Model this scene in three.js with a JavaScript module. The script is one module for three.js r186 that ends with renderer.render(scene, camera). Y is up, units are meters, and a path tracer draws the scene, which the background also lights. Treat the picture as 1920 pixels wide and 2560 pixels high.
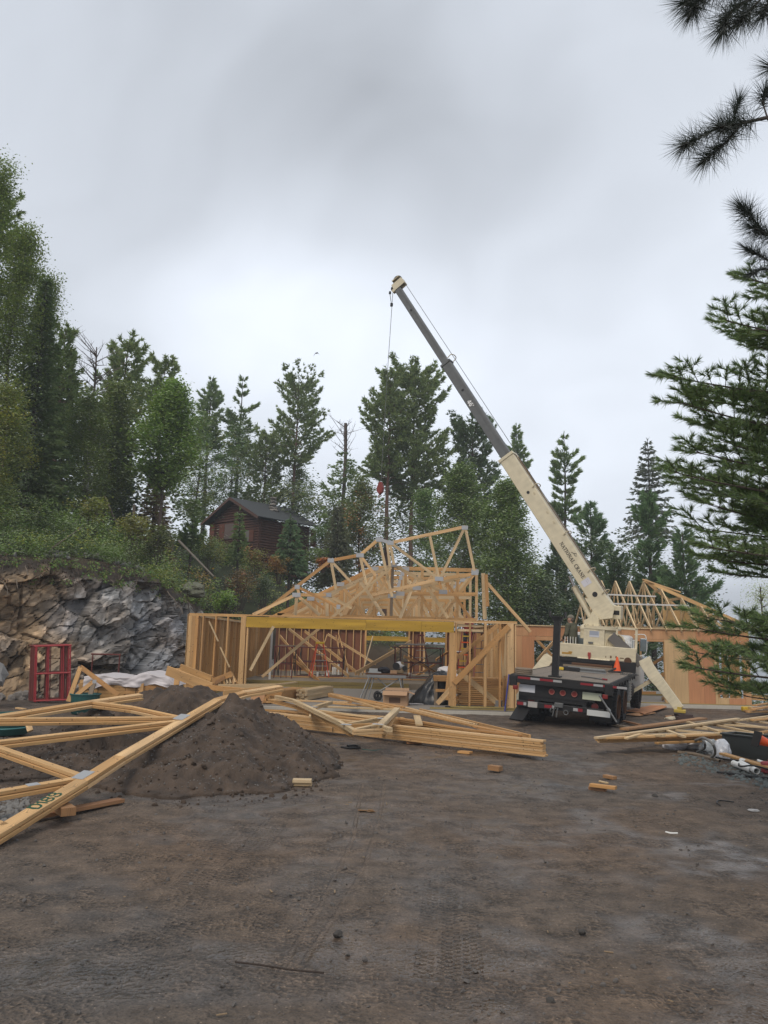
import * as THREE from 'three';
import { mergeGeometries } from 'three/addons/utils/BufferGeometryUtils.js';
import { RoundedBoxGeometry } from 'three/addons/geometries/RoundedBoxGeometry.js';
import { MarchingCubes } from 'three/addons/objects/MarchingCubes.js';
import { ImprovedNoise } from 'three/addons/math/ImprovedNoise.js';

// ---------------------------------------------------------------- camera, sky, sun, exposure
const scene = new THREE.Scene();
const camera = new THREE.PerspectiveCamera(66, 0.75, 0.1, 4000);
camera.position.set(0, 2.0, 0);
camera.rotation.order = 'YXZ';
camera.rotation.set(Math.atan(326 / 1971), 0, 0.026);
camera.updateMatrixWorld(true);
const renderer = new THREE.WebGLRenderer({ antialias: true });
renderer.setSize(768, 1024);
renderer.toneMapping = THREE.LinearToneMapping;
renderer.toneMappingExposure = 1.12;
renderer.shadowMap.enabled = true;
const sun = new THREE.DirectionalLight(0xfff1e0, 1.5);
sun.position.set(-30, 80, 62);
sun.castShadow = true; sun.shadow.radius = 45;
sun.shadow.camera.left = -40; sun.shadow.camera.right = 40; sun.shadow.camera.top = 40; sun.shadow.camera.bottom = -40; sun.shadow.camera.far = 250;
sun.shadow.mapSize.set(2048, 2048);
scene.add(sun);
scene.fog = new THREE.FogExp2(0xd0d6dc, 0.0012);

// ---------------------------------------------------------------- small tools
let seed = 20240917;
const rnd = () => { seed |= 0; seed = seed + 0x6D2B79F5 | 0; let t = Math.imul(seed ^ seed >>> 15, 1 | seed); t = t + Math.imul(t ^ t >>> 7, 61 | t) ^ t; return ((t ^ t >>> 14) >>> 0) / 4294967296; };
const rr = (a, b) => a + (b - a) * rnd();
const gs = () => (rnd() + rnd() + rnd() - 1.5) * 1.15;
const pick = a => a[Math.floor(rnd() * a.length) % a.length];
const V = (x, y, z) => new THREE.Vector3(x, y, z);
const clamp = (x, a, b) => Math.max(a, Math.min(b, x));
const lerp = (a, b, t) => a + (b - a) * t;
const sst = (a, b, x) => { const t = clamp((x - a) / (b - a), 0, 1); return t * t * (3 - 2 * t); };
const UP = V(0, 1, 0);
const IN = new ImprovedNoise();
const noise = (x, y, z = 0) => IN.noise(x + 31.7, y + 11.3, z + 5.1);
function fbm(x, y, z = 0, o = 4) { let s = 0, a = .5; for (let i = 0; i < o; i++) { s += a * noise(x, y, z); x *= 2.03; y *= 2.03; z *= 2.03; a *= .5; } return s; }
// a survey of the site from the camera station: which way a point of the photograph lies, and where that line meets a depth, a level or a plane
const FOC = 1971;
function ray(u, v) { return V((u - 960) / FOC, (1280 - v) / FOC, -1).applyQuaternion(camera.quaternion); }
function atD(u, v, d) { const r = ray(u, v); return r.multiplyScalar(d / -r.z).add(camera.position); }
function atY(u, v, y) { const r = ray(u, v); return r.multiplyScalar((y - camera.position.y) / r.y).add(camera.position); }
function onPlane(u, v, p, n) { const r = ray(u, v); const t = p.clone().sub(camera.position).dot(n) / r.dot(n); return r.multiplyScalar(t).add(camera.position); }
const QI = camera.quaternion.clone().invert();
function proj(p) { const q = p.clone().sub(camera.position).applyQuaternion(QI); return [960 - q.x / q.z * FOC, 1280 + q.y / q.z * FOC]; }
const XD = (u, d) => (u - 960) / FOC * d;      // sideways metres at a depth, near the horizon

const used = {};
function numbered(n) { if (used[n] === undefined) { used[n] = 0; return n; } used[n]++; return n + '_' + String(used[n]).padStart(3, '0'); }
function tag(o, label, category, group) { o.userData.label = label; o.userData.category = category; if (group) o.userData.group = group; return o; }
function thing(name, label, category, p = V(0, 0, 0), group) { const g = new THREE.Group(); g.name = numbered(name); g.position.copy(p); scene.add(g); return tag(g, label, category, group); }
function shade(m) { m.castShadow = true; m.receiveShadow = true; return m; }
function mesh(name, geo, mat, parent) { const m = shade(new THREE.Mesh(geo, mat)); m.name = parent === scene ? numbered(name) : name; parent.add(m); return m; }
function structure(name, geo, mat) { const m = mesh(name, geo, mat, scene); m.userData.kind = 'structure'; return m; }
function stuff(name, geo, mat, label, category) { const m = mesh(name, geo, mat, scene); m.userData.kind = 'stuff'; m.userData.label = label; m.userData.category = category; return m; }
function sub(name, parent) { const g = new THREE.Group(); g.name = name; parent.add(g); return g; }
function wpos(o) { const p = V(0, 0, 0); while (o && o !== scene) { p.add(o.position); o = o.parent; } return p; }   // only for groups that are not turned

// ---------------------------------------------------------------- textures and materials
function dataTex(w, h, f, srgb, rep) {
  const d = new Uint8Array(w * h * 4);
  for (let y = 0; y < h; y++) for (let x = 0; x < w; x++) { const c = f(x / w, y / h, x, y); const i = (y * w + x) * 4; d[i] = clamp(c[0], 0, 1) * 255; d[i + 1] = clamp(c[1], 0, 1) * 255; d[i + 2] = clamp(c[2], 0, 1) * 255; d[i + 3] = 255; }
  const t = new THREE.DataTexture(d, w, h); t.wrapS = t.wrapT = THREE.RepeatWrapping; t.magFilter = THREE.LinearFilter; t.minFilter = THREE.LinearMipmapLinearFilter; t.generateMipmaps = true;
  if (srgb) t.colorSpace = THREE.SRGBColorSpace; if (rep) t.repeat.set(rep[0], rep[1]); t.needsUpdate = true; return t;
}
const tile = (f, u, v, su, sv, z) => {   // noise that closes on itself over the unit square
  const a = f(u * su, v * sv, z), b = f((u - 1) * su, v * sv, z), c = f(u * su, (v - 1) * sv, z), d = f((u - 1) * su, (v - 1) * sv, z);
  return lerp(lerp(a, b, u), lerp(c, d, u), v);
};
const knots = []; for (let i = 0; i < 24; i++) knots.push([rnd(), rnd(), rr(.005, .014)]);
const woodTex = dataTex(512, 256, (u, v) => {
  let w = 0, k = 0;
  for (const q of knots) { let dx = Math.abs(u - q[0]); dx = Math.min(dx, 1 - dx) * 2.0; let dy = Math.abs(v - q[1]); dy = Math.min(dy, 1 - dy) * .4; const r = Math.hypot(dx, dy); if (r < q[2] * 1.2) k = Math.max(k, sst(q[2] * 1.2, q[2] * .4, r)); w += .5 * Math.exp(-(dx * dx) / .006 - (dy * dy) / .0012); }
  const g = .5 + .5 * Math.sin((v * 26 + tile(noise, u, v, 3, 5, 2) * 2.4 + w * 3) * 6.28);
  const f = tile(noise, u, v, 6, 90, 7) * .5;
  const b = .85 + .17 * (g - .5) + .12 * f + .22 * tile(noise, u, v, 2, 4, 11);
  const e = 1 - k * .62;
  return [b * e, b * (e - k * .04) * (.985 - .03 * g), b * (e - .05 * k) * (.95 - .06 * g)];
}, true, [1 / 2, 1 / .4]);
const plyTex = dataTex(512, 512, (u, v) => {
  const g = tile(noise, u, v, 30, 3, 2) * .5 + tile(noise, u, v, 90, 5, 9) * .35;
  const k = sst(.60, .75, tile(noise, u, v, 26, 20, 4) + .1);
  const b = .88 + .12 * g + .1 * tile(noise, u, v, 4, 2, 5) - .35 * k;
  return [b, b * .99, b * .97];
}, true, [1 / 1.6, 1 / 2.4]);
const dirtyTex = dataTex(512, 512, (u, v) => { const a = tile((x, y, z) => fbm(x, y, z, 5), u, v, 5, 5, 3), s = tile(noise, u, v, 22, 3, 5); const b = .93 + .12 * a + .05 * s; return [b, b * .985, b * .96]; }, true, [1, 1]);
const grainBump = dataTex(256, 256, (u, v) => { const a = .5 + .5 * tile((x, y, z) => fbm(x, y, z, 4), u, v, 14, 14, 3); return [a, a, a]; }, false, [2, 2]);
const std = (r, g, b, o = {}) => { const m = new THREE.MeshStandardMaterial({ roughness: .85, metalness: 0, ...o }); m.color.setRGB(r, g, b); return m; };
const woodCols = [[.80, .53, .265], [.74, .465, .215], [.88, .62, .35], [.66, .40, .18], [.80, .50, .225], [.70, .40, .16]];
const WOOD = woodCols.map(c => std(...c, { map: woodTex, roughness: .75 }));
const PALE = [[.78, .62, .40], [.74, .57, .35], [.80, .65, .44]].map(c => std(...c, { map: woodTex, roughness: .75 }));
const WARM = [[.62, .36, .15], [.66, .40, .17], [.56, .31, .12]].map(c => std(...c, { map: woodTex, roughness: .72 }));   // damp boards
const DAMP = [[.38, .20, .10], [.44, .25, .12]].map(c => std(...c, { map: woodTex, roughness: .65 }));
const TREATED = std(.40, .33, .13, { map: woodTex, roughness: .8 });
const GREYWOOD = std(.30, .25, .20, { map: woodTex });
const HEADER = std(.62, .40, .045, { map: woodTex, roughness: .6 });
const PLY = [[.66, .32, .16], [.70, .39, .20], [.60, .28, .14], [.72, .50, .27], [.64, .36, .18]].map(c => std(...c, { map: plyTex, roughness: .8 }));
const PLYIN = [[.62, .41, .18], [.58, .37, .16]].map(c => std(...c, { map: plyTex, roughness: .8 }));
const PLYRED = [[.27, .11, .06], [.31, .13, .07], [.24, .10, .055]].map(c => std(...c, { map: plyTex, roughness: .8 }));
const GALV = std(.36, .38, .40, { metalness: .6, roughness: .5, map: dirtyTex });
const PLATE = std(.42, .43, .44, { metalness: .35, roughness: .6 });
const STEEL = std(.15, .16, .168, { metalness: .35, roughness: .55, map: dirtyTex });
const CREAM = std(.74, .68, .51, { roughness: .45, map: dirtyTex });
const CREAMD = std(.62, .55, .39, { roughness: .5, map: dirtyTex });
const WHITEP = std(.72, .73, .74, { roughness: .35, map: dirtyTex, side: THREE.DoubleSide });
const BLACK = std(.011, .011, .012, { roughness: .55, map: dirtyTex });
const BLACKM = std(.02, .02, .021, { roughness: .75, map: dirtyTex });
const RUBBER = std(.022, .022, .023, { roughness: .9, bumpMap: grainBump, bumpScale: .003 });
const RUSTY = std(.13, .065, .035, { roughness: .9, map: dirtyTex });
const REDSC = std(.34, .02, .028, { roughness: .5, map: dirtyTex });
const REDDARK = std(.15, .03, .025, { roughness: .7, map: dirtyTex });
const LADDER = std(.55, .07, .025, { roughness: .55 });
const YELLOW = std(.62, .42, .03, { roughness: .6 });
const REFR = std(.24, .015, .022, { roughness: .4 });
const REFW = std(.36, .36, .36, { roughness: .4 });
const ORANGE = std(.80, .10, .015, { roughness: .5 });
const GLASS = new THREE.MeshPhysicalMaterial({ roughness: .05, transmission: .6, thickness: 0, color: 0xb8c6cc });
const PVC = std(.75, .75, .72, { roughness: .4 });
const CONC = std(.30, .285, .27, { roughness: .55, map: dirtyTex, bumpMap: grainBump, bumpScale: .002 });
const CONCEDGE = std(.58, .57, .53, { roughness: .85, map: dirtyTex, bumpMap: grainBump, bumpScale: .004 });
const TARPW = std(.62, .60, .60, { roughness: .45, side: THREE.DoubleSide });
const TARPB = std(.015, .016, .018, { roughness: .3, side: THREE.DoubleSide });
const TEAL = std(.03, .13, .13, { roughness: .5, map: dirtyTex, side: THREE.DoubleSide });
const CARD = std(.42, .26, .15, { roughness: .9, side: THREE.DoubleSide });
const LOG = std(.105, .04, .028, { roughness: .8, map: woodTex });
const SHINGLE = std(.055, .062, .066, { roughness: .95, bumpMap: grainBump, bumpScale: .01 });
const SHUTTER = std(.17, .055, .03, { roughness: .8, map: woodTex });
const STONE = std(.22, .20, .18, { roughness: .95, bumpMap: grainBump, bumpScale: .02 });
const BARK = std(.085, .062, .05, { roughness: .95, bumpMap: grainBump, bumpScale: .02 });
const BARKRED = std(.13, .075, .05, { roughness: .95, bumpMap: grainBump, bumpScale: .02 });
const BIRCH = std(.42, .40, .36, { roughness: .85, map: dirtyTex });
const LEAF = new THREE.MeshPhysicalMaterial({ vertexColors: true, roughness: .9, transmission: .5, thickness: 0, side: THREE.DoubleSide });
const NEEDLE = new THREE.MeshPhysicalMaterial({ vertexColors: true, roughness: .9, transmission: .42, thickness: 0, side: THREE.DoubleSide });
const BARKV = new THREE.MeshStandardMaterial({ vertexColors: true, roughness: .9, side: THREE.DoubleSide });

// ---------------------------------------------------------------- boards, rods, boxes
function boxUV(g, L, W, T, ou, ov) {
  const p = g.attributes.position, n = g.attributes.normal, uv = g.attributes.uv;
  for (let i = 0; i < p.count; i++) {
    const ax = Math.abs(n.getX(i)), ay = Math.abs(n.getY(i));
    if (ax > .9) uv.setXY(i, p.getZ(i) * .1 + ou, p.getY(i) + ov);
    else if (ay > .9) uv.setXY(i, p.getX(i) + ou, p.getZ(i) + ov + .13);
    else uv.setXY(i, p.getX(i) + ou, p.getY(i) + ov);
  }
  return g;
}
function frameOf(a, b, up) { const X = b.clone().sub(a), L = X.length(); X.normalize(); let Y = (up || UP).clone(); if (Math.abs(Y.dot(X)) > .98) Y = V(1, 0, 0); Y.addScaledVector(X, -Y.dot(X)).normalize(); const Z = X.clone().cross(Y); return { X, Y, Z, L }; }
// a board from a to b (world points): w metres across along the up direction, t metres thick
function boardGeo(a, b, w, t, up, round) {
  const { X, Y, Z, L } = frameOf(a, b, up);
  const g = boxUV(round ? new RoundedBoxGeometry(L, w, t, 1, .005) : new THREE.BoxGeometry(L, w, t), L, w, t, rnd() * 7, rnd() * 3);
  g.applyMatrix4(new THREE.Matrix4().makeBasis(X, Y, Z).setPosition(a.clone().add(b).multiplyScalar(.5)));
  return g;
}
function board(parent, name, a, b, w, t, mat, up, round) {
  const g = boardGeo(a, b, w, t, up, round); const o = parent === scene ? V(0, 0, 0) : wpos(parent); g.translate(-o.x, -o.y, -o.z);
  return mesh(name, g, mat, parent);
}
function rodGeo(a, b, r, r2 = r, n = 8) { const { X, Y, Z, L } = frameOf(a, b); const g = new THREE.CylinderGeometry(r2, r, L, n, 1); g.applyMatrix4(new THREE.Matrix4().makeBasis(Y, X, Z.negate()).setPosition(a.clone().add(b).multiplyScalar(.5))); return g; }
function bx(x, y, z, sx, sy, sz, r = 0) { const g = r ? new RoundedBoxGeometry(sx, sy, sz, 2, r) : boxUV(new THREE.BoxGeometry(sx, sy, sz), sx, sy, sz, rnd() * 3, rnd() * 3); g.translate(x, y, z); return g; }
function tubeGeo(pts, r, seg = 24, n = 6) { return new THREE.TubeGeometry(new THREE.CatmullRomCurve3(pts), seg, r, n, false); }
function mg(list) { return mergeGeometries(list.map(g => { const q = g.index ? g.toNonIndexed() : g; for (const k of Object.keys(q.attributes)) if (!['position', 'normal', 'uv'].includes(k)) q.deleteAttribute(k); return q; })); }
function centreBase(list) { const b = new THREE.Box3(); for (const p of list) b.expandByPoint(p); const c = b.getCenter(V(0, 0, 0)); c.y = b.min.y; return c; }
// triangles gathered into one mesh with vertex colours
class Tri {
  constructor(n = 4096) { this.n = 0; this.p = new Float32Array(n * 9); this.c = new Float32Array(n * 9); }
  t(ax, ay, az, bx_, by, bz, cx, cy, cz, r, g, b) {
    if (this.n * 9 + 9 > this.p.length) { const p = new Float32Array(this.p.length * 2); p.set(this.p); this.p = p; const c = new Float32Array(this.c.length * 2); c.set(this.c); this.c = c; }
    const i = this.n * 9, p = this.p, c = this.c; p[i] = ax; p[i + 1] = ay; p[i + 2] = az; p[i + 3] = bx_; p[i + 4] = by; p[i + 5] = bz; p[i + 6] = cx; p[i + 7] = cy; p[i + 8] = cz;
    c[i] = c[i + 3] = c[i + 6] = r; c[i + 1] = c[i + 4] = c[i + 7] = g; c[i + 2] = c[i + 5] = c[i + 8] = b; this.n++;
  }
  geo() { const g = new THREE.BufferGeometry(); g.setAttribute('position', new THREE.BufferAttribute(this.p.slice(0, this.n * 9), 3)); g.setAttribute('color', new THREE.BufferAttribute(this.c.slice(0, this.n * 9), 3)); g.computeVertexNormals(); return g; }
}
// ---------------------------------------------------------------- overcast sky
{
  const W = 1024, H = 512, d = new Float32Array(W * H * 4);
  const LOBES = [[780, 830, .012, .34], [560, 640, .006, .14], [1250, 760, .015, .10], [860, 330, .012, -.26], [420, 520, .006, -.16], [1330, 560, .010, -.14], [200, 250, .012, .10], [1500, 1050, .008, -.10]].map(q => [ray(q[0], q[1]).normalize(), q[2], q[3]]);
  for (let j = 0; j < H; j++) for (let i = 0; i < W; i++) {
    const ph = ((i + .5) / W - .5) * 2 * Math.PI, th = ((j + .5) / H - .5) * Math.PI;
    const x = Math.cos(ph) * Math.cos(th), y = Math.sin(th), z = Math.sin(ph) * Math.cos(th);
    const yy = Math.max(y, -.05) + .34; const px = x / yy, pz = z / yy;      // a flat cloud sheet seen from below
    const wx = fbm(px * .9 + 4, pz * .9, 2.2, 4) * .9, wz = fbm(px * .9, pz * .9 + 9, 6.1, 4) * .9;
    let c = fbm(px * .95 + wx + 1.3, pz * .95 + wz + 2.1, .7, 5) * 1.0 + .34 * fbm(px * 2.7 + wx * 1.6, pz * 2.7 + wz * 1.6, 3.3, 5);
    let t = clamp(.50 + c * 1.25, 0, 1);
    t = t * .70 + .30 * sst(.75, .15, y);
    for (const [q, w, a] of LOBES) { const k = q.x * x + q.y * y + q.z * z; t += a * Math.exp((k - 1) / w); }
    t = clamp(t, 0, 1); const L = lerp(.45, .98, t);
    let r = L * .92, g = L * .985, b = L * 1.09;
    if (y < 0) { const k = sst(0, -.12, y); r = lerp(r, .16, k); g = lerp(g, .155, k); b = lerp(b, .145, k); }
    const q = (j * W + i) * 4; d[q] = r; d[q + 1] = g; d[q + 2] = b; d[q + 3] = 1;
  }
  const t = new THREE.DataTexture(d, W, H, THREE.RGBAFormat, THREE.FloatType); t.mapping = THREE.EquirectangularReflectionMapping; t.magFilter = THREE.LinearFilter; t.minFilter = THREE.LinearFilter; t.wrapS = THREE.RepeatWrapping; t.needsUpdate = true;
  scene.background = t; scene.environment = t;
}

// ---------------------------------------------------------------- the lie of the land
// foot of the rock cut and of the wooded slope in plan (x, depth), with cut height and slope behind
const FOOT = [[-26, 15, 4.2, .16], [-16, 21.5, 4.3, .16], [-12.2, 25.2, 4.35, .18], [-9.4, 27.6, 4.5, .2], [-7.7, 29.8, 3.9, .36], [-6.9, 34, 2.8, .46], [-6.4, 45.4, 1.9, .5], [-2.5, 47.6, 1.6, .45], [4, 52, 1.0, .24], [13, 60, .3, .08], [30, 80, .1, .03]];
function hillAt(x, d) {                       // [height, distance behind the foot line or negative]
  let best = 1e9, sg = 1, cut = 0, sl = 0;
  for (let i = 0; i < FOOT.length - 1; i++) {
    const a = FOOT[i], b = FOOT[i + 1]; const ex = b[0] - a[0], ey = b[1] - a[1]; const q = clamp(((x - a[0]) * ex + (d - a[1]) * ey) / (ex * ex + ey * ey), 0, 1);
    const dx = x - a[0] - ex * q, dy = d - a[1] - ey * q, r = Math.hypot(dx, dy);
    if (r < best) { best = r; sg = ex * dy - ey * dx > 0 ? 1 : -1; cut = lerp(a[2], b[2], q); sl = lerp(a[3], b[3], q); }
  }
  const s = best * sg; if (s < 0) return [-1, s];
  return [cut * sst(-.1, .9, s) + sl * Math.min(s, 14) + .08 * Math.max(0, Math.min(s - 14, 30)) + .35 * fbm(x * .22, d * .22, 1.5, 3) * sst(1, 4, s), s];
}
function groundAt(x, d) {
  let h = .05 * fbm(x * .35, d * .35, 3.3, 3) + .028 * fbm(x * 1.7, d * 1.7, 8.1, 3);
  h *= 1 - .8 * sst(22.2, 23.2, d) * sst(-8, -7, x) * sst(16, 15, x);
  h -= 3.6 * sst(9, 26, x - (d < 30 ? 6 : 0)) * sst(33, 60, d);      // falls away to the lake
  h -= 1.6 * sst(14, 22, x) * sst(20, 30, d);
  return h;
}
const landAt = (x, d) => Math.max(groundAt(x, d), hillAt(x, d)[0]);

// mud: churned, damp, with tyre marks (plan texture 16 m square, laid mirrored beyond it)
const tracks = [];
for (const [w, pts] of [[.30, [[640, 2040], [520, 2160], [330, 2370], [140, 2500], [40, 2560]]], [.28, [[700, 2040], [590, 2170], [420, 2370], [330, 2500]]], [.26, [[1110, 2050], [1100, 2180], [1092, 2330], [1086, 2440]]], [.26, [[1150, 2050], [1150, 2180], [1152, 2330], [1156, 2520]]], [.2, [[745, 2180], [660, 2320], [600, 2420]]], [.2, [[860, 2180], [800, 2290], [740, 2400]]], [.24, [[1330, 2000], [1310, 2100]]]])
  tracks.push([w, pts.map(p => { const q = atY(p[0], p[1], 0); return [q.x, -q.z]; })]);
const smear = [[[905, 1960], [880, 2100], [800, 2260], [690, 2440]], [[960, 1960], [945, 2060], [905, 2180], [760, 2400]]].map(l => l.map(p => { const q = atY(p[0], p[1], 0); return [q.x, -q.z]; }));
const GW = 2048, GS = 16, G0X = -8, G0D = 3.6;
const mudH = new Float32Array(GW * GW), mudT = new Float32Array(GW * GW), mudWet = new Float32Array(GW * GW);
{
  for (let j = 0; j < GW; j++) for (let i = 0; i < GW; i++) {
    const x = G0X + i / GW * GS, d = G0D + j / GW * GS, k = j * GW + i;
    const a = fbm(x * .8, d * .8, 1, 4), b = fbm(x * 4.5, d * 4.5, 2, 4), c = noise(x * 26, d * 26, 3), e = noise(x * 60, d * 60, 4);
    const crumb = sst(.05, .35, fbm(x * 2.2, d * 2.2, 6, 3) + .12);
    const gr = rnd(), spk = gr > .9965 ? .8 : gr < .012 ? -.5 : 0;
    mudH[k] = .5 + .22 * a + .34 * b * (.5 + crumb) + (.26 * c + .22 * e) * (.35 + crumb) + .1 * (rnd() - .5);
    mudT[k] = a * .18 + b * .46 + (.3 * c + .26 * e) * (.4 + .8 * crumb) + .22 * (rnd() - .5) + spk;
    mudWet[k] = sst(.0, .3, -a + .3 * fbm(x * .5, d * .5, 9, 3) + .26 * sst(5, 1, Math.abs(x - .3)) - .12) * (1 - .6 * crumb); mudH[k] = .5 + (mudH[k] - .5) * (1 - .45 * mudWet[k]);
  }
  const stamp = (pts, w, fn) => {
    for (let s = 0; s < pts.length - 1; s++) {
      const a = pts[s], b = pts[s + 1], L = Math.hypot(b[0] - a[0], b[1] - a[1]), n = Math.ceil(L / .006);
      for (let q = 0; q < n; q++) {
        const x = lerp(a[0], b[0], q / n), d = lerp(a[1], b[1], q / n), nx = -(b[1] - a[1]) / L, nd = (b[0] - a[0]) / L;
        for (let o = -w / 2; o <= w / 2; o += .006) { const i = Math.round((x + nx * o - G0X) / GS * GW), j = Math.round((d + nd * o - G0D) / GS * GW); if (i >= 0 && j >= 0 && i < GW && j < GW) fn(j * GW + i, s * 13 + q / n * L, o / w * 2, x, d); }
      }
    }
  };
  for (const [w, pts] of tracks) stamp(pts, w, (k, s, o, x, d) => {
    const fade = .2 + .7 * sst(-.1, .4, fbm(x * 1.1, d * 1.1, 21, 3) + .6 * fbm(x * 6, d * 6, 22, 3) + .1); const oo = Math.abs(o), row = Math.floor(oo * 2.6), lug = Math.sin(s * 6.283 / .062 + Math.sign(o) * 1.4 + row * 2.3) > .2 && (oo * 2.6) % 1 > .22 ? 1 : 0;
    const lg2 = lug ? rr(.5, 1) : 0; mudH[k] -= fade * (lug ? .2 * lg2 : .03); mudT[k] -= fade * (lug ? .10 * lg2 : .005); mudWet[k] = Math.max(mudWet[k], fade * .12);
  });
  for (const l of smear) stamp(l, .05, (k, s, o) => { mudH[k] -= .22 * (1 - o * o); mudT[k] += .10; });
}
function mudTex(fn, srgb) {
  const dta = new Uint8Array(GW * GW * 4);
  for (let k = 0; k < GW * GW; k++) { const c = fn(k); dta[k * 4] = clamp(c[0], 0, 1) * 255; dta[k * 4 + 1] = clamp(c[1], 0, 1) * 255; dta[k * 4 + 2] = clamp(c[2], 0, 1) * 255; dta[k * 4 + 3] = 255; }
  const t = new THREE.DataTexture(dta, GW, GW); t.wrapS = t.wrapT = THREE.RepeatWrapping; t.magFilter = THREE.LinearFilter; t.minFilter = THREE.LinearMipmapLinearFilter; t.generateMipmaps = true; if (srgb) t.colorSpace = THREE.SRGBColorSpace; t.needsUpdate = true; return t;
}
const MUD = new THREE.MeshStandardMaterial({
  map: mudTex(k => { const v = clamp(.42 + .42 * mudT[k], .10, .80), w = mudWet[k]; const i = k % GW, j = (k / GW) | 0; const br = noise(i / GW * 7, j / GW * 7, 40) * .03; return [v * (1.03 - .03 * w) + br, v * (.945 - .005 * w), v * (.86 + .035 * w) - br]; }, true),
  bumpMap: mudTex(k => { const h = mudH[k]; return [h, h, h]; }), bumpScale: .075,
  roughnessMap: mudTex(k => { const q = .9 - .62 * mudWet[k]; return [q, q, q]; }), roughness: 1, metalness: 0,
});
MUD.color.setRGB(.66, .585, .515);
{
  const xs = [], ds = [];
  for (const q of [-400, -250, -150, -100, -70, -52, -40, -32, -26, -22, -18, -15, -13]) xs.push(q); for (let x = -11; x <= 11.001; x += .065) xs.push(x); for (const q of [12, 13.5, 15, 17, 19, 21, 23, 26, 30, 36, 44, 55, 75, 110, 160, 250, 400]) xs.push(q);
  for (const q of [-40, -20, -8, -3, 0, 1.5, 2.6, 3.2]) ds.push(q); let dd = 3.6; while (dd < 24) { ds.push(dd); dd += .045 + (dd - 3.6) * .0055; } while (dd < 90) { ds.push(dd); dd *= 1.03; } for (const q of [100, 120, 150]) ds.push(q);
  const nx = xs.length, nd = ds.length, p = new Float32Array(nx * nd * 3), uv = new Float32Array(nx * nd * 2), idx = [];
  const mir = t => { t = ((t % 2) + 2) % 2; return t > 1 ? 2 - t : t; };
  for (let j = 0; j < nd; j++) for (let i = 0; i < nx; i++) {
    const k = j * nx + i, x = xs[i], d = ds[j]; p[k * 3] = x; p[k * 3 + 2] = -d;
    p[k * 3 + 1] = groundAt(x, d) + (d < 24 && Math.abs(x) < 12 ? .03 * fbm(x * 3.2, d * 3.2, 12, 4) : 0);
    uv[k * 2] = mir((x - G0X) / GS); uv[k * 2 + 1] = mir((d - G0D) / GS);
  }
  for (let j = 0; j < nd - 1; j++) for (let i = 0; i < nx - 1; i++) { const a = j * nx + i, b = a + 1, c = a + nx, e = c + 1; idx.push(a, b, e, a, e, c); }
  const g = new THREE.BufferGeometry(); g.setAttribute('position', new THREE.BufferAttribute(p, 3)); g.setAttribute('uv', new THREE.BufferAttribute(uv, 2)); g.setIndex(idx); g.computeVertexNormals();
  structure('ground', g, MUD);
}
// lake and far shore
{ const g = new THREE.PlaneGeometry(3000, 2500); g.rotateX(-Math.PI / 2); g.translate(300, -2.6, -1300); structure('lake', g, std(.10, .12, .14, { roughness: .22 })); }
{
  const t = new Tri(); const N = 120; let px = -900, ph = 40;
  for (let i = 1; i <= N; i++) { const x = -900 + i * 22, h = 34 + 26 * fbm(x * .004, 2, 3, 4) + 12 * fbm(x * .03, 5, 3, 3); const z = -1500 + 60 * Math.sin(x * .003); t.t(px, -6, z, x, -6, z, x, h, z - 90, .04, .055, .045); t.t(px, -6, z, x, h, z - 90, px, ph, z - 90, .04, .055, .045); t.t(px, ph, z - 90, x, h, z - 90, x, -6, z - 400, .04, .055, .045); px = x; ph = h; }
  structure('far_hills', t.geo(), BARKV);
}
// wooded slope
const DUFF = new THREE.MeshStandardMaterial({ vertexColors: true, roughness: .95, bumpMap: grainBump, bumpScale: .05 });
{
  const nx = 150, nd = 130, p = [], c = [], idx = [], ok = [];
  for (let j = 0; j <= nd; j++) for (let i = 0; i <= nx; i++) {
    const x = -44 + i / nx * 66, d = 13 + Math.pow(j / nd, 1.15) * 85; const [h, s] = hillAt(x, d); ok.push(s > .25);
    p.push(x, s > 0 ? h - .06 : -.6, -d); const q = fbm(x * .6, d * .6, 4, 3), edge = sst(3.2, .5, s); c.push(lerp(.045, .085, edge) * (1 + q), lerp(.055, .062, edge) * (1 + q), lerp(.022, .042, edge) * (1 + q));
  }
  for (let j = 0; j < nd; j++) for (let i = 0; i < nx; i++) { const a = j * (nx + 1) + i, b = a + 1, e = a + nx + 1, f = e + 1; if (ok[a] || ok[b] || ok[e] || ok[f]) idx.push(a, b, f, a, f, e); }
  const g = new THREE.BufferGeometry(); g.setAttribute('position', new THREE.Float32BufferAttribute(p, 3)); g.setAttribute('color', new THREE.Float32BufferAttribute(c, 3)); g.setAttribute('uv', new THREE.Float32BufferAttribute(p.filter((_, i) => i % 3 !== 1), 2)); g.setIndex(idx); g.computeVertexNormals();
  structure('hillside', g, DUFF);
}
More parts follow.
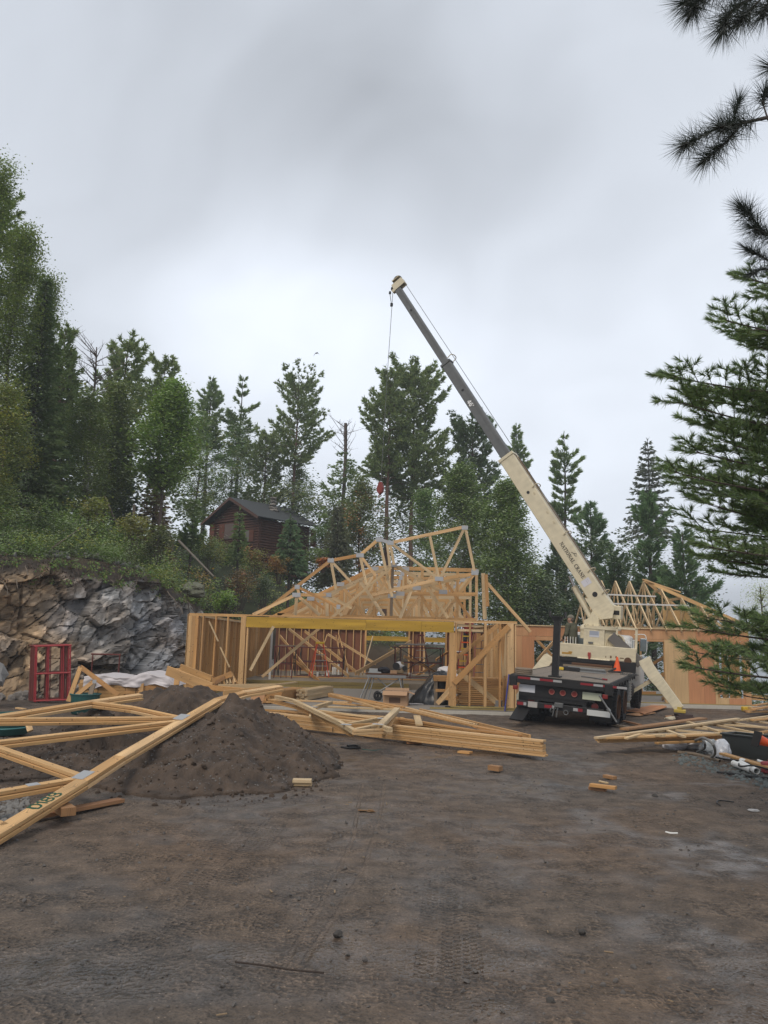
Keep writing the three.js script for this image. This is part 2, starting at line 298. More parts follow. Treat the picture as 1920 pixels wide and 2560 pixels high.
// blasted rock face: tilted slabs broken along joints
{
  const seg = FOOT.slice(0, 7), cum = [0]; for (let i = 1; i < seg.length; i++) cum.push(cum[i - 1] + Math.hypot(seg[i][0] - seg[i - 1][0], seg[i][1] - seg[i - 1][1]));
  const at = s => { let i = 1; while (i < seg.length - 1 && cum[i] < s) i++; const q = (s - cum[i - 1]) / (cum[i] - cum[i - 1]), a = seg[i - 1], b = seg[i]; const ex = b[0] - a[0], ed = b[1] - a[1], l = Math.hypot(ex, ed); return [lerp(a[0], b[0], q), lerp(a[1], b[1], q), lerp(a[2], b[2], q), ed / l, -ex / l]; };
  const hash = (i, j, k) => { let h = Math.imul(i, 374761393) ^ Math.imul(j, 668265263) ^ Math.imul(k, 1274126177); h = Math.imul(h ^ h >>> 13, 1274126177); return ((h ^ h >>> 16) >>> 0) / 4294967296; };
  const cell = (x, y, sx, sy, s0) => {          // nearest joint block: [its height, its tilts, its own number, how near its edge]
    x /= sx; y /= sy; const ix = Math.floor(x), iy = Math.floor(y); let b = 9, b2 = 9, bi = 0, bj = 0, bx0 = 0, by0 = 0;
    for (let j = -1; j <= 1; j++) for (let i = -1; i <= 1; i++) { const X = ix + i + hash(ix + i, iy + j, s0), Y = iy + j + hash(ix + i, iy + j, s0 + 1); const r = (X - x) ** 2 + (Y - y) ** 2; if (r < b) { b2 = b; b = r; bi = ix + i; bj = iy + j; bx0 = X; by0 = Y; } else if (r < b2) b2 = r; }
    return [hash(bi, bj, s0 + 2), (x - bx0) * (hash(bi, bj, s0 + 3) - .5) + (y - by0) * (hash(bi, bj, s0 + 4) - .5), hash(bi, bj, s0 + 5), Math.sqrt(b2) - Math.sqrt(b)];
  };
  const S0 = cum[1] - 4, S1 = cum[6] - 1, NS = 560, NH = 124, P = [], C = [];
  for (let j = 0; j <= NH; j++) for (let i = 0; i <= NS; i++) {
    const s = lerp(S0, S1, i / NS), v = j / NH; const [x, d, hc, nx, nd] = at(s); const hh = hc + .25 * fbm(s * .7, 3, 1, 3) + .12;
    const y = v * hh; const jj = cell(s, y, 3.2, 2.4, 91), tl = .75 + (jj[0] - .5) * .9, a = s * Math.cos(tl) + y * Math.sin(tl), b = -s * Math.sin(tl) + y * Math.cos(tl);      // strata dip to one side
    const c1 = cell(a, b, 1.9, 1.05, 11), c2 = cell(a, b + .06 * noise(s * 2, y * 2), .62, .4, 41), c3 = cell(a, b, .17, .1, 71);
    const soil = sst(.86, .93, v + .22 * fbm(s * .9, y * .7, 4, 4));
    let o = (.55 * (c1[0] - .5) + .7 * c1[1]) + (.20 * (c2[0] - .5) + .26 * c2[1]) + .06 * (c3[0] - .5) - .10 * sst(.08, 0, c2[3]) - .2 * sst(.05, 0, c1[3]);
    o = lerp(o, .1 * fbm(s * 3, y * 3, 8, 4) + .12, soil * .8) * sst(1.02, .9, v);
    const out = (1 - v) * 1.0 + o - .15 + .35 * fbm(s * .35, y * .4, 15, 3);
    P.push(x + nx * out, y - .15, -(d + nd * out));
    const px = 960 + x / d * FOC; const rust = clamp(sst(330, 40, px) * 1.0 + .02 + 1.1 * fbm(s * .6, y * .7, 23, 3), 0, 1);
    let g = .20 + .20 * (c2[2] - .4) + .16 * (c3[2] - .5) - .07 * sst(.06, 0, c2[3]); g = Math.max(.05, g); if (c3[2] > .88) g *= 1.5;
    const k2 = c1[2]; let r = g * (.98 + .1 * (k2 - .5)), gg = g * .985, bb = g * (1.0 - .2 * (k2 - .4));
    r = lerp(r, g * 1.2, rust); gg = lerp(gg, g * .84, rust); bb = lerp(bb, g * .5, rust);
    const m = .045 + .03 * fbm(s * 5, y * 5, 31, 3); r = lerp(r, m * 1.25, soil); gg = lerp(gg, m * .95, soil); bb = lerp(bb, m * .7, soil);
    C.push(r, gg, bb);
  }
  const t = new Tri(NS * NH * 2), col = (a, b, c, q) => (C[a * 3 + q] + C[b * 3 + q] + C[c * 3 + q]) / 3;
  const put = (a, b, c) => t.t(P[a * 3], P[a * 3 + 1], P[a * 3 + 2], P[b * 3], P[b * 3 + 1], P[b * 3 + 2], P[c * 3], P[c * 3 + 1], P[c * 3 + 2], col(a, b, c, 0), col(a, b, c, 1), col(a, b, c, 2));
  for (let j = 0; j < NH; j++) for (let i = 0; i < NS; i++) { const a = j * (NS + 1) + i, b = a + 1, e = a + NS + 1, f = e + 1; put(a, b, f); put(a, f, e); }
  structure('rock_cliff', t.geo(), std(1, 1, 1, { vertexColors: true, roughness: .8, side: THREE.DoubleSide }));
  // roots, stems and torn turf hanging over the lip
  const rt = new Tri(6000), J = j => [P[j * 3], P[j * 3 + 1], P[j * 3 + 2]];
  for (let i = 0; i < 260; i++) { const u = 10 + Math.floor(rnd() * (NS - 20)), j = Math.floor(NH * rr(.84, .985)); let q = V(...J(j * (NS + 1) + u)).add(V(0, .02, .06)); const L = Math.floor(rr(3, 9)), w = rr(.008, .022), c = rnd() < .5 ? [.06, .045, .035] : [.17, .14, .11]; let dir = V(rr(-.6, .6), rr(-.5, .1), rr(.1, .5)); for (let k = 0; k < L; k++) { const e = q.clone().addScaledVector(dir, .11); rt.t(q.x - w, q.y, q.z, q.x + w, q.y + w, q.z, e.x, e.y, e.z, ...c); rt.t(q.x - w, q.y, q.z, e.x - w, e.y, e.z, e.x + w, e.y + w, e.z, ...c); dir.add(V(rr(-.5, .5), -.16 + rr(-.2, .2), rr(-.2, .1))).normalize(); q = e; } }
  for (let i = 0; i < 420; i++) { const u = 5 + Math.floor(rnd() * (NS - 10)), j = Math.floor(NH * (1 - .17 * rnd() ** 1.6)), q = V(...J(j * (NS + 1) + u)); const g0 = rnd() < .45, n = g0 ? 26 : 10; for (let k = 0; k < n; k++) { const x = q.x + rr(-.2, .2), y = q.y + rr(-.03, .16), z = q.z + rr(0, .2), s = rr(.03, .07), c = g0 ? [.12 + rr(-.03, .05), .19 + rr(-.05, .05), .05] : [.05 + rr(-.015, .03), .042, .032]; rt.t(x, y, z, x + rr(-s, s), y + s, z + rr(-s, s), x + s, y + rr(-s, s) * .5, z + rr(-s, s), ...c); } }
  stuff('turf', rt.geo(), BARKV, 'torn turf, roots and weeds hanging over the lip of the rock face', 'turf');
}
// loose stones along the foot and on top of the cut
function stoneGeo(r, sx = 1, sy = .7, sz = 1) { const g = new THREE.IcosahedronGeometry(r, 1); const p = g.attributes.position, k = rnd() * 50; for (let i = 0; i < p.count; i++) { const x = p.getX(i), y = p.getY(i), z = p.getZ(i); const f = 1 + .55 * noise(x / r * .9 + k, y / r * .9, z / r * .9); p.setXYZ(i, x * f * sx, y * f * sy, z * f * sz); } g.computeVertexNormals(); return g; }
const stoneShapes = []; for (let i = 0; i < 5; i++) stoneShapes.push(stoneGeo(1, rr(.8, 1.3), rr(.5, .8), rr(.8, 1.2)));
function scatter(name, n, fn, mat, label, category) {          // loose stones nobody could count: one object
  const gl = []; for (let i = 0; i < n; i++) { const [x, y, z, r] = fn(i); const g = stoneShapes[i % 5].clone(); g.applyMatrix4(new THREE.Matrix4().compose(V(x, y, z), new THREE.Quaternion().setFromEuler(new THREE.Euler(rnd() * 6, rnd() * 6, rnd() * 6)), V(r, r, r))); gl.push(g); }
  return stuff(name, mg(gl), mat, label, category);
}
const STONEL = std(.19, .185, .175, { roughness: .85 });
scatter('rubble', 200, () => { const s = rnd(); const a = FOOT[1 + Math.floor(s * 4)], b = FOOT[2 + Math.floor(s * 4)], q = (s * 4) % 1; const x = lerp(a[0], b[0], q) + rr(-.2, 1.1), d = lerp(a[1], b[1], q) - rr(.2, 1.4); return [x, .05, -d, rr(.05, .2)]; }, STONE, 'broken grey rock rubble lying along the foot of the rock face', 'rubble');
scatter('rubble', 90, () => { const s = rnd(); const a = FOOT[1 + Math.floor(s * 3)], b = FOOT[2 + Math.floor(s * 3)], q = (s * 3) % 1; const x = lerp(a[0], b[0], q) - rr(.4, 2.2), d = lerp(a[1], b[1], q) + rr(.5, 2.4); return [x, hillAt(x, d)[0], -d, rr(.04, .13)]; }, STONEL, 'pale stones strewn over the bare soil on top of the rock face', 'rubble');
scatter('gravel', 330, () => { const p = atY(rr(-40, 70), rr(1975, 2050), 0); return [p.x, groundAt(p.x, -p.z), p.z, rr(.012, .045)]; }, STONEL, 'patch of grey crushed gravel under the big flat truss', 'gravel');
scatter('gravel', 260, () => { const t = rnd(), p = atY(lerp(1690, 1930, t) + gs() * 18, lerp(1890, 1960, t) + gs() * 14, 0); return [p.x, groundAt(p.x, -p.z), p.z, rr(.015, .045)]; }, std(.12, .135, .13, { roughness: .85 }), 'band of grey stones in front of the black plastic bin', 'gravel');
scatter('gravel', 2600, () => { const d = 3.9 + Math.pow(rnd(), 1.7) * 19, x = rr(-.56, .56) * d; return [x, groundAt(x, d) + .002, -d, Math.pow(rnd(), 2.2) * .016 + .004]; }, std(.11, .10, .092, { roughness: .9 }), 'small pebbles and clods scattered over the muddy yard', 'pebbles');
// muddy earth heap; a long flat truss lies in a plane over it, so the soil stays under that plane
const TA = atD(-12, 2083, 7.85), TN = atD(700, 1716, 17).sub(TA).cross(atD(110, 1772, 12.9).sub(TA)).normalize(); if (TN.y < 0) TN.negate();
const TE = onPlane(592, 1734, TA, TN); const underTruss = (x, d) => { const ex = TE.x - TA.x, ed = -TE.z + TA.z, l = Math.hypot(ex, ed); const off = ((x - TA.x) * ed - (d + TA.z) * ex) / l, al = ((x - TA.x) * ex + (d + TA.z) * ed) / l; return [off, al / l, TA.y - (TN.x * (x - TA.x) + TN.z * (-d - TA.z)) / TN.y]; };
const heapAt = (x, d) => {
  const q = (cx, cd, rx, rd, h, e = 1.25) => { const r = Math.hypot((x - cx) / rx, (d - cd) / rd); return h * Math.pow(Math.max(0, 1 - r), e) ; };
  let h = Math.max(q(-2.5, 13.5, x > -2.5 ? 2.0 : 2.1, d < 13.5 ? 3.1 : 2, .93, .92), q(-1.5, 12.9, 1.0, 1.0, .3, 1), q(-2.0, 11.9, 1.3, 1.2, .35, 1), q(-3.75, 15.5, 2.1, 1.6, 1.16, .8), q(-4.75, 14.0, 1.05, .9, .76, .9), q(-5.6, 13, 2.4, 1.8, .28, 1), q(-2.45, 13.75, .42, .4, 1.2, .35));
  return h;
};
{
  const N = 210, p = [], c = [], idx = []; const X0 = -7.6, X1 = .4, D0 = 9.2, D1 = 17.4;
  for (let j = 0; j <= N; j++) for (let i = 0; i <= N; i++) {
    const x = lerp(X0, X1, i / N), d = lerp(D0, D1, j / N); let h = heapAt(x + .75 * fbm(x * .9, d * .9, 3, 5), d + .75 * fbm(x * .9, d * .9, 7, 5)); const k = sst(0, .25, h); const ut = underTruss(x, d);
    h += sst(.0, .03, h) * .02 * noise(x * 9, d * 9, 6) + k * (.24 * fbm(x * 1.3, d * 1.3, 2, 4) + .07 * Math.abs(noise(x * 5, d * 5, 3)) + .05 * noise(x * 12, d * 12, 5));
    if (ut[1] < .93 && d < 14) { const cap = Math.max(.02, ut[2] - .13); h = lerp(h, Math.min(h, cap), sst(.55, .1, ut[0]) * sst(.93, .86, ut[1])); } p.push(x, h > .012 ? groundAt(x, d) + h : -.25, -d); const t = fbm(x * 3, d * 3, 9, 4), q = .046 * (1 + 1.3 * t + .5 * fbm(x * 9, d * 9, 3, 2)); c.push(q * 1.42, q * .97, q * .66);
  }
  for (let j = 0; j < N; j++) for (let i = 0; i < N; i++) { const a = j * (N + 1) + i, b = a + 1, e = a + N + 1, f = e + 1; idx.push(a, b, f, a, f, e); }
  const g = new THREE.BufferGeometry(); g.setAttribute('position', new THREE.Float32BufferAttribute(p, 3)); g.setAttribute('color', new THREE.Float32BufferAttribute(c, 3)); g.setAttribute('uv', new THREE.Float32BufferAttribute(p.filter((_, i) => i % 3 !== 1), 2)); g.setIndex(idx); g.computeVertexNormals();
  const m = mesh('earth_pile', g, std(1, 1, 1, { vertexColors: true, roughness: .8, bumpMap: grainBump, bumpScale: .03 }), scene); tag(m, 'heap of dark gravelly soil with a long truss lying over it', 'dirt pile');
  scatter('dirt', 1500, () => { let x, d, h; do { x = rr(X0 + .6, X1 + .2); d = rr(9.2, 15.2); h = heapAt(x, d); } while (h > .75 || h < -.1 || (h === 0 && (heapAt(x, d + .7) <= 0 || rnd() < .6))); const i = clamp(Math.round((x - X0) / (X1 - X0) * N), 0, N), j = clamp(Math.round((d - D0) / (D1 - D0) * N), 0, N); const y = Math.max(groundAt(x, d), p[(j * (N + 1) + i) * 3 + 1]); return [x, y + .004, -d, .008 + Math.pow(rnd(), 3) * .034]; }, std(.062, .043, .03, { roughness: .9 }), 'clods of dark soil that rolled down around the foot of the soil heap', 'soil');
  scatter('pebbles', 2600, () => { let x, d, h; do { x = rr(X0, X1); d = rr(9.6, 15.2); h = heapAt(x, d); } while (h < .05); const i = Math.round((x - X0) / (X1 - X0) * N), j = Math.round((d - D0) / (D1 - D0) * N); return [x, p[(j * (N + 1) + i) * 3 + 1] + .004, -d, rr(.004, .013)]; }, std(.15, .14, .128, { roughness: .6 }), 'pale pebbles speckling the heap of dark soil', 'pebbles');
}
// ---------------------------------------------------------------- trees
const PINE = [.17, .22, .095], WPINE = [.155, .22, .09], SPRUCE = [.105, .155, .065], FIRD = [.095, .14, .055], MAPLE = [.2, .28, .07], ASPEN = [.18, .235, .075], YEL = [.28, .27, .05], ORG = [.40, .17, .04];
function cone(tr, a, b, r0, r1, n, c) { const { Y, Z } = frameOf(a, b); for (let i = 0; i < n; i++) { const p = i / n * 6.2832, q = (i + 1) / n * 6.2832; const A = [Math.cos(p), Math.sin(p)], B2 = [Math.cos(q), Math.sin(q)]; const P = (o, r, k) => [o.x + (Y.x * k[0] + Z.x * k[1]) * r, o.y + (Y.y * k[0] + Z.y * k[1]) * r, o.z + (Y.z * k[0] + Z.z * k[1]) * r]; const p0 = P(a, r0, A), p1 = P(a, r0, B2), p2 = P(b, r1, B2), p3 = P(b, r1, A); tr.t(...p0, ...p1, ...p2, ...c); tr.t(...p0, ...p2, ...p3, ...c); } }
const FRESH = [1.28, 1.32, .95]; const vv = (c, s) => { const k = 1 + (rnd() - .5) * 2 * s; return [c[0] * k * (1 + (rnd() - .5) * .25), c[1] * k, c[2] * k]; };
// leaf spray: a few narrow blades fanning from p along d
function spray(t, p, d, L, w, n, spread, c0) { const c = [c0[0] * FRESH[0], c0[1] * FRESH[1], c0[2] * FRESH[2]]; for (let i = 0; i < n; i++) { const q = V(d.x + gs() * spread, d.y + gs() * spread, d.z + gs() * spread).normalize(); const s = V(q.y * .3 + rnd() - .5, rnd() - .5, q.x + rnd() - .5).cross(q).normalize().multiplyScalar(w * .5 * rr(.7, 1.2)); const l = L * rr(.7, 1.2), k = vv(c, .28); t.t(p.x - s.x, p.y - s.y, p.z - s.z, p.x + s.x, p.y + s.y, p.z + s.z, p.x + q.x * l, p.y + q.y * l, p.z + q.z * l, ...k); } }
function leaves(t, p, R, n, size, c0, flat = .8) { const c = [c0[0] * FRESH[0], c0[1] * FRESH[1], c0[2] * FRESH[2]]; for (let i = 0; i < n; i++) { const x = p.x + gs() * R, y = p.y + gs() * R * flat, z = p.z + gs() * R; const a = rnd() * 6.28, b = rr(-.9, .9), s = size * rr(.6, 1.25); const ux = Math.cos(a) * s, uz = Math.sin(a) * s, uy = Math.sin(b) * s * .7; const wx = -Math.sin(a) * s * .7, wz = Math.cos(a) * s * .7, wy = rr(-.5, .5) * s; const k = vv(c, .3); t.t(x - ux / 2, y - uy / 2, z - uz / 2, x + wx / 2, y + wy / 2, z + wz / 2, x + ux / 2, y + uy / 2, z + uz / 2, ...k); t.t(x - ux / 2, y - uy / 2, z - uz / 2, x - wx / 2, y - wy / 2, z - wz / 2, x + ux / 2, y + uy / 2, z + uz / 2, ...k); } }
function treeThing(name, label, cat, base, tr, cr, group) { const o = thing(name, label, cat, base, group); mesh('trunk', tr.geo(), BARKV, o); mesh('crown', cr.geo(), NEEDLE, o); return o; }
const BK = [.075, .058, .05], BKR = [.12, .07, .05], BKB = [.36, .34, .31];
// conifer: kind 'pine' (clumped, open), 'white' (level plates, swept tips), 'spruce' (dense, drooping)
function conifer(label, kind, u, v, d, hw, v0, o = {}) {
  const top = atD(u, v, d), by = landAt(top.x, d) - .3, base = V(top.x, by, -d), H = top.y - by, y0 = Math.max(.6, atD(u, v0, d).y - by), R = hw / FOC * d * 1.12; const tr = new Tri(), cr = new Tri(20000); const c = o.col || { pine: PINE, white: WPINE, spruce: SPRUCE }[kind];
  const r0 = o.tr || H * .011 + .04; let lean = o.lean || 0; const at = y => V(lean * (y / H) ** 2 + Math.sin(y * .5) * .04, y, Math.cos(y * .4) * .05);
  const bk = kind === 'pine' ? BKR : BK; for (let i = 0; i < 10; i++) cone(tr, at(H * i / 10), at(H * (i + 1) / 10), lerp(r0, .02, i / 10), lerp(r0, .02, (i + 1) / 10), 7, vv(bk, .12));
  const gap = o.gap || { pine: .38, white: .36, spruce: .25 }[kind], dens = o.dens || 1;
  const prof = t => kind === 'spruce' ? (1 - t) * 1.02 + .03 : kind === 'white' ? Math.pow(1 - t, .72) * (.72 + .3 * Math.sin(t * 9 + u)) * .95 + .06 : Math.sqrt(Math.max(0, 1 - Math.pow(Math.abs(t - .32) / .72, 2.2))) * (.8 + .25 * Math.sin(t * 11 + u));
  const ratio = d < 40 ? 1 : 1.12;
  for (let y = y0; y < H - .15; y += gap * rr(.7, 1.25)) {
    const t = (y - y0) / (H - y0), L0 = R * prof(t); const nb = Math.round((kind === 'spruce' ? 7 : kind === 'white' ? 5.5 : 5) * rr(.8, 1.2)); const az0 = rnd() * 6.28;
    for (let b = 0; b < nb; b++) {
      if (kind !== 'spruce' && rnd() < (kind === 'white' ? .22 : .14)) continue; const az = az0 + b / nb * 6.28 + rr(-.3, .3), L = Math.max(.18, L0 * rr(kind === 'spruce' ? .8 : kind === 'white' ? .42 : .6, kind === 'spruce' ? 1.05 : 1.15)); const dx = Math.cos(az), dz = Math.sin(az);
      const s0 = kind === 'spruce' ? lerp(-.42, .55, t) : kind === 'white' ? lerp(-.06, .75, t * t) : lerp(-.02, .8, t), up = kind === 'spruce' ? .12 : .34; const P = s => { const q = at(y); q.x += dx * L * s; q.z += dz * L * s; q.y += L * (s0 * s + up * s * s); return q; };
      cone(tr, at(y), P(.5), .012 + L * .012, .008 + L * .006, 3, bk); cone(tr, P(.5), P(.95), .008 + L * .006, .004, 3, bk);
      const n = Math.max(3, Math.round(L * (kind === 'spruce' ? 19 : kind === 'white' ? 24 : 15) * dens));
      for (let i = 0; i < n; i++) {
        const s = kind === 'spruce' ? rr(.12, 1) : Math.pow(rnd(), .62) * .85 + .17; const p = P(s), wd = L * (kind === 'spruce' ? .34 : .36) * (1.08 - s * .75); const off = gs() * wd; p.x += -dz * off + gs() * .04; p.z += dx * off + gs() * .04; p.y += -Math.abs(off) * (kind === 'spruce' ? .22 : -.05) + gs() * (kind === 'pine' ? .16 : kind === 'white' ? .13 : .07);
        const dir = V(dx * .8 - dz * off * 1.2, kind === 'spruce' ? -.35 + rnd() * .3 : .35 + rnd() * .5, dz * .8 + dx * off * 1.2);
        if (kind === 'pine') spray(cr, p, dir, .27 * ratio, .085 * ratio, 7, .95, c); else if (kind === 'white') spray(cr, p, dir, .30 * ratio, .08 * ratio, 4, .5, c); else spray(cr, p, dir, .22 * ratio, .085 * ratio, 3, .4, c);
      }
    }
  }
  if (o.bare) for (let i = 0; i < o.bare; i++) { const y = lerp(H * .12, y0 * 1.05, rnd()), az = rnd() * 6.28, L = R * rr(.3, .75); const e = at(y).add(V(Math.cos(az) * L, rr(-.1, .35) * L, Math.sin(az) * L)); cone(tr, at(y), e, .03, .008, 3, BK); for (let k = 0; k < 3; k++) { const m = at(y).lerp(e, rr(.4, .9)); cone(tr, m, m.clone().add(V(gs() * .3, rr(0, .3), gs() * .3)), .01, .004, 3, BK); } }
  spray(cr, at(H - .1), V(0, 1, 0), .3, .06, 6, .35, c);
  return treeThing(kind === 'spruce' ? 'spruce_tree' : 'pine_tree', label, kind === 'spruce' ? 'spruce tree' : 'pine tree', base, tr, cr);
}
// broadleaf: trunk forks into limbs, leaf clumps gathered at their ends
function broadleaf(name, label, u, v, d, hw, v0, o = {}) {
  const top = atD(u, v, d), by = landAt(top.x, d) - .3, base = V(top.x, by, -d), H = top.y - by, y0 = Math.max(.5, atD(u, v0, d).y - by), R = hw / FOC * d; const tr = new Tri(), cr = new Tri(20000), c = o.col || MAPLE, bk = o.birch ? BKB : BK;
  const r0 = o.tr || H * .008 + .03, lean = o.lean || 0; const at = y => V(lean * y / H + .12 * Math.sin(y * .7 + u), y, .1 * Math.cos(y * .6)); for (let i = 0; i < 12; i++) cone(tr, at(H * .93 * i / 12), at(H * .93 * (i + 1) / 12), lerp(r0, .015, i / 12), lerp(r0, .015, (i + 1) / 12), 7, rnd() < .2 && o.birch ? BK : vv(bk, .15));
  const nc = Math.round((o.n || 60 + R * 22) * 1.25), size = (o.size || .15) * (d < 36 ? .72 : .95), per = (o.per || 85) * (d < 36 ? 1.8 : 1.25);
  for (let i = 0; i < nc; i++) {
    const t = Math.pow(rnd(), .85), y = lerp(y0, H - .2, t), az = rnd() * 6.28; const pr = o.cone ? Math.pow(1 - t, .75) + .1 : Math.sin(Math.pow(t, .8) * Math.PI * .94 + .12) * .95 + .08; const rad = R * pr * Math.sqrt(rr(.06, 1.05)) * (.82 + .3 * Math.sin(az * 3 + y * 1.1)); const p = at(y).add(V(Math.cos(az) * rad, gs() * .25, Math.sin(az) * rad)); const q = at(Math.max(y0 * .7, y - rad * rr(.5, .95)));
    cone(tr, q, p, .012 + rad * .008, .005, 3, bk); const cc = o.alt && rnd() < (o.altP || .15) ? o.alt : c; leaves(cr, p, rr(.28, .62) * (o.cl || 1), Math.round(per * rr(.5, 1.4)), size, cc, .75);
  }
  return treeThing(name, label, name.replace('_', ' '), base, tr, cr);
}
function snag(label, u, v, d, vb, n, fol) {       // dead or broken trunk with bare twigs
  const top = atD(u, v, d), by = landAt(top.x, d) - .3, base = V(top.x, by, -d), H = top.y - by; const tr = new Tri(), cr = new Tri(); for (let i = 0; i < 10; i++) cone(tr, V(Math.sin(i) * .05, H * i / 10, 0), V(Math.sin(i + 1) * .05, H * (i + 1) / 10, 0), lerp(.16, fol ? .12 : .03, i / 10), lerp(.16, fol ? .12 : .03, (i + 1) / 10), 6, vv([.10, .08, .07], .2)); const y0 = atD(u, vb, d).y - by;
  for (let i = 0; i < n; i++) { const y = lerp(y0, H * .98, rnd()), az = rnd() * 6.28, L = rr(.4, 1.5); const a = V(0, y, 0), e = V(Math.cos(az) * L, y + L * rr(.2, 1.1), Math.sin(az) * L); cone(tr, a, e, .03, .008, 3, [.12, .10, .09]); for (let k = 0; k < 3; k++) { const m = a.clone().lerp(e, rr(.4, 1)); cone(tr, m, m.clone().add(V(gs() * .4, rr(.1, .5), gs() * .4)), .012, .004, 3, [.12, .10, .09]); } }
  if (fol) for (let i = 0; i < 130; i++) { const y = lerp(y0 * .55, y0 * 1.02, rnd()), az = rnd() * 6.28, L = rr(.3, 1.7); const p = V(Math.cos(az) * L, y, Math.sin(az) * L); for (let k = 0; k < 8; k++) spray(cr, p.clone().add(V(gs() * .3, gs() * .12, gs() * .3)), V(Math.cos(az), .3, Math.sin(az)), .28, .08, 5, .6, WPINE); }
  const o = thing('dead_tree', label, 'dead tree', base); mesh('trunk', tr.geo(), BARKV, o); if (fol) mesh('crown', cr.geo(), NEEDLE, o);
}
// the wood above the rock face
broadleaf('aspen_tree', 'tallest leafy aspen above the rock face at the picture edge', 8, 402, 31, 62, 1150, { col: ASPEN, n: 210, per: 80, size: .12, cone: true, cl: 1.1 });
conifer('dark pine poking through the tall aspen at the picture edge', 'pine', 12, 500, 33, 48, 640, { dens: 1.3 });
broadleaf('aspen_tree', 'leafy aspen just inside the tallest one above the rock face', 62, 572, 31, 68, 1010, { col: ASPEN, n: 190, per: 80, size: .12, cl: 1.1, cone: true });
conifer('large dense dark fir standing above the rock face, widest at its skirt', 'spruce', 118, 700, 32.5, 118, 1335, { col: FIRD, dens: 1.5, gap: .24 });
broadleaf('aspen_tree', 'thin leafy aspen whose top leans beside the large dark fir', 128, 690, 34, 42, 960, { col: ASPEN, n: 80, per: 70, size: .12, cone: true });
broadleaf('aspen_tree', 'yellowing low aspen at the picture edge in front of the dark fir', 10, 960, 28.5, 70, 1300, { col: [0.203, 0.243, 0.072], alt: YEL, altP: .2, n: 120, per: 80, size: .12 });
conifer('slender dark pine between the large fir and the bare snag', 'pine', 166, 822, 37, 46, 1100, { dens: 1.2 });
conifer('short dark fir at the shoulder of the large dense fir', 'spruce', 180, 870, 38, 70, 1330, { col: SPRUCE, dens: 1.2 });
snag('bare grey forked snag rising beside the round-topped pine', 243, 868, 38, 1000, 34, false);
broadleaf('birch_tree', 'birch with a pale spotted trunk standing left of the bushy maple on the slope', 232, 985, 34.5, 62, 1240, { col: [0.173, 0.223, 0.081], birch: true, tr: .09, n: 80, per: 80 });
conifer('round-topped red pine above the maples on the slope', 'pine', 320, 862, 45, 64, 1040, { dens: 1.5 });
broadleaf('maple_tree', 'olive green maple under the round-topped red pine', 292, 955, 41, 76, 1270, { col: [0.173, 0.213, 0.072], n: 170 });
conifer('dark fir deep among the maples on the slope', 'spruce', 300, 1040, 44, 86, 1370, { col: [0.057, 0.092, 0.057], dens: 1.2 });
conifer('small red pine between round-topped pine and bright maple', 'pine', 412, 918, 49, 50, 1080, { dens: 1.3 });
broadleaf('maple_tree', 'bright green maple with a bare dark trunk standing over the slope', 408, 962, 37.5, 84, 1215, { col: [0.193, 0.284, 0.077], n: 190, tr: .12, lean: .6 });
conifer('brown withered fir under the bright green maple', 'spruce', 392, 1165, 42, 60, 1400, { col: [0.223, 0.151, 0.101], dens: .7 });
conifer('white pine with a flat tufted top, nearer to the bright maple of two alike', 'white', 530, 948, 68, 56, 1120, { dens: 1.5 });
conifer('white pine with long level branches sweeping over the cabin', 'white', 607, 945, 69, 62, 1140, { dens: 1.6, gap: .62 });
broadleaf('maple_tree', 'light green leafy tree in front of the two white pines', 505, 1040, 67, 72, 1300, { col: [0.203, 0.304, 0.092], n: 130 });
broadleaf('maple_tree', 'light green leafy tree just behind the cabin roof', 590, 1065, 68, 70, 1300, { col: [0.182, 0.284, 0.092], n: 110 });
conifer('dark pine with bare lower limbs behind the cabin chimney', 'pine', 668, 1092, 67, 62, 1265, { dens: 1.1, bare: 16 });
conifer('tall red pine with a long bare trunk beside the cabin', 'pine', 746, 968, 66, 84, 1165, { dens: 1.25, bare: 26, tr: .24 });
broadleaf('maple_tree', 'yellow-tinged maple around the trunk of the tall red pine', 748, 1165, 68, 66, 1370, { col: [0.173, 0.243, 0.081], alt: [.16, .15, .035], n: 100, per: 70 });
snag('broken-topped dead trunk with a few green side branches beside the twin pines', 865, 1058, 58, 1150, 26, true);
conifer('slimmer of the twin tall pines near the hoist rope', 'pine', 976, 945, 58, 70, 1210, { dens: 1.35, bare: 16 });
conifer('wider of the twin tall pines under the crane boom', 'pine', 1036, 938, 60, 96, 1250, { dens: 1.45, bare: 20, tr: .26 });
broadleaf('maple_tree', 'maple tinged orange below the twin tall pines', 905, 1195, 56, 70, 1430, { col: [0.162, 0.203, 0.072], alt: ORG, altP: .1, n: 110, per: 75 });
conifer('small dark spruce standing just past the cabin', 'spruce', 846, 1262, 50, 52, 1450, { col: [0.101, 0.112, 0.073], dens: 1.3 });
conifer('little spruce in front of the cabin side wall', 'spruce', 728, 1290, 47, 46, 1420, { col: [0.101, 0.173, 0.092], dens: 1.4 });
conifer('thin young spruce in front of the cabin gable', 'spruce', 600, 1272, 48, 26, 1400, { col: [0.142, 0.203, 0.081], dens: .9 });
conifer('young pine bush at the gable end of the cabin', 'white', 484, 1250, 48, 34, 1370, { dens: 1.6 });
conifer('broad dark pine standing behind the birches under the boom', 'pine', 1180, 1080, 62, 84, 1300, { col: [0.101, 0.151, 0.081], dens: 1.5 });
conifer('tip of a white pine showing behind the crane boom', 'white', 1292, 1060, 70, 46, 1230, { dens: 1.4 });
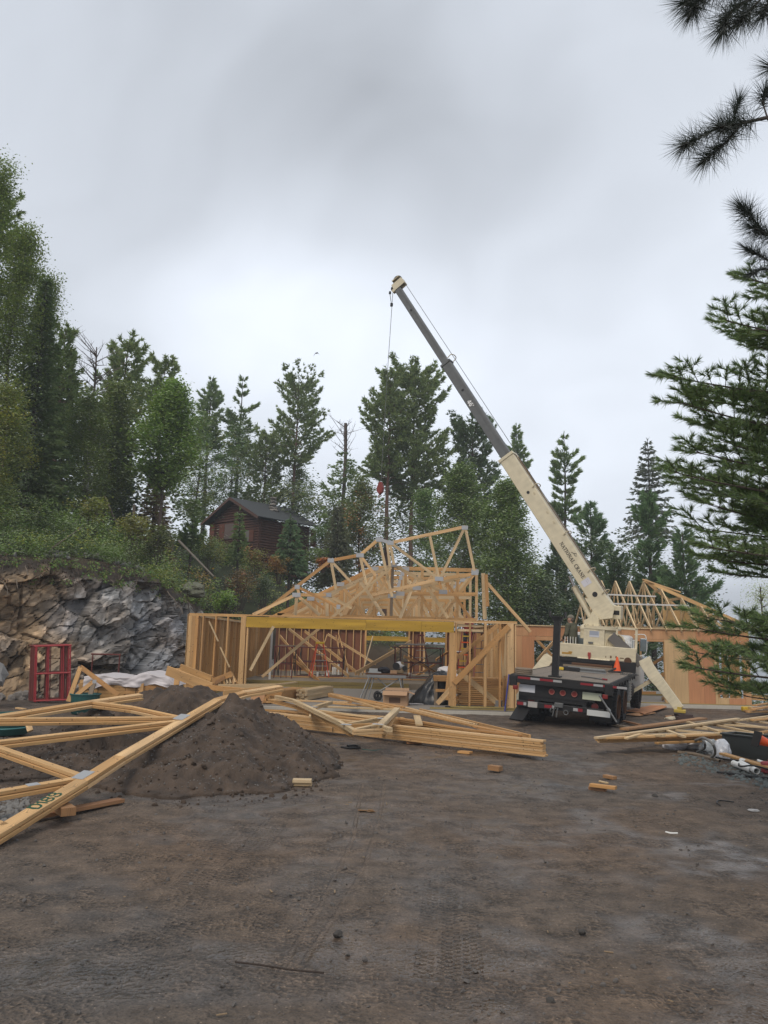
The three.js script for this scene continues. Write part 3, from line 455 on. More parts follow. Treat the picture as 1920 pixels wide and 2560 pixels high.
broadleaf('birch_tree', 'bushy olive birch behind the raised odd-shaped truss', 1158, 1165, 46, 92, 1530, { col: [0.162, 0.223, 0.081], birch: true, tr: .08, n: 230, cl: 1.1 });
broadleaf('birch_tree', 'tall full birch standing close beside the lower boom', 1268, 1205, 43, 82, 1560, { col: [0.173, 0.243, 0.085], birch: true, tr: .08, n: 260, cl: 1.1 });
broadleaf('birch_tree', 'thin pale-stemmed birch between the twin pines and the bushy birch', 1064, 1225, 50, 46, 1440, { col: [0.173, 0.254, 0.101], birch: true, tr: .07, n: 70 });
conifer('shapely white pine standing alone past the boom, tiered branches against the sky', 'white', 1410, 1082, 60, 66, 1300, { dens: 1.7, gap: .55 });
conifer('fuzzy blue-green pine below the shapely white pine', 'white', 1478, 1262, 48, 86, 1560, { dens: 1.6, gap: .4, col: [0.121, 0.193, 0.112] });
conifer('pointed grey spruce with drooping tiers standing against the sky', 'spruce', 1618, 1098, 56, 70, 1330, { col: [0.092, 0.112, 0.097], dens: .95, gap: .42 });
conifer('rounded young pine in front of the pointed grey spruce', 'white', 1622, 1240, 45, 88, 1560, { dens: 1.8, gap: .34, col: [0.121, 0.203, 0.101] });
conifer('dark pine crowding behind the turret of the crane', 'white', 1392, 1340, 52, 60, 1600, { dens: 1.4, col: [0.092, 0.142, 0.085] });
conifer('dark pine filling the gap behind the wing trusses', 'white', 1535, 1370, 44, 84, 1640, { dens: 1.5, col: [0.092, 0.151, 0.081] });
conifer('dark pine behind the descending hip trusses of the wing', 'white', 1708, 1330, 42, 80, 1560, { dens: 1.6, gap: .36, col: [0.101, 0.173, 0.085] });
broadleaf('birch_tree', 'low leafy tree behind the link wall beside the crane post', 1350, 1440, 46, 60, 1600, { col: [0.121, 0.173, 0.081], n: 80 });
broadleaf('willow_tree', 'yellow-green small-leaved tree at the picture edge beyond the wing', 1912, 1440, 24, 48, 1660, { col: [0.284, 0.344, 0.101], n: 60, per: 40, size: .06, cl: .8 });
// ground cover and far wood as masses
{
  const t = new Tri(200000);
  for (let i = 0; i < 1250; i++) { const u = rr(-30, 1000), d = rnd() < .4 ? rr(25.5, 34) : rr(27, 62), x = XD(u, d); const [h, s] = hillAt(x, d); if (s < (d < 31 ? .9 : .4)) continue; if (s < 2.4 && rnd() < .4) continue; const q = fbm(x * .25, d * .25, 5, 3), w = rnd(); const wa = u > 470 && u < 800 ? .2 : 0; const c = w < .10 + q * .3 + wa ? [.32, .34, .07] : w < .24 + q * .3 + wa && u > 480 ? [.30, .20, .05] : w < .30 + wa && u > 520 ? [.32, .13, .04] : w < .40 ? [.11, .15, .05] : [.16, .24, .065]; const hh = d > 43 ? rr(.3, .8) : .35 + Math.pow(rnd(), 2) * 1.9; for (let k = 0; k < 3; k++) leaves(t, V(x + gs() * .5, h + hh * rr(.2, .9), -d + gs() * .4), rr(.25, .5), d < 36 ? 60 : 42, d < 36 ? .085 : .12, c, .8); }
  stuff('undergrowth', t.geo(), LEAF, 'green and yellowing undergrowth covering the slope around the cabin', 'undergrowth');
  const g = new Tri(200000); const SK = [[-60, 1000], [60, 1010], [150, 955], [240, 965], [330, 950], [420, 975], [500, 1035], [600, 1055], [660, 1130], [740, 1215], [800, 1235], [880, 1240], [960, 1215], [1060, 1215], [1130, 1240], [1200, 1290], [1290, 1330], [1360, 1400]]; const sky = u => { let i = 1; while (i < SK.length - 1 && SK[i][0] < u) i++; return lerp(SK[i - 1][1], SK[i][1], clamp((u - SK[i - 1][0]) / (SK[i][0] - SK[i - 1][0]), 0, 1)); };
  for (let i = 0; i < 1250; i++) { const u = rnd() < .35 ? rr(700, 1340) : rr(-50, 1340), d = u < 480 ? rr(40, 54) : rr(61, 74), x = XD(u, d), h = Math.max(landAt(x, d), -1), top = atD(u, sky(u) + 40 * gs() + 12, d).y; const y = lerp(h, Math.max(h + 1, top), Math.pow(rnd(), .9)); leaves(g, V(x, y, -d), rr(.6, 1.1), 58, .26, pick([[.10, .135, .055], [.13, .175, .07], [.08, .11, .055], [.17, .195, .06], [.09, .12, .065]]), .8); }
  stuff('far_wood', g.geo(), LEAF, 'dim green wood filling in behind the separate trees', 'wood');
  const s = new Tri(60000); for (let i = 0; i < 900; i++) { const u = rr(1290, 1960), d = rr(42, 58), x = XD(u, d), h = Math.max(groundAt(x, d), -2.4); const y = h + rr(.1, u > 1790 ? 1.0 : u > 1400 ? 8.5 : 6); leaves(s, V(x, y, -d), rr(.4, .8), 60, .18, pick([[.07, .11, .045], [.09, .135, .055], [.055, .08, .04]]), .8); }
  stuff('shore_brush', s.geo(), LEAF, 'dark brush along the lake shore behind the house wing', 'brush');
  const q = new Tri(20000); for (let i = 0; i < 150; i++) { const u = rr(-20, 480), d = rr(25.6, 30.5), x = XD(u, d); const [h, ss] = hillAt(x, d); if (ss < .25 || ss > 3) continue; leaves(q, V(x, h + .08, -d), rr(.15, .35), 34, .09, pick([[.12, .2, .05], [.14, .2, .055], [.09, .13, .045]]), .4); } stuff('weeds', q.geo(), LEAF, 'patchy green weeds on the lip of the rock face', 'weeds');
}
const shrub = (label, u, v, d, r, c, alt) => { const p = atD(u, v, d); p.y = Math.max(landAt(p.x, d) + r * .5, p.y); const t = new Tri(8000), st = new Tri(400); for (let k = 0; k < 26; k++) { const q = V(gs() * r * .55, rr(-.3, 1) * r * .7, gs() * r * .5); leaves(t, q, r * .26, 55, .11, rnd() < .2 && alt ? alt : c, .8); cone(st, V(q.x * .3, -r, q.z * .3), q, .015, .005, 3, BK); } const o = thing('shrub', label, 'shrub', p); mesh('stem', st.geo(), BARKV, o); mesh('foliage', t.geo(), LEAF, o); };
shrub('bright yellow-green shrub below the large dark fir', 228, 1292, 32, 1.0, [0.210, 0.238, 0.049], YEL); shrub('yellow shrub at the top corner of the rock face', 330, 1330, 31.5, .9, [0.210, 0.210, 0.049], YEL); shrub('rounded green shrub just above the grey end of the rock face', 395, 1362, 33, 1.0, [0.112, 0.140, 0.042]); shrub('golden shrub in front of the cabin foundation', 640, 1408, 46, 1.1, [0.238, 0.238, 0.049], ORG); shrub('orange-leaved shrub below the cabin corner', 700, 1422, 46, .9, [0.308, 0.182, 0.042], ORG); shrub('rusty brown shrub hanging over the cut behind the garage', 600, 1470, 42, 1.2, [0.182, 0.119, 0.042], ORG); shrub('lime green grassy shrub behind the garage side wall', 560, 1512, 37, .8, [0.196, 0.308, 0.049]); shrub('small flame-orange sapling above the tall truss chord', 808, 1412, 48, .5, [0.476, 0.182, 0.028], ORG); shrub('pale green leafy shrub beside the orange sapling', 785, 1400, 48.5, .9, [0.154, 0.224, 0.056], YEL); shrub('olive shrub with yellow tips at the foot of the cabin gable', 520, 1385, 45, 1.2, [0.154, 0.196, 0.049], YEL); shrub('dark green shrub under the rusty one beside the garage roof', 660, 1480, 44, 1.1, [0.070, 0.112, 0.042]); shrub('green shrub between the cabin and the small dark spruce', 800, 1345, 52, 1.0, [0.112, 0.182, 0.056]);
{ const lg = (label, u0, v0, d0, u1, v1, d1, r, c) => { const a = atD(u0, v0, d0), b = atD(u1, v1, d1); const o = thing('fallen_log', label, 'log', a.clone().lerp(b, .5)); const t = new Tri(64); cone(t, a.clone().sub(o.position), b.clone().sub(o.position), r, r * .6, 7, c); mesh('trunk', t.geo(), BARKV, o); }; lg('grey fallen pole leaning down the slope from the bright maple', 447, 1352, 36, 535, 1442, 33.5, .06, [.16, .14, .12]); lg('short leaning broken stem among the yellow shrubs', 300, 1330, 32.5, 262, 1240, 33, .05, [.07, .055, .045]); lg('thin dead stick lying over the lip of the rock face', 130, 1370, 27.4, 205, 1318, 29, .025, [.16, .13, .1]); lg('dark stump among the shrubs below the bright maple', 332, 1340, 33, 336, 1262, 33, .1, [.1, .08, .065]); const bo = atD(485, 1446, 31.5); bo.y = Math.max(bo.y - .2, landAt(bo.x, 31.5)); const o = thing('boulder', 'lichen-covered boulder on the shoulder beside the grey rock face', 'boulder', bo); bo.y -= .28; o.position.copy(bo); mesh('rock', (() => { const g = new THREE.IcosahedronGeometry(.4, 5), P = g.attributes.position; for (let i = 0; i < P.count; i++) { const x = P.getX(i), y = P.getY(i), z = P.getZ(i), f = 1 + .9 * fbm(x * 2.6 + 3, y * 2.6, z * 2.6, 5) - .16 * Math.abs(noise(x * 7, y * 7, z * 7)); P.setXYZ(i, x * f * 1.25, y * f * .8, z * f); } g.computeVertexNormals(); return g; })(), std(.14, .145, .105, { roughness: .95, bumpMap: grainBump, bumpScale: .02 }), o); }
// ---------------------------------------------------------------- near pines at the edge of the road
function needles(t, p, d, L, w, n, spread, c) { for (let i = 0; i < n; i++) { const q = V(d.x + gs() * spread, d.y + gs() * spread, d.z + gs() * spread).normalize(); const s = V(rnd() - .5, rnd() - .5, rnd() - .5).cross(q).normalize().multiplyScalar(w * .5); const l = L * rr(.7, 1.1), k = vv(c, .3); t.t(p.x - s.x, p.y - s.y, p.z - s.z, p.x + s.x, p.y + s.y, p.z + s.z, p.x + q.x * l, p.y + q.y * l, p.z + q.z * l, ...k); } }
{ // white pine with soft sprays reaching over the yard
  const base = V(6.1, groundAt(6.1, 9.6), -9.6); const tr = new Tri(), cr = new Tri(60000); const H = 13; for (let i = 0; i < 10; i++) cone(tr, V(.1 * Math.sin(i), H * i / 10, 0), V(.1 * Math.sin(i + 1), H * (i + 1) / 10, 0), lerp(.24, .05, i / 10), lerp(.24, .05, (i + 1) / 10), 10, vv(BK, .12));
  const C0 = [.19, .28, .085];
  const twig = (a, dir, L, lvl) => { const e = a.clone().addScaledVector(dir, L).add(V(0, L * .1, 0)); cone(tr, a, e, .004 + L * .006, .002, 3, BK); const n = Math.max(2, Math.round(L / .05)); for (let i = 1; i <= n; i++) { const p = a.clone().lerp(e, .25 + .75 * i / n); needles(cr, p, dir.clone().add(V(0, .12, 0)), .125, .011, 13, .7, C0); } needles(cr, e, dir, .12, .009, 12, .32, [.13, .19, .09]); if (lvl > 0) { const m = Math.round(L / .13); for (let i = 1; i <= m; i++) { const s = i % 2 ? 1 : -1, p = a.clone().lerp(e, .2 + .72 * i / m); const sd = V(-dir.z, 0, dir.x).multiplyScalar(s).addScaledVector(dir, 1.0).add(V(0, rr(-.1, .3), 0)).normalize(); twig(p, sd, L * rr(.3, .5) * (1.1 - i / m * .5), lvl - 1); } } };
  const limb = (y, u, v, d, k = 1) => { const a = V(0, y - base.y, 0), e = atD(u, v, d).sub(base); const L = a.distanceTo(e); const mid = a.clone().lerp(e, .5).add(V(0, -.10 * L * .6, rr(-.2, .2))); const cv = new THREE.QuadraticBezierCurve3(a, mid, e); const N = 12; for (let i = 0; i < N; i++) cone(tr, cv.getPoint(i / N), cv.getPoint((i + 1) / N), lerp(.03, .005, i / N), lerp(.03, .005, (i + 1) / N), 5, BK); const nt = Math.round(L * 10 * k); for (let i = 0; i < nt; i++) { const s = lerp(.12, 1, (i + .5) / nt), p = cv.getPoint(s), tg = cv.getTangent(s).normalize(); const sd = V(-tg.z, 0, tg.x).multiplyScalar(i % 2 ? 1 : -1).addScaledVector(tg, rr(.5, 1.1)).add(V(0, rr(-.15, .45), 0)).normalize(); twig(p, sd, rr(.36, .78) * (1.2 - s * .65), 1); } twig(cv.getPoint(.96), cv.getTangent(1).normalize(), .24, 0); };
  const yv = v => atD(1960, v, 9.6).y;
  for (const [v0, u, v, d, k] of [[760, 1862, 698, 9.4], [860, 1795, 800, 9.3], [930, 1850, 860, 10.1], [985, 1668, 942, 9.2], [1020, 1735, 1000, 9.9], [1090, 1690, 1008, 9.5], [1120, 1740, 1065, 10.2], [1160, 1782, 1100, 9.3], [1210, 1722, 1130, 9.5], [1250, 1668, 1180, 9.2], [1290, 1712, 1215, 10.2], [1320, 1725, 1262, 9.4], [1350, 1700, 1320, 9.8], [1390, 1725, 1368, 9.0, .8], [1400, 1740, 1398, 9.6], [1430, 1770, 1436, 10.2, .6], [1560, 1720, 1545, 9.3, .6], [1600, 1700, 1572, 9.5, .6], [1640, 1722, 1630, 8.9, .6], [1690, 1726, 1668, 9.1, .5], [1730, 1790, 1716, 9.6, .5], [1745, 1850, 1740, 9.2, .5], [900, 1900, 820, 9.9], [1060, 1900, 980, 9.0], [1180, 1880, 1130, 10.4], [1300, 1870, 1260, 9.0], [1360, 1850, 1320, 10], [1580, 1880, 1560, 9.2, .6], [1660, 1870, 1640, 9.8, .6]]) limb(yv(v0), u + (v > 1230 && v < 1600 ? 48 : v > 1600 ? 10 : 18), v, d, k || 1);
  for (let i = 0; i < 20; i++) { const az = rr(-1.5, 1.5), y = rr(2.2, 12.4), L = rr(1.2, 2.6) * (1.15 - y / 14); const a = V(0, y, 0), e = V(Math.cos(az) * L, y + .3, Math.sin(az) * L); cone(tr, a, e, .035, .006, 4, BK); const D = e.clone().sub(a).normalize(); for (let k = 0; k < 13; k++) { const q = k / 12, p = a.clone().lerp(e, lerp(.2, 1, q)), sd = V(-D.z, 0, D.x).multiplyScalar(k % 2 ? 1 : -1).addScaledVector(D, .9).add(V(0, rr(0, .4), 0)).normalize(); twig(p, sd, rr(.35, .7) * (1.2 - q * .6), 1); } }
  treeThing('pine_tree', 'large soft-needled white pine beside the road reaching its sprays over the house wing', 'pine tree', base, tr, cr);
}
{ // long-needled pine whose branch tips hang in from above
  const base = V(4.4, 0, -3.2); const tr = new Tri(), cr = new Tri(30000); const H = 9; for (let i = 0; i < 8; i++) cone(tr, V(0, H * i / 8, 0), V(0, H * (i + 1) / 8, 0), lerp(.2, .06, i / 8), lerp(.2, .06, (i + 1) / 8), 9, vv(BKR, .12)); const c = [.035, .05, .035];
  const P = (u, v, d) => atD(u, v, d).sub(base);
  const br = (pts, r, tips) => { const cv = new THREE.CatmullRomCurve3(pts); for (let i = 0; i < 14; i++) cone(tr, cv.getPoint(i / 14), cv.getPoint((i + 1) / 14), lerp(r, r * .5, i / 14), lerp(r, r * .5, (i + 1) / 14), 6, BK); const [from, nn, L] = tips; for (let i = 0; i < nn; i++) { const s = lerp(from, 1, Math.pow(i / nn, .8)), p = cv.getPoint(s), d = cv.getTangent(s); needles(cr, p, d.clone().multiplyScalar(.55), L, .0026, 16, .95, c); } needles(cr, cv.getPoint(1), cv.getTangent(1), L, .0026, 50, .55, c); };
  const root = (v, dd = 0) => V(-.1, P(1960, v, 3.2).y, dd);
  br([root(330), P(1990, 285, 3.15), P(1900, 298, 3.1), P(1840, 312, 3.1), P(1800, 318, 3.05)], .011, [.55, 40, .13]); br([P(1850, 310, 3.1), P(1825, 345, 3.1), P(1790, 378, 3.1), P(1765, 398, 3.1)], .006, [.2, 26, .13]); br([P(1835, 313, 3.1), P(1838, 285, 3.12), P(1845, 258, 3.12)], .004, [.3, 10, .1]); br([P(1800, 318, 3.1), P(1745, 345, 3.08), P(1712, 362, 3.05)], .004, [.2, 22, .125]); br([P(1920, 300, 3.1), P(1908, 250, 3.15), P(1915, 232, 3.15)], .004, [.3, 14, .12]);
  br([root(20), P(1960, -30, 3.0), P(1880, -5, 2.95), P(1820, 40, 2.9), P(1808, 70, 2.9)], .01, [.4, 44, .13]); br([P(1880, -5, 2.95), P(1800, -20, 2.95), P(1715, 5, 2.95)], .006, [.1, 44, .13]); br([P(1900, 0, 2.9), P(1870, 30, 2.9), P(1850, 50, 2.9)], .005, [.1, 24, .12]); br([P(1960, -10, 3.0), P(1925, 10, 2.95), P(1910, 30, 2.95)], .005, [.1, 24, .13]); br([P(1760, -20, 2.95), P(1740, 10, 2.95), P(1730, 25, 2.95)], .005, [.1, 26, .12]);
  br([root(200), P(1980, 165, 3.2), P(1932, 168, 3.2)], .006, [.4, 18, .12]);
  br([root(640), P(1985, 615, 3.4), P(1930, 590, 3.4), P(1885, 570, 3.35)], .009, [.4, 36, .12]); br([P(1915, 585, 3.4), P(1880, 545, 3.35), P(1858, 522, 3.35)], .005, [.2, 26, .11]); br([P(1960, 680, 3.45), P(1910, 645, 3.4), P(1872, 625, 3.4)], .004, [.3, 22, .09]); br([P(1970, 690, 3.45), P(1915, 672, 3.4), P(1880, 684, 3.4)], .004, [.3, 16, .08]);
  treeThing('pine_tree', 'long-needled pine whose dark branch tips hang into the sky from above', 'pine tree', base, tr, cr);
}
// ---------------------------------------------------------------- concrete floors and step
const SL = .12, DF = 23.8, WT = 2.72;          // slab level, depth of the garage front, top of the walls
const XL = -5.7, XR = 3.96;
{
  const g = bx((XL + XR) / 2, SL - .15, -(DF + 33) / 2 + .1, XR - XL + .3, .3, 33 - DF); structure('concrete_floor', g, CONC);
  structure('concrete_floor', bx((XL + XR) / 2, .2, -39.2, XR - XL + .3, .3, 12.4), std(.26, .22, .17, { map: dirtyTex, roughness: .8 }));
  structure('concrete_floor', bx(8.7, SL - .15, -32.8, 9.4, .298, 8.6), CONC);
  structure('concrete_kerb', bx((XL + XR) / 2, -.02, -DF + .24, XR - XL + .42, .22, .14), CONCEDGE);
  structure('concrete_kerb', bx(8.7, -.02, -28.42, 9.5, .26, .16), CONCEDGE);
}
// ---------------------------------------------------------------- framed garage
const garage = thing('timber_garage_frame', 'open timber garage frame with yellow header beam and a crowd of roof trusses on top', 'building frame', V((XL + XR) / 2, 0, -DF));
const B = (p, n, a, b, w, t, m, up) => board(p, n, a, b, w, t, m || pick(WOOD), up);
function stud(p, x, d, y0, y1, w = .038, dep = .14, m) { return B(p, 'stud', V(x, y0, -d), V(x, y1, -d), dep, w, m || pick(WOOD), V(0, 0, 1)); }
const SIDE = V(0, 0, 1);
{
  const fw = sub('front_wall', garage);
  B(fw, 'top_plate', V(XL, WT - .019, -DF), V(XR + .1, WT - .019, -DF), .14, .038, pick(WOOD), SIDE);
  B(fw, 'top_plate', V(XL, WT - .06, -DF), V(-4.02, WT - .06, -DF), .14, .038, pick(WOOD), SIDE); B(fw, 'top_plate', V(2.17, WT - .06, -DF), V(XR + .1, WT - .06, -DF), .14, .038, pick(WOOD), SIDE);
  B(fw, 'bottom_plate', V(1.5, SL + .02, -DF), V(XR + .1, SL + .02, -DF), .14, .04, TREATED, SIDE); B(fw, 'bottom_plate', V(2.1, SL + .075, -DF), V(XR + .1, SL + .075, -DF), .14, .04, TREATED, SIDE); B(fw, 'bottom_plate', V(XL, SL + .02, -DF), V(-4.0, SL + .02, -DF), .14, .04, TREATED, SIDE);
  const y0 = SL + .097, y1 = WT - .08;
  for (const u of [489, 497, 505]) stud(fw, XD(u, DF), DF, y0 - .05, y1, .1);
  for (const u of [520, 551, 580]) stud(fw, XD(u + (u - 500) * .02, DF), DF, y0 - .05, y1, .04);
  stud(fw, -4.1, DF, y0 - .05, y1, .15); stud(fw, -3.97, DF + .01, y0 - .05, 2.34, .045);
  stud(fw, 2.13, DF - .004, y0, 2.34, .17); stud(fw, 2.24, DF, y0, y1, .04);
  for (const u of [1180, 1218, 1254]) stud(fw, XD(u, DF), DF, y0, y1, u === 1218 ? .07 : .045);
  stud(fw, XR - .1, DF - .003, y0 - .02, y1, .19); stud(fw, XR + .05, DF + .02, y0 - .02, y1, .04);
  mesh('header_beam', boardGeo(V(-4.02, 2.50, -DF + .052), V(-.45, 2.50, -DF + .052), .31, .045, V(0, 1, 0)).translate(-garage.position.x, 0, DF), HEADER, fw);
  mesh('header_beam', boardGeo(V(-.445, 2.50, -DF + .05), V(1.2, 2.50, -DF + .05), .31, .045, V(0, 1, 0)).translate(-garage.position.x, 0, DF), HEADER, fw);
  mesh('header_beam', boardGeo(V(1.205, 2.50, -DF + .052), V(2.17, 2.50, -DF + .052), .31, .045, V(0, 1, 0)).translate(-garage.position.x, 0, DF), HEADER, fw);
  B(fw, 'header_core', V(-4.02, 2.50, -DF - .02), V(2.17, 2.50, -DF - .02), .3, .09, WARM[2], V(0, 1, 0));
  for (const y of [2.42, 2.56]) B(fw, 'blocking', V(2.28, y, -DF - .02), V(3.05, y, -DF - .02), .07, .04, PALE[0], V(0, 1, 0));
  const brace = (u0, v0, u1, v1, d, w, m) => B(fw, 'brace', atD(u0, v0, d), atD(u1, v1, d), w, .038, m, V(0, 1, 0));
  brace(1135, 1708, 1272, 1566, DF - .1, .16, WOOD[5]); brace(1137, 1648, 1246, 1562, DF + .5, .12, WOOD[1]);
  brace(1143, 1676, 1252, 1764, DF + .35, .16, PALE[1]); brace(1093, 1759, 1130, 1718, DF - .04, .13, WOOD[2]); brace(1116, 1750, 1126, 1662, DF + .4, .13, WOOD[1]);
  brace(1258, 1700, 1245, 1572, DF + 1.2, .05, PALE[0]); brace(1268, 1570, 1262, 1690, DF + 1.8, .12, PALE[1]);
  brace(523, 1553, 546, 1604, DF - .1, .04, PALE[0]); brace(551, 1618, 574, 1668, DF - .1, .04, PALE[1]);
  brace(626, 1676, 684, 1566, DF - .3, .085, PALE[0]); brace(655, 1692, 978, 1418, DF + .6, .085, PALE[1]);
  // left side wall, seen from inside: studs against sheathing
  const lw = sub('side_wall', garage), DB = 41;
  B(lw, 'top_plate', V(XL, WT - .06, -DF - .1), V(XL, WT - .06, -DB), .14, .038, PALE[0], V(1, 0, 0)); B(lw, 'top_plate', V(XL, WT - .019, -DF - .1), V(XL, WT - .019, -DB), .14, .038, WOOD[0], V(1, 0, 0));
  B(lw, 'bottom_plate', V(XL, SL + .02, -DF - .1), V(XL, SL + .02, -DB), .14, .04, TREATED, V(1, 0, 0));
  for (let d = DF + .5; d < DB; d += .61) stud(lw, XL, d, SL + .04, WT - .08, .14, .05);
  for (let d = DF, i = 0; d < DB - .3; d += 1.22, i++) mesh('sheathing_panel', bx(XL - .082 - garage.position.x, (SL + WT) / 2 - .03, DF - d - .61, .012, WT - SL, 1.212), PLYIN[i % 2], lw);
  B(lw, 'corner_board', V(XL + .1, SL, -DB - .05), V(XL + .1, WT - .2, -DB - .05), .1, .1, PVC, SIDE);
  // right side wall
  const rw = sub('side_wall', garage);
  B(rw, 'top_plate', V(XR + .05, WT - .019, -DF - .1), V(XR + .05, WT - .019, -44), .14, .038, WOOD[0], V(1, 0, 0)); B(rw, 'bottom_plate', V(XR + .05, SL + .04, -DF - .1), V(XR + .05, SL + .04, -44), .14, .04, TREATED, V(1, 0, 0));
  for (let d = DF + .6; d < 44; d += .61) stud(rw, XR + .05, d, SL + .06, WT - .04, .13, .045, d < 27 ? WARM[0] : undefined);
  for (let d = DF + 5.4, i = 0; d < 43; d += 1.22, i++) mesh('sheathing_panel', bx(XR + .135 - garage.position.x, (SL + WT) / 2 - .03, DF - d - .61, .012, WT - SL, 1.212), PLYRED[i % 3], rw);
  // back wall with two openings
  const bw = sub('back_wall', garage), DK = 44, F2 = .35;
  B(bw, 'top_plate', V(XL, WT - .02, -DK), V(XR, WT - .02, -DK), .14, .04, WOOD[2], SIDE); B(bw, 'top_plate', V(XL, WT - .062, -DK), V(XR, WT - .062, -DK), .14, .04, WOOD[0], SIDE);
  B(bw, 'bottom_plate', V(XL, F2 + .02, -DK), V(-.8, F2 + .02, -DK), .14, .04, WOOD[3], SIDE);
  const open = [[-.78, 1.52], [2.45, 3.55]];
  for (let x = XL + .1; x < XR; x += .41) if (!open.some(o => x > o[0] - .05 && x < o[1] + .05)) stud(bw, x, DK, F2 + .04, WT - .085, .05, .12);
  for (const o of open) { B(bw, 'header_beam', V(o[0] - .05, 2.21, -DK + .05), V(o[1] + .05, 2.21, -DK + .05), .26, .05, HEADER, V(0, 1, 0)); for (const x of [o[0] - .05, o[1] + .05]) stud(bw, x, DK - .02, F2, WT - .085, .1); }
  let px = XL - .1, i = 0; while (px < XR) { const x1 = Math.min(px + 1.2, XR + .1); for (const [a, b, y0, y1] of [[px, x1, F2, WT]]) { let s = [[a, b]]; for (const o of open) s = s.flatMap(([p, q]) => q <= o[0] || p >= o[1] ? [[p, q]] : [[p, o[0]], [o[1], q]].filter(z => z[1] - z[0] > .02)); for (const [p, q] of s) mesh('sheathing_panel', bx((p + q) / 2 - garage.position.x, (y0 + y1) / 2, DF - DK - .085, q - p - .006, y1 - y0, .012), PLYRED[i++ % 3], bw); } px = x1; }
  // temporary braces inside
  const ib = (u0, v0, u1, v1, d0, d1, w = .14, m) => B(garage, 'brace', atD(u0, v0, d0), atD(u1, v1, d1), w, .038, m || pick(WOOD), V(0, 1, 0));
  ib(700, 1590, 790, 1700, 41, 35); ib(722, 1572, 872, 1690, 43, 37); ib(762, 1578, 898, 1686, 43, 38); ib(820, 1586, 940, 1660, 43.5, 41, .12); ib(888, 1684, 1028, 1604, 36, 42, .17, WOOD[2]); ib(932, 1592, 906, 1685, 42.5, 37, .11, PALE[2]);
  ib(818, 1588, 806, 1622, 43, 41, .1); ib(846, 1585, 872, 1678, 43, 38, .12); ib(840, 1590, 850, 1640, 43, 41.5, .12); ib(735, 1650, 800, 1705, 38, 34, .13); ib(1010, 1640, 1110, 1690, 36, 38, .1, WOOD[3]); ib(1090, 1650, 1120, 1630, 41, 43, .12); ib(1040, 1690, 1090, 1660, 42, 43.5, .12, WARM[0]);
  // floor framing at the step
  for (const [y, d] of [[.30, 32.92], [.17, 32.78]]) B(garage, 'rim_joist', V(XL + .2, y, -d), V(1.2, y, -d), .12, .04, TREATED, V(0, 1, 0));
  B(garage, 'rim_joist', V(XL + .2, .39, -36), V(XR - .3, .39, -36), .05, .1, WOOD[3], V(0, 1, 0));
}
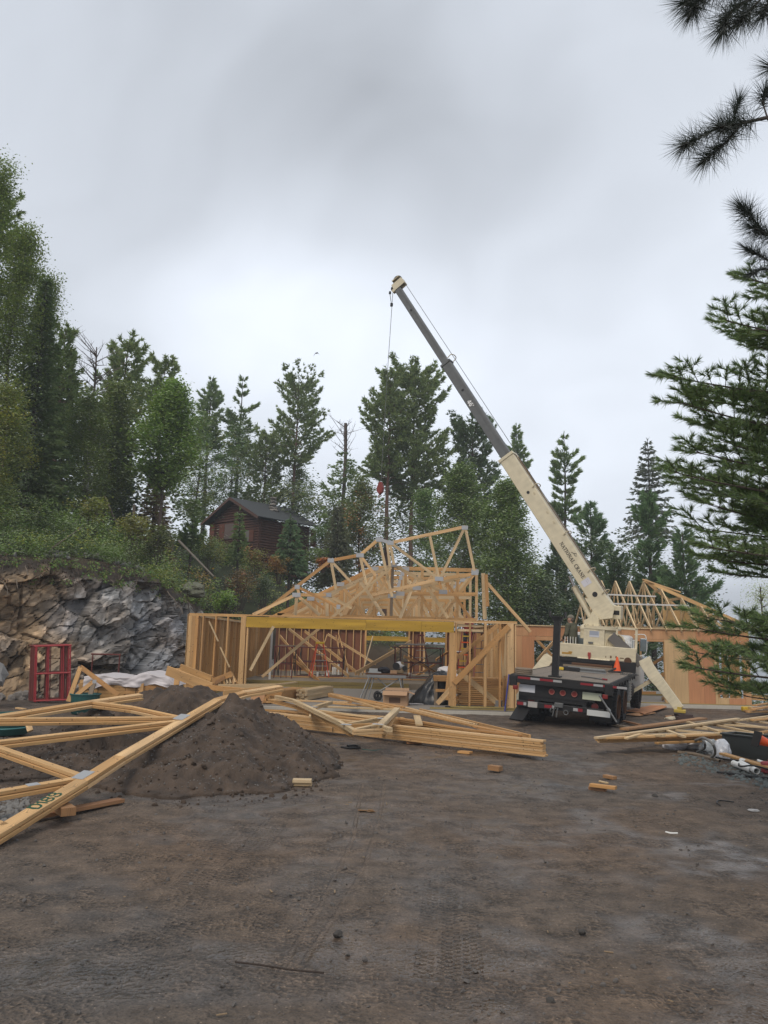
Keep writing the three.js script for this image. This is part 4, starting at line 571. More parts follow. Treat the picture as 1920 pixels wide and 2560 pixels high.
// roof trusses on the garage: flat-topped, one row behind the other
{
  const Y0 = 2.79, YT = 4.40, xl = -3.36, x1 = -.25, x2 = 3.08;
  const memb = (d) => {
    const j = k => (rnd() - .5) * k, P = (x, y) => V(x + j(.02), y, -d);
    const m = [['chord', P(xl - .25, Y0 - .13), P(x1, YT)], ['chord', P(x1, YT), P(x2, YT)], ['chord', P(xl, Y0), P(x2, Y0)], ['web', P(x2, YT), P(x2, Y0)]];
    const ys = x => x < x1 ? lerp(Y0, YT, (x - xl) / (x1 - xl)) : YT;
    for (const x of [-2.3, -1.8, -1.35, -.8, x1, .3, .75, 1.3, 1.8, 2.45]) m.push(['web', P(x, Y0), P(x, ys(x))]);
    m.push(['web', P(-2.3, ys(-2.3)), P(-1.5, Y0)], ['web', P(-1.35, ys(-1.35)), P(-.5, Y0)], ['web', P(x1, YT), P(.85, Y0)], ['web', P(x1 - .1, YT), P(-1.2, Y0)], ['web', P(x2, YT), P(1.9, Y0)], ['web', P(1.75, YT), P(.8, Y0)], ['web', P(.75, YT), P(1.75, Y0)], ['web', P(1.8, YT), P(2.9, Y0)], ['web', P(-.3, YT - .1), P(-1.3, Y0)], ['web', P(.3, YT), P(-.5, Y0)], ['chord', P(-.8, 3.55), P(x2, 3.62)]);
    return m;
  };
  const plates = (d, p) => { for (const [x, y] of [[x1, YT - .03], [x2 - .06, YT - .03], [.75, YT - .02], [-1.35, lerp(Y0, YT, (-1.35 - xl) / (x1 - xl))], [-2.3, lerp(Y0, YT, (-2.3 - xl) / (x1 - xl))]]) mesh('gusset_plate', bx(x - garage.position.x, y, DF - d + .024, .24, .13, .004), PLATE, p); };
  let d = 25.7; for (let k = 0; k < 18; k++, d += .62) {
    const L = k % 3 === 0 || k > 16 ? memb(d) : memb(d).filter((q, i) => i === 0 || (i > 3 && i < 7) || i === 15 || i === 17);
    if (k % 3 === 0) { const t = sub('roof_truss', garage); for (const [n, a, b] of L) B(t, n, a, b, n === 'chord' ? .12 : .09, n === 'chord' ? .038 : rr(.026, .036), pick(k % 2 ? PALE : WOOD), V(0, 0, 1).cross(b.clone().sub(a)).normalize()); plates(d, t); }
    else { const g = mg(L.map(([n, a, b]) => boardGeo(a, b, .11, n === 'chord' ? .038 : rr(.026, .036), V(0, 0, 1).cross(b.clone().sub(a)).normalize()))); g.translate(-garage.position.x, 0, DF); mesh('roof_truss', g, pick([WOOD[1], WOOD[3], PALE[1], WOOD[4]]), garage); }
  }
  // sloping roof boards lying along the truss ends (bundle of chords seen along the left slope)
  const cr = sub('gable_truss', garage), D = 25.05;
  const q = (n, u0, v0, u1, v1, w = .1, m) => { const a = atD(u0, v0, D + rr(-.004, .004)), b = atD(u1, v1, D + rr(-.004, .004)); B(cr, n, a, b, w, n === 'chord' ? rr(.036, .042) : rr(.026, .034), m || pick(PALE), V(0, 0, 1).cross(b.clone().sub(a)).normalize()); };
  q('chord', 982, 1412, 790, 1500); q('chord', 982, 1412, 1110, 1482); q('chord', 930, 1500, 1186, 1435, .09); q('web', 982, 1414, 978, 1540, .09, GREYWOOD); q('web', 818, 1487, 855, 1540); q('web', 900, 1452, 960, 1540); q('web', 818, 1487, 880, 1520); q('web', 818, 1490, 818, 1540); q('web', 1040, 1446, 1000, 1545); q('web', 1060, 1456, 1120, 1545); q('web', 742, 1490, 738, 1538); q('web', 745, 1490, 800, 1538);
  for (const [u, v] of [[982, 1412], [1108, 1480], [818, 1487], [742, 1488], [980, 1490], [1001, 1484], [1042, 1470]]) { const p = atD(u, v, D - .03); mesh('gusset_plate', bx(p.x - garage.position.x, p.y, p.z + DF, .26, .13, .004), PLATE, cr); }
  // tall post boards at the garage corner
  const pa = atD(1208, 1433, 24.9), pb = atD(1212, 1548, 24.9); B(garage, 'post', pb, pa, .12, .05, PALE[0], V(1, 0, 0)); const pc = atD(1215, 1436, 24.7), pd = atD(1219, 1516, 24.7); B(garage, 'post', pd, pc, .1, .05, WARM[0], V(1, 0, 0));
  B(garage, 'brace', atD(1219, 1459, 25.2), atD(1326, 1580, 25.6), .1, .038, WOOD[2], V(0, 1, 0));
}
// the big odd-shaped truss set down on the garage front
{
  const D = 24.55, list = [
    ['chord', 650, 1537, 827, 1401], ['chord', 827, 1401, 900, 1388], ['chord', 900, 1388, 947, 1348], ['chord', 947, 1348, 976, 1357], ['chord', 977, 1357, 1163, 1317], ['chord', 632, 1537, 741, 1486], ['chord', 741, 1487, 815, 1487],
    ['web', 743, 1467, 847, 1518], ['web', 743, 1468, 752, 1500], ['web', 827, 1401, 840, 1474], ['web', 828, 1402, 878, 1456], ['web', 900, 1388, 916, 1462], ['web', 901, 1389, 940, 1440], ['web', 948, 1349, 980, 1492], ['web', 968, 1358, 975, 1416], ['web', 975, 1358, 985, 1412],
    ['web', 978, 1358, 1096, 1447], ['web', 1074, 1337, 1097, 1447], ['web', 1161, 1320, 1101, 1445], ['web', 1163, 1318, 1187, 1433], ['chord', 1187, 1434, 1098, 1448], ['chord', 1098, 1448, 930, 1487], ['web', 1097, 1450, 1103, 1472]];
  const t = thing('roof_truss', 'tall odd-shaped roof truss standing on the yellow header beam, rising above the others', 'roof truss', centreBase(list.flatMap(q => [atD(q[1], q[2], D), atD(q[3], q[4], D)])));
  for (const [n, a, b, c, d2] of list) { const jz = rr(-.006, .006), p = atD(a, b, D + jz), q = atD(c, d2, D + jz); board(t, n, p, q, n === 'chord' ? .1 : .085, n === 'chord' ? rr(.036, .042) : rr(.026, .034), pick(n === 'chord' ? WOOD : [WOOD[2], PALE[0], WOOD[5]]), V(0, 0, 1).cross(q.clone().sub(p)).normalize()); }
  for (const [u, v, w] of [[827, 1401, .2], [900, 1388, .24], [948, 1349, .2], [976, 1357, .2], [1162, 1319, .2], [1187, 1432, .22], [1098, 1447, .26], [743, 1467, .16], [741, 1487, .26], [846, 1517, .12]]) { const p = atD(u, v, D - .025).sub(t.position); mesh('gusset_plate', bx(p.x, p.y, p.z, w, .13, .004), PLATE, t); }
  const top = [atD(948, 1348, D - .02), atD(975, 1357, D - .02)]; board(t, 'tie_plate', top[0], top[1], .1, .006, PLATE, V(0, 1, 0));
}
// ---------------------------------------------------------------- sheathed house wing
{
  const DW = 28.7, w = thing('timber_house_wing', 'house wing clad in orange plywood sheets with a row of bare steep trusses above', 'building frame', V(8.5, 0, -DW));
  const O = w.position, fw = sub('front_wall', w), Yb = SL + .02, X1 = 13.25;
  const win = [XD(1339, DW), XD(1424, DW), 1.22, 2.22], door = [XD(1530, DW), XD(1660, DW), SL, 2.28], win2 = [XD(1788, DW), XD(1854, DW), .36, 2.25];
  const open = [win, door, win2];
  let x = XR + .2, k = 0; const wd = [.47, .45, .5, 1.2, 1.0, .9, .8, .72, .32, .5, .55, .4, .48, .6, .35, .5, .45];
  while (x < X1) {
    const x2 = Math.min(X1, x + wd[k % wd.length]); let cuts = [[x, x2, Yb, WT]];
    for (const o of open) cuts = cuts.flatMap(([a, b, y0, y1]) => { if (b <= o[0] || a >= o[1]) return [[a, b, y0, y1]]; const r = []; if (a < o[0]) r.push([a, o[0], y0, y1]); if (b > o[1]) r.push([o[1], b, y0, y1]); const m0 = Math.max(a, o[0]), m1 = Math.min(b, o[1]); if (o[3] < y1) r.push([m0, m1, o[3], y1]); if (o[2] > y0 + .01) r.push([m0, m1, y0, o[2]]); return r; });
    const m = x > XD(1662, DW) ? PLY[[0, 3, 0, 2, 3, 0, 1, 3][k % 8]] : PLY[[3, 1, 0, 1][k % 4]];
    for (const [a, b, y0, y1] of cuts) if (b - a > .015) mesh('sheathing_panel', bx((a + b) / 2 - O.x, (y0 + Math.min(y1, 2.36)) / 2, 0, b - a - .006, Math.min(y1, 2.36) - y0 - .004, .012), m, fw);
    x = x2; k++;
  }
  for (let a = XR + .2, i = 0; a < X1; i++) { const b = Math.min(X1, a + [1.15, 2.4, 2.44, 1.2, 2.0][i % 5]); mesh('sheathing_panel', bx((a + b) / 2 - O.x, 2.545, .004, b - a - .006, .36, .012), PLY[[1, 0, 1, 4, 0][i % 5]], fw); a = b; }
  B(fw, 'top_plate', V(XR + .2, WT + .02, -DW - .02), V(X1, WT + .02, -DW - .02), .15, .04, PALE[0], SIDE); B(fw, 'bottom_plate', V(XR + .2, SL, -DW - .04), V(X1, SL, -DW - .04), .14, .045, TREATED, SIDE);
  for (let a = XR + .3; a < X1; a += .405) if (!open.some(o => a > o[0] + .02 && a < o[1] - .02)) stud(fw, a, DW + .085, SL + .05, WT, .04);
  for (const o of open) for (const s of [o[0] - .03, o[1] + .03]) stud(fw, s, DW + .07, SL + .04, WT - .05, .06);
  for (const o of [door, win]) B(fw, 'header_beam', V(o[0] - .1, o[3] + .05, -DW - .06), V(o[1] + .1, o[3] + .05, -DW - .06), .12, .09, HEADER, V(0, 1, 0));
  B(fw, 'window_sill', V(win[0], win[2] - .02, -DW - .06), V(win[1], win[2] - .02, -DW - .06), .1, .04, PALE[1], SIDE); B(fw, 'window_sill', V(win2[0], win2[2] - .02, -DW - .06), V(win2[1], win2[2] - .02, -DW - .06), .1, .04, PALE[1], SIDE);
  // studs of the far end wall seen through the corner window
  const ew = sub('end_wall', w); for (const u of [1808, 1833, 1858]) { const s = stud(ew, XD(u, DW + 2.6), DW + 2.6, SL, WT, .19, .06, WARM[0]); } for (let d = DW + .3; d < 34; d += .6) stud(ew, X1 - .05, d, SL, WT, .14, .05); B(ew, 'top_plate', V(X1 - .05, WT + .02, -DW - .1), V(X1 - .05, WT + .02, -34), .14, .04, WOOD[1], V(1, 0, 0));
  // back wall, braces seen through the openings
  const bw = sub('back_wall', w); B(bw, 'top_plate', V(4.2, WT, -33.2), V(X1, WT, -33.2), .14, .04, WOOD[1], SIDE); B(bw, 'bottom_plate', V(4.2, SL + .05, -33.2), V(X1, SL + .05, -33.2), .2, .06, TREATED, SIDE); for (const a of [4.4, 4.9, 7.2, 7.6, 10.3, 10.8, 12.4, 12.9]) stud(bw, a, 33.2, SL + .08, WT, .05);
  const br = (u0, v0, u1, v1, d0, d1, ww = .12) => B(w, 'brace', atD(u0, v0, d0), atD(u1, v1, d1), ww, .038, pick(WOOD), V(0, 1, 0));
  br(1342, 1652, 1386, 1602, 29.4, 30.4); br(1342, 1600, 1440, 1700, 31, 29.6, .1); br(1340, 1668, 1420, 1612, 29.2, 30.6, .14); br(1345, 1656, 1360, 1672, 29.3, 29.4, .12); br(1560, 1590, 1600, 1560, 29.5, 31, .12); br(1615, 1670, 1665, 1640, 30.6, 29.1, .11); br(1600, 1715, 1665, 1682, 31, 29.1, .11); br(1655, 1748, 1664, 1740, 30.5, 29, .12); br(1560, 1740, 1664, 1685, 31, 29.1, .08); br(1600, 1732, 1640, 1732, 32, 32, .1);
  mesh('sheathing_panel', bx(12.1 - O.x, .75, -1.2, 1.3, .7, .012).rotateZ(-.0), PLY[4], w).rotation.z = 0;
  // trusses across the wing, stepping down to the hip end
  const memb = (X, yA, flat) => {
    const P = (dd, y) => V(X, y, -(30.9 + dd)); const Ye = 2.78, rise = 1.8, hs = 2.25; const m = [];
    const yS = dd => Ye + rise * (1 - Math.abs(dd) / hs);
    const da = flat ? hs * (1 - (yA - Ye) / rise) : 0, yt = flat ? yA : Ye + rise;
    m.push(['chord', P(-hs - .12, Ye - .1), P(-da, yt)], ['chord', P(hs + .12, Ye - .1), P(da, yt)], ['chord', P(-hs, Ye), P(hs, Ye)]);
    if (flat) m.push(['chord', P(-da, yt), P(da, yt)]);
    m.push(['web', P(-1.15, yS(Math.max(da, 1.15))), P(-.55, Ye)], ['web', P(1.15, yS(Math.max(da, 1.15))), P(.55, Ye)], ['web', P(-da, yt), P(-.6, Ye)], ['web', P(da, yt), P(.6, Ye)]);
    return m;
  };
  const rows = []; for (let X = 8.04; X < 10.3; X += .55) rows.push([X, 0, 0]); rows.push([10.79, 4.26, 1], [11.4, 3.95, 1], [11.98, 3.6, 1], [12.5, 3.3, 1]);
  for (const [X, yA, f] of rows) { const t = sub('roof_truss', w); for (const [n, a, b] of memb(X, yA, f)) B(t, n, a, b, n === 'chord' ? .1 : .085, n === 'chord' ? .045 : rr(.032, .042), pick(PALE), V(1, 0, 0).cross(b.clone().sub(a)).normalize()); if (!f) mesh('gusset_plate', bx(X + .028 - O.x, 4.42, -2.2, .004, .2, .2), PLATE, t); }
  for (const d of [29.3, 29.9, 30.6, 31.4, 32.2]) B(w, 'jack_rafter', V(12.3, 3.42 - .0, -d), V(13.5, 2.72, -d), .1, .04, pick(PALE), V(0, 1, 0));
  B(w, 'hip_rafter', V(10.3, 4.66, -30.9), V(13.5, 2.78, -28.6), .13, .04, WOOD[0], V(0, 1, 0)); B(w, 'hip_rafter', V(10.3, 4.66, -30.9), V(13.5, 2.78, -33.1), .13, .04, WOOD[0], V(0, 1, 0)); B(w, 'ridge_board', V(10.15, 4.68, -30.7), V(11.6, 4.22, -30.7), .05, .1, WOOD[2], V(0, 1, 0)); B(w, 'ridge_board', V(11.2, 4.1, -30.3), V(12.4, 3.66, -30.2), .05, .1, WOOD[4], V(0, 1, 0));
  for (const [u0, v0, u1, v1, dd] of [[1512, 1486, 1640, 1491, 30.1], [1528, 1509, 1722, 1514, 29.62]]) B(w, 'lateral_strip', atD(u0, v0, dd - .1), atD(u1, v1, dd - .1), .055, .02, WHITEP, V(0, 1, 0));
  mesh('gable_board', bx(11.6 - O.x, 3.18, -1.6, 1.7, .62, .02), PLYIN[0], w);
}
// ---------------------------------------------------------------- log cabin on the slope
{
  const DC = 58, c = atD(650, 1300, DC);
  const cab = thing('log_cabin', 'brown log cabin with dark shingle roof and closed shutters on the bushy slope', 'cabin', V(c.x, hillAt(c.x, DC)[0] - .5, -DC));
  cab.rotation.y = -.72;                         // its corner faces the yard
  const y0 = 0, H = atD(650, 1296, DC).y - cab.position.y;   // eave height at the near corner
  const Wd = 6.0, Ln = 5.0, R = .105, n = Math.max(8, Math.floor(H / (R * 1.86)));
  // local: gable end on +z side is the wall facing left in the picture; the long side on +x
  const gw = sub('gable_wall', cab), sw = sub('side_wall', cab);
  for (let i = 0; i < n; i++) { const y = R + i * R * 1.86; mesh('log', rodGeo(V(-Wd, y, 0), V(.12, y, 0), R, R, 8), LOG, gw); mesh('log', rodGeo(V(0, y, .12), V(0, y, -Ln), R, R, 8), LOG, sw); }
  const rise = 1.55; for (let i = 0; i < 8; i++) { const y = H + R + i * R * 1.86, q = 1 - (y - H) / rise; if (q > .08) mesh('log', rodGeo(V(-Wd / 2 - Wd / 2 * q, y, 0), V(-Wd / 2 + Wd / 2 * q, y, 0), R, R, 8), LOG, gw); }
  mesh('back_wall', mg([bx(-Wd, H / 2, -Ln / 2, .2, H, Ln), bx(-Wd / 2, H / 2, -Ln, Wd, H, .2)]), LOG, cab);
  const roof = sub('roof', cab), sl = Math.hypot(Wd / 2 + .5, rise * 1.15), an = Math.atan2(rise * 1.15, Wd / 2 + .5);
  for (const s of [1, -1]) { const g = bx(0, 0, 0, sl, .09, Ln + 1.2); g.rotateZ(-s * an); g.translate(-Wd / 2 + s * (Wd / 2 + .5) / 2, H + rise * 1.15 / 2 + .02, -Ln / 2); mesh('shingles', g, SHINGLE, roof); const f = bx(0, 0, 0, sl, .2, .05); f.rotateZ(-s * an); f.translate(-Wd / 2 + s * (Wd / 2 + .5) / 2, H + rise * 1.15 / 2 - .06, .62); mesh('barge_board', f, std(.085, .04, .028, { roughness: .8 }), roof); }
  const chg = []; for (let i = 0; i < 5; i++) chg.push(stoneGeo(.36 - i * .02, 1, .45, 1).translate(-1.6 + rr(-.04, .04), H + 1.1 + i * .24, -2.6)); mesh('chimney', mg(chg), STONE, cab);
  const shut = (p, x, y, z, sx, sy, sz) => { const m = mesh('shutter', bx(x, y, z, sx, sy, sz), SHUTTER, p); return m; };
  shut(gw, -4.35, H - .75, .13, .62, 1.25, .05); shut(gw, -2.55, H - .75, .13, .62, 1.25, .05); mesh('window', bx(-3.45, H - .75, .12, 1.15, 1.2, .04), std(.10, .065, .05, { roughness: .5 }), gw); shut(gw, -5.6, H - .9, .13, .6, 1.9, .05);
  shut(gw, -.75, H - 1.25, .13, .5, .9, .05); mesh('window', bx(-1.3, H - 1.25, .12, .55, .85, .04), std(.14, .12, .1, { roughness: .4 }), gw);
  shut(sw, .13, H - .9, -2.3, .05, 1.3, .55); shut(sw, .13, H - .9, -3.4, .05, 1.3, .55); shut(sw, .13, H - .9, -5.4, .05, 1.3, .6); mesh('window', bx(.12, H - .9, -2.85, .04, 1.2, .5), std(.08, .06, .05, { roughness: .4 }), sw);
}
// ---------------------------------------------------------------- crane truck
const crane = thing('crane_truck', 'cream boom crane mounted on a black flatbed truck, its boom raised over the timber frame', 'crane truck', V(4.52, 0, -20.4));
crane.rotation.order = 'YXZ'; crane.rotation.set(.026, -.419, -.058); crane.updateMatrixWorld(true);
const toC = p => crane.worldToLocal(p.clone());
const cu = (u, v, d) => toC(atD(u, v, d));
function textTex(w, h, draw) { const c = document.createElement('canvas'); c.width = w; c.height = h; const x = c.getContext('2d'); draw(x, w, h); const t = new THREE.CanvasTexture(c); t.colorSpace = THREE.SRGBColorSpace; return t; }
{
  const dk = sub('flatbed', crane), DY = 1.22;
  const deckM = std(.28, .25, .225, { map: woodTex, roughness: .75 });
  for (let i = 0; i < 10; i++) mesh('deck_plank', bx(-1.08 + i * .24, DY - .025 + (i % 2) * .003, -2.47, .236, .05, 4.9), deckM, dk);
  for (const s of [-1, 1]) { mesh('side_rail', mg([bx(s * 1.24, DY - .07, -2.47, .05, .14, 4.95), bx(s * 1.285, DY - .045, -2.47, .02, .05, 4.95)]), BLACKM, dk); const pk = []; for (let i = 0; i < 9; i++) pk.push(bx(s * 1.27, DY - .1, -.3 - i * .55, .05, .1, .09)); mesh('stake_pocket', mg(pk), BLACKM, dk); }
  const rs = mesh('rear_sill', mg([bx(0, DY - .11, .02, 2.56, .2, .08), bx(-1.2, DY - .16, .03, .2, .28, .1, .02), bx(1.2, DY - .16, .03, .2, .28, .1, .02)]), BLACK, dk);
  let sx = -1.08; for (const [l, c] of [[.33, 0], [.24, 1], [.34, 0], [.22, 1], [.46, 2], [.32, 0], [.23, 1], [.33, 0], [.24, 1]]) { if (c < 2) mesh('reflective_strip', bx(sx + l / 2, DY - .075, .064, l - .004, .055, .006), c ? REFW : REFR, rs); sx += l; }
  const tp = mesh('tail_panel', mg([bx(-.1, DY - .36, -.12, 1.9, .32, .06), bx(-.1, DY - .56, -.14, 1.5, .12, .05)]), BLACK, crane);
  for (const x of [-.22, .06, .35]) { mesh('tail_light', new THREE.CylinderGeometry(.062, .062, .03, 20).rotateX(Math.PI / 2).translate(x, DY - .36, -.08), std(.2, .02, .018, { roughness: .35 }), tp); mesh('light_ring', new THREE.TorusGeometry(.066, .012, 6, 20).translate(x, DY - .36, -.066), std(.32, .11, .085, { roughness: .4 }), tp); }
  const plate = textTex(256, 128, (x, w, h) => { x.fillStyle = '#c9ccd2'; x.fillRect(0, 0, w, h); x.fillStyle = '#555a66'; x.font = 'bold 26px sans-serif'; x.textAlign = 'center'; x.fillText('· · · · · ·', w / 2, 26); x.fillStyle = '#23252e'; x.font = 'bold 76px sans-serif'; x.fillText('PL2V26', w / 2, 98, 236); });
  mesh('licence_plate', bx(-.86, DY - .34, -.07, .42, .19, .01), new THREE.MeshStandardMaterial({ map: plate, roughness: .5 }), tp);
  const stk = textTex(256, 110, (x, w, h) => { x.fillStyle = '#b9bda6'; x.fillRect(0, 0, w, h); x.fillStyle = '#8c8f7a'; for (let i = 0; i < 3; i++) x.fillRect(18, 26 + i * 22, 110, 9); x.fillStyle = '#25271f'; x.beginPath(); x.moveTo(232, 96); x.lineTo(206, 96); x.lineTo(222, 34); x.fill(); });
  mesh('sticker', bx(.78, DY - .37, -.07, .46, .18, .01), new THREE.MeshStandardMaterial({ map: stk, roughness: .6 }), tp);
  for (const x of [-1.13, 1.12]) mesh('marker_light', bx(x, DY - .33, .06, .13, .11, .05, .015), std(.2, .015, .012, { roughness: .4 }), crane);
  for (const x of [-.75, .85]) mesh('brake_light', new THREE.CylinderGeometry(.085, .085, .05, 18).rotateX(Math.PI / 2).translate(x, DY - .62, -.16), std(.10, .012, .01, { roughness: .4 }), crane);
  const bp = mesh('bumper', mg([bx(0, .50, .02, 2.16, .15, .1, .015), bx(-.6, .7, -.15, .1, .45, .08), bx(.6, .7, -.15, .1, .45, .08)]), BLACK, crane);
  for (const [x, l, m] of [[-.98, .16, REFR], [-.86, .07, REFW], [-.26, .2, REFR], [-.12, .11, REFW], [.42, .12, REFW], [.53, .12, REFR]]) mesh('reflective_strip', bx(x, .50, .076, l, .075, .006), m, bp);
  const bl = textTex(512, 128, (x, w, h) => { x.fillStyle = '#c4c6c4'; x.fillRect(0, 0, w, h); x.fillStyle = '#9fb4d8'; x.fillRect(8, 8, 320, h - 16); x.fillStyle = '#1c2f86'; x.fillRect(16, 26, 300, 22); x.fillRect(26, 66, 280, 18); x.fillStyle = '#3d4038'; x.fillRect(340, 44, 140, 36); x.fillStyle = '#e4e8f2'; for (let i = 0; i < 15; i++) x.fillRect(22 + i * 20, 30 + (i % 3) * 4, 9, 12); });
  mesh('sticker', bx(.98, .47, .08, .56, .14, .008), new THREE.MeshStandardMaterial({ map: bl, roughness: .5 }), bp);
  const wl = textTex(128, 96, (x, w, h) => { x.fillStyle = '#aaa6a0'; x.fillRect(0, 0, w, h); x.fillStyle = '#6e6a66'; x.fillRect(14, 22, 100, 10); x.fillRect(14, 48, 96, 12); });
  mesh('sticker', bx(-.66, .505, .08, .24, .14, .008), new THREE.MeshStandardMaterial({ map: wl, roughness: .6 }), bp);
  mesh('tow_hook', mg([new THREE.TorusGeometry(.055, .014, 8, 16).translate(.18, .40, .06), new THREE.TorusGeometry(.05, .014, 8, 16).rotateY(1.2).translate(-.18, .42, .08), bx(0, .56, .05, .22, .12, .14, .02), rodGeo(V(-.1, .5, .1), V(-.14, .28, .1), .018), rodGeo(V(-.02, .5, .1), V(-.04, .26, .1), .016)]), STEEL, crane);
  // chassis
  mesh('chassis', mg([bx(-.42, .92, -4.2, .12, .26, 8.2), bx(.42, .92, -4.2, .12, .26, 8.2), bx(0, .92, -1, .8, .2, .1), bx(0, .9, -3, .8, .2, .1), rodGeo(V(-.95, .5, -1.42), V(.95, .5, -1.42), .09), rodGeo(V(-.95, .5, -2.72), V(.95, .5, -2.72), .09), rodGeo(V(-.95, .5, -6.5), V(.95, .5, -6.5), .06), bx(0, .52, -1.42, .4, .34, .4, .08), bx(0, .52, -2.72, .4, .34, .4, .08), bx(0, .75, -1.9, 1.5, .3, .5)]), BLACK, crane);
  for (const s of [-1, 1]) { mesh('mud_flap', bx(s * .92, .50, -.62, .56, .62, .015), BLACK, crane); }
  const wheel = (x, z, dual) => {
    const r = .5, y = r - .02 + x * .058; const w = sub('wheel', crane), list = dual ? [-.15, .15] : [0], sgn = Math.sign(x);
    const pf = [[.30, -.11], [.42, -.135], [.475, -.12], [.495, -.09], [.5, 0], [.495, .09], [.475, .12], [.42, .135], [.30, .11]].map(p => new THREE.Vector2(p[0], p[1]));
    for (const o of list) { const tg = new THREE.LatheGeometry(pf, 36).rotateZ(Math.PI / 2).translate(x + o, y, z); const lug = []; for (let k = 0; k < 32; k++) { const a = k / 32 * 6.283; for (const q of [-.075, .075]) lug.push(new THREE.BoxGeometry(.11, .03, .045).translate(q, r, 0).rotateX(a).translate(x + o, y, z)); } mesh('tyre', mg([tg, ...lug]), RUBBER, w); mesh('rim', new THREE.LatheGeometry([[.0, .02], [.1, .02], [.12, .05], [.2, .04], [.26, -.04], [.31, -.1], [.31, .1]].map(p => new THREE.Vector2(p[0], p[1])), 24).rotateZ(sgn > 0 ? -Math.PI / 2 : Math.PI / 2).translate(x + o + sgn * .05, y, z), dual ? RUSTY : BLACKM, w); }
  };
  for (const s of [-1, 1]) { wheel(s * .98, -1.42, true); wheel(s * .98, -2.72, true); wheel(s * 1.14, -6.5, false); }
  mesh('step_box', mg([bx(1.12, .82, -3.75, .3, .66, .5, .02), ...[0, 1, 2, 3, 4, 5, 6, 7].map(i => bx(1.275, .55 + i * .075, -3.75, .03, .03, .46))]), GALV, crane);
  mesh('fuel_tank', new THREE.CapsuleGeometry(.28, .6, 4, 16).rotateX(Math.PI / 2).translate(1.0, .72, -4.7), BLACKM, crane);
  // cab
  const cab = sub('cab', crane); mesh('cab_shell', mg([bx(0, 1.55, -6.75, 2.0, 1.2, 1.5, .12), bx(0, 2.05, -6.85, 1.86, .5, 1.3, .16), bx(0, 1.35, -8.0, 1.5, .8, 1.2, .12)]), WHITEP, cab);
  mesh('fender', new THREE.CylinderGeometry(.66, .66, .36, 24, 1, true, 0, Math.PI).rotateZ(Math.PI / 2).rotateX(0).scale(1, 1.05, 1).translate(1.12, .72, -6.5), WHITEP, cab);
  mesh('fender', bx(1.22, 1.16, -6.12, .36, .86, .5, .14), WHITEP, cab); mesh('window', bx(1.0, 2.0, -6.75, .03, .46, .9, .012), GLASS, cab); mesh('window', bx(0, 2.02, -6.0, 1.4, .4, .03, .012), GLASS, cab);
  const mr = sub('mirror', cab); mesh('mirror_arm', mg([tubeGeo([V(.98, 2.35, -7.1), V(1.3, 2.36, -7.05), V(1.34, 2.3, -7.05), V(1.34, 1.75, -7.05), V(.98, 1.62, -7.1)], .014, 30)]), PVC, mr); mesh('mirror_glass', bx(1.27, 2.03, -7.02, .2, .42, .05, .02), std(.25, .3, .33, { roughness: .1, metalness: .6 }), mr);
  // headboard and crane bed
  const hb = mesh('headboard', mg([bx(.1, DY + .15, -4.98, 2.36, .3, .06), bx(-.2, DY + .22, -4.93, 1.6, .06, .03)]), BLACK, crane);
  const cf = mesh('crane_frame', mg([bx(.08, 1.74, -5.2, 2.36, .42, .3, .02), bx(0, 1.3, -5.6, 1.0, .5, 1.2, .03)]), CREAM, crane);
  mesh('rust_patch', mg([bx(-.83, 1.64, -5.047, .3, .055, .004), bx(-.72, 1.68, -5.047, .12, .05, .004)]), std(.45, .25, .05, { roughness: .9 }), cf); mesh('rust_patch', mg([bx(.52, 1.64, -5.047, .05, .07, .004), bx(.68, 1.65, -5.047, .045, .06, .004), bx(.85, 1.63, -5.047, .12, .03, .004), bx(.37, 1.63, -5.047, .025, .05, .004)]), std(.16, .10, .05, { roughness: .9 }), cf);
  mesh('valve', mg([bx(-.13, 1.66, -5.02, .09, .13, .06, .015), bx(-.12, 1.56, -5.02, .06, .1, .06)]), std(.35, .05, .04, { roughness: .6 }), cf); mesh('vent_hole', new THREE.CylinderGeometry(.11, .11, .02, 18).rotateX(Math.PI / 2).translate(1.03, 1.56, -5.04), RUSTY, cf);
  mesh('operator_platform', bx(-.75, 1.08, -5.75, .95, .05, .75), STEEL, crane);
  const lv = []; for (let i = 0; i < 5; i++) lv.push(rodGeo(V(-.93 + i * .085, 1.95, -5.2), V(-.93 + i * .085, 2.16, -5.18 + (i % 2) * .02), .011)); mesh('control_levers', mg(lv), PVC, crane); const lv2 = []; for (let i = 0; i < 5; i++) { lv2.push(rodGeo(V(.93 + i * .06, 1.95, -5.25), V(.93 + i * .06, 2.18, -5.23), .011)); lv2.push(bx(.93 + i * .06, 2.2, -5.23, .05, .02, .02)); } mesh('control_levers', mg(lv2), PVC, crane);
  mesh('guard_frame', mg([bx(.66, 2.25, -5.22, .05, .62, .05), bx(1.24, 2.2, -5.22, .07, .72, .05), bx(.95, 2.54, -5.22, .64, .06, .05)]), CREAM, crane);
  // boom rest on the deck
  const rest = sub('boom_rest', crane); mesh('post', mg([bx(-.19, 1.22 + .75, -.26, .16, 1.5, .16), bx(-.19, 1.24, -.26, .3, .03, .3)]), BLACK, rest); mesh('fork', mg([bx(-.19, 2.76, -.26, .42, .03, .2), bx(-.39, 2.83, -.26, .025, .14, .2), bx(.01, 2.83, -.26, .025, .14, .2), bx(-.19, 2.7, -.26, .26, .1, .16)]), BLACK, rest);
  // turntable
  const tb = sub('turntable', crane); const C0 = V(.0, 0, -5.55);
  mesh('pedestal_box', mg([bx(-.03, 2.2, -5.35, .64, .5, .36, .015), bx(-.03, 2.47, -5.36, .66, .035, .4)]), CREAM, tb);
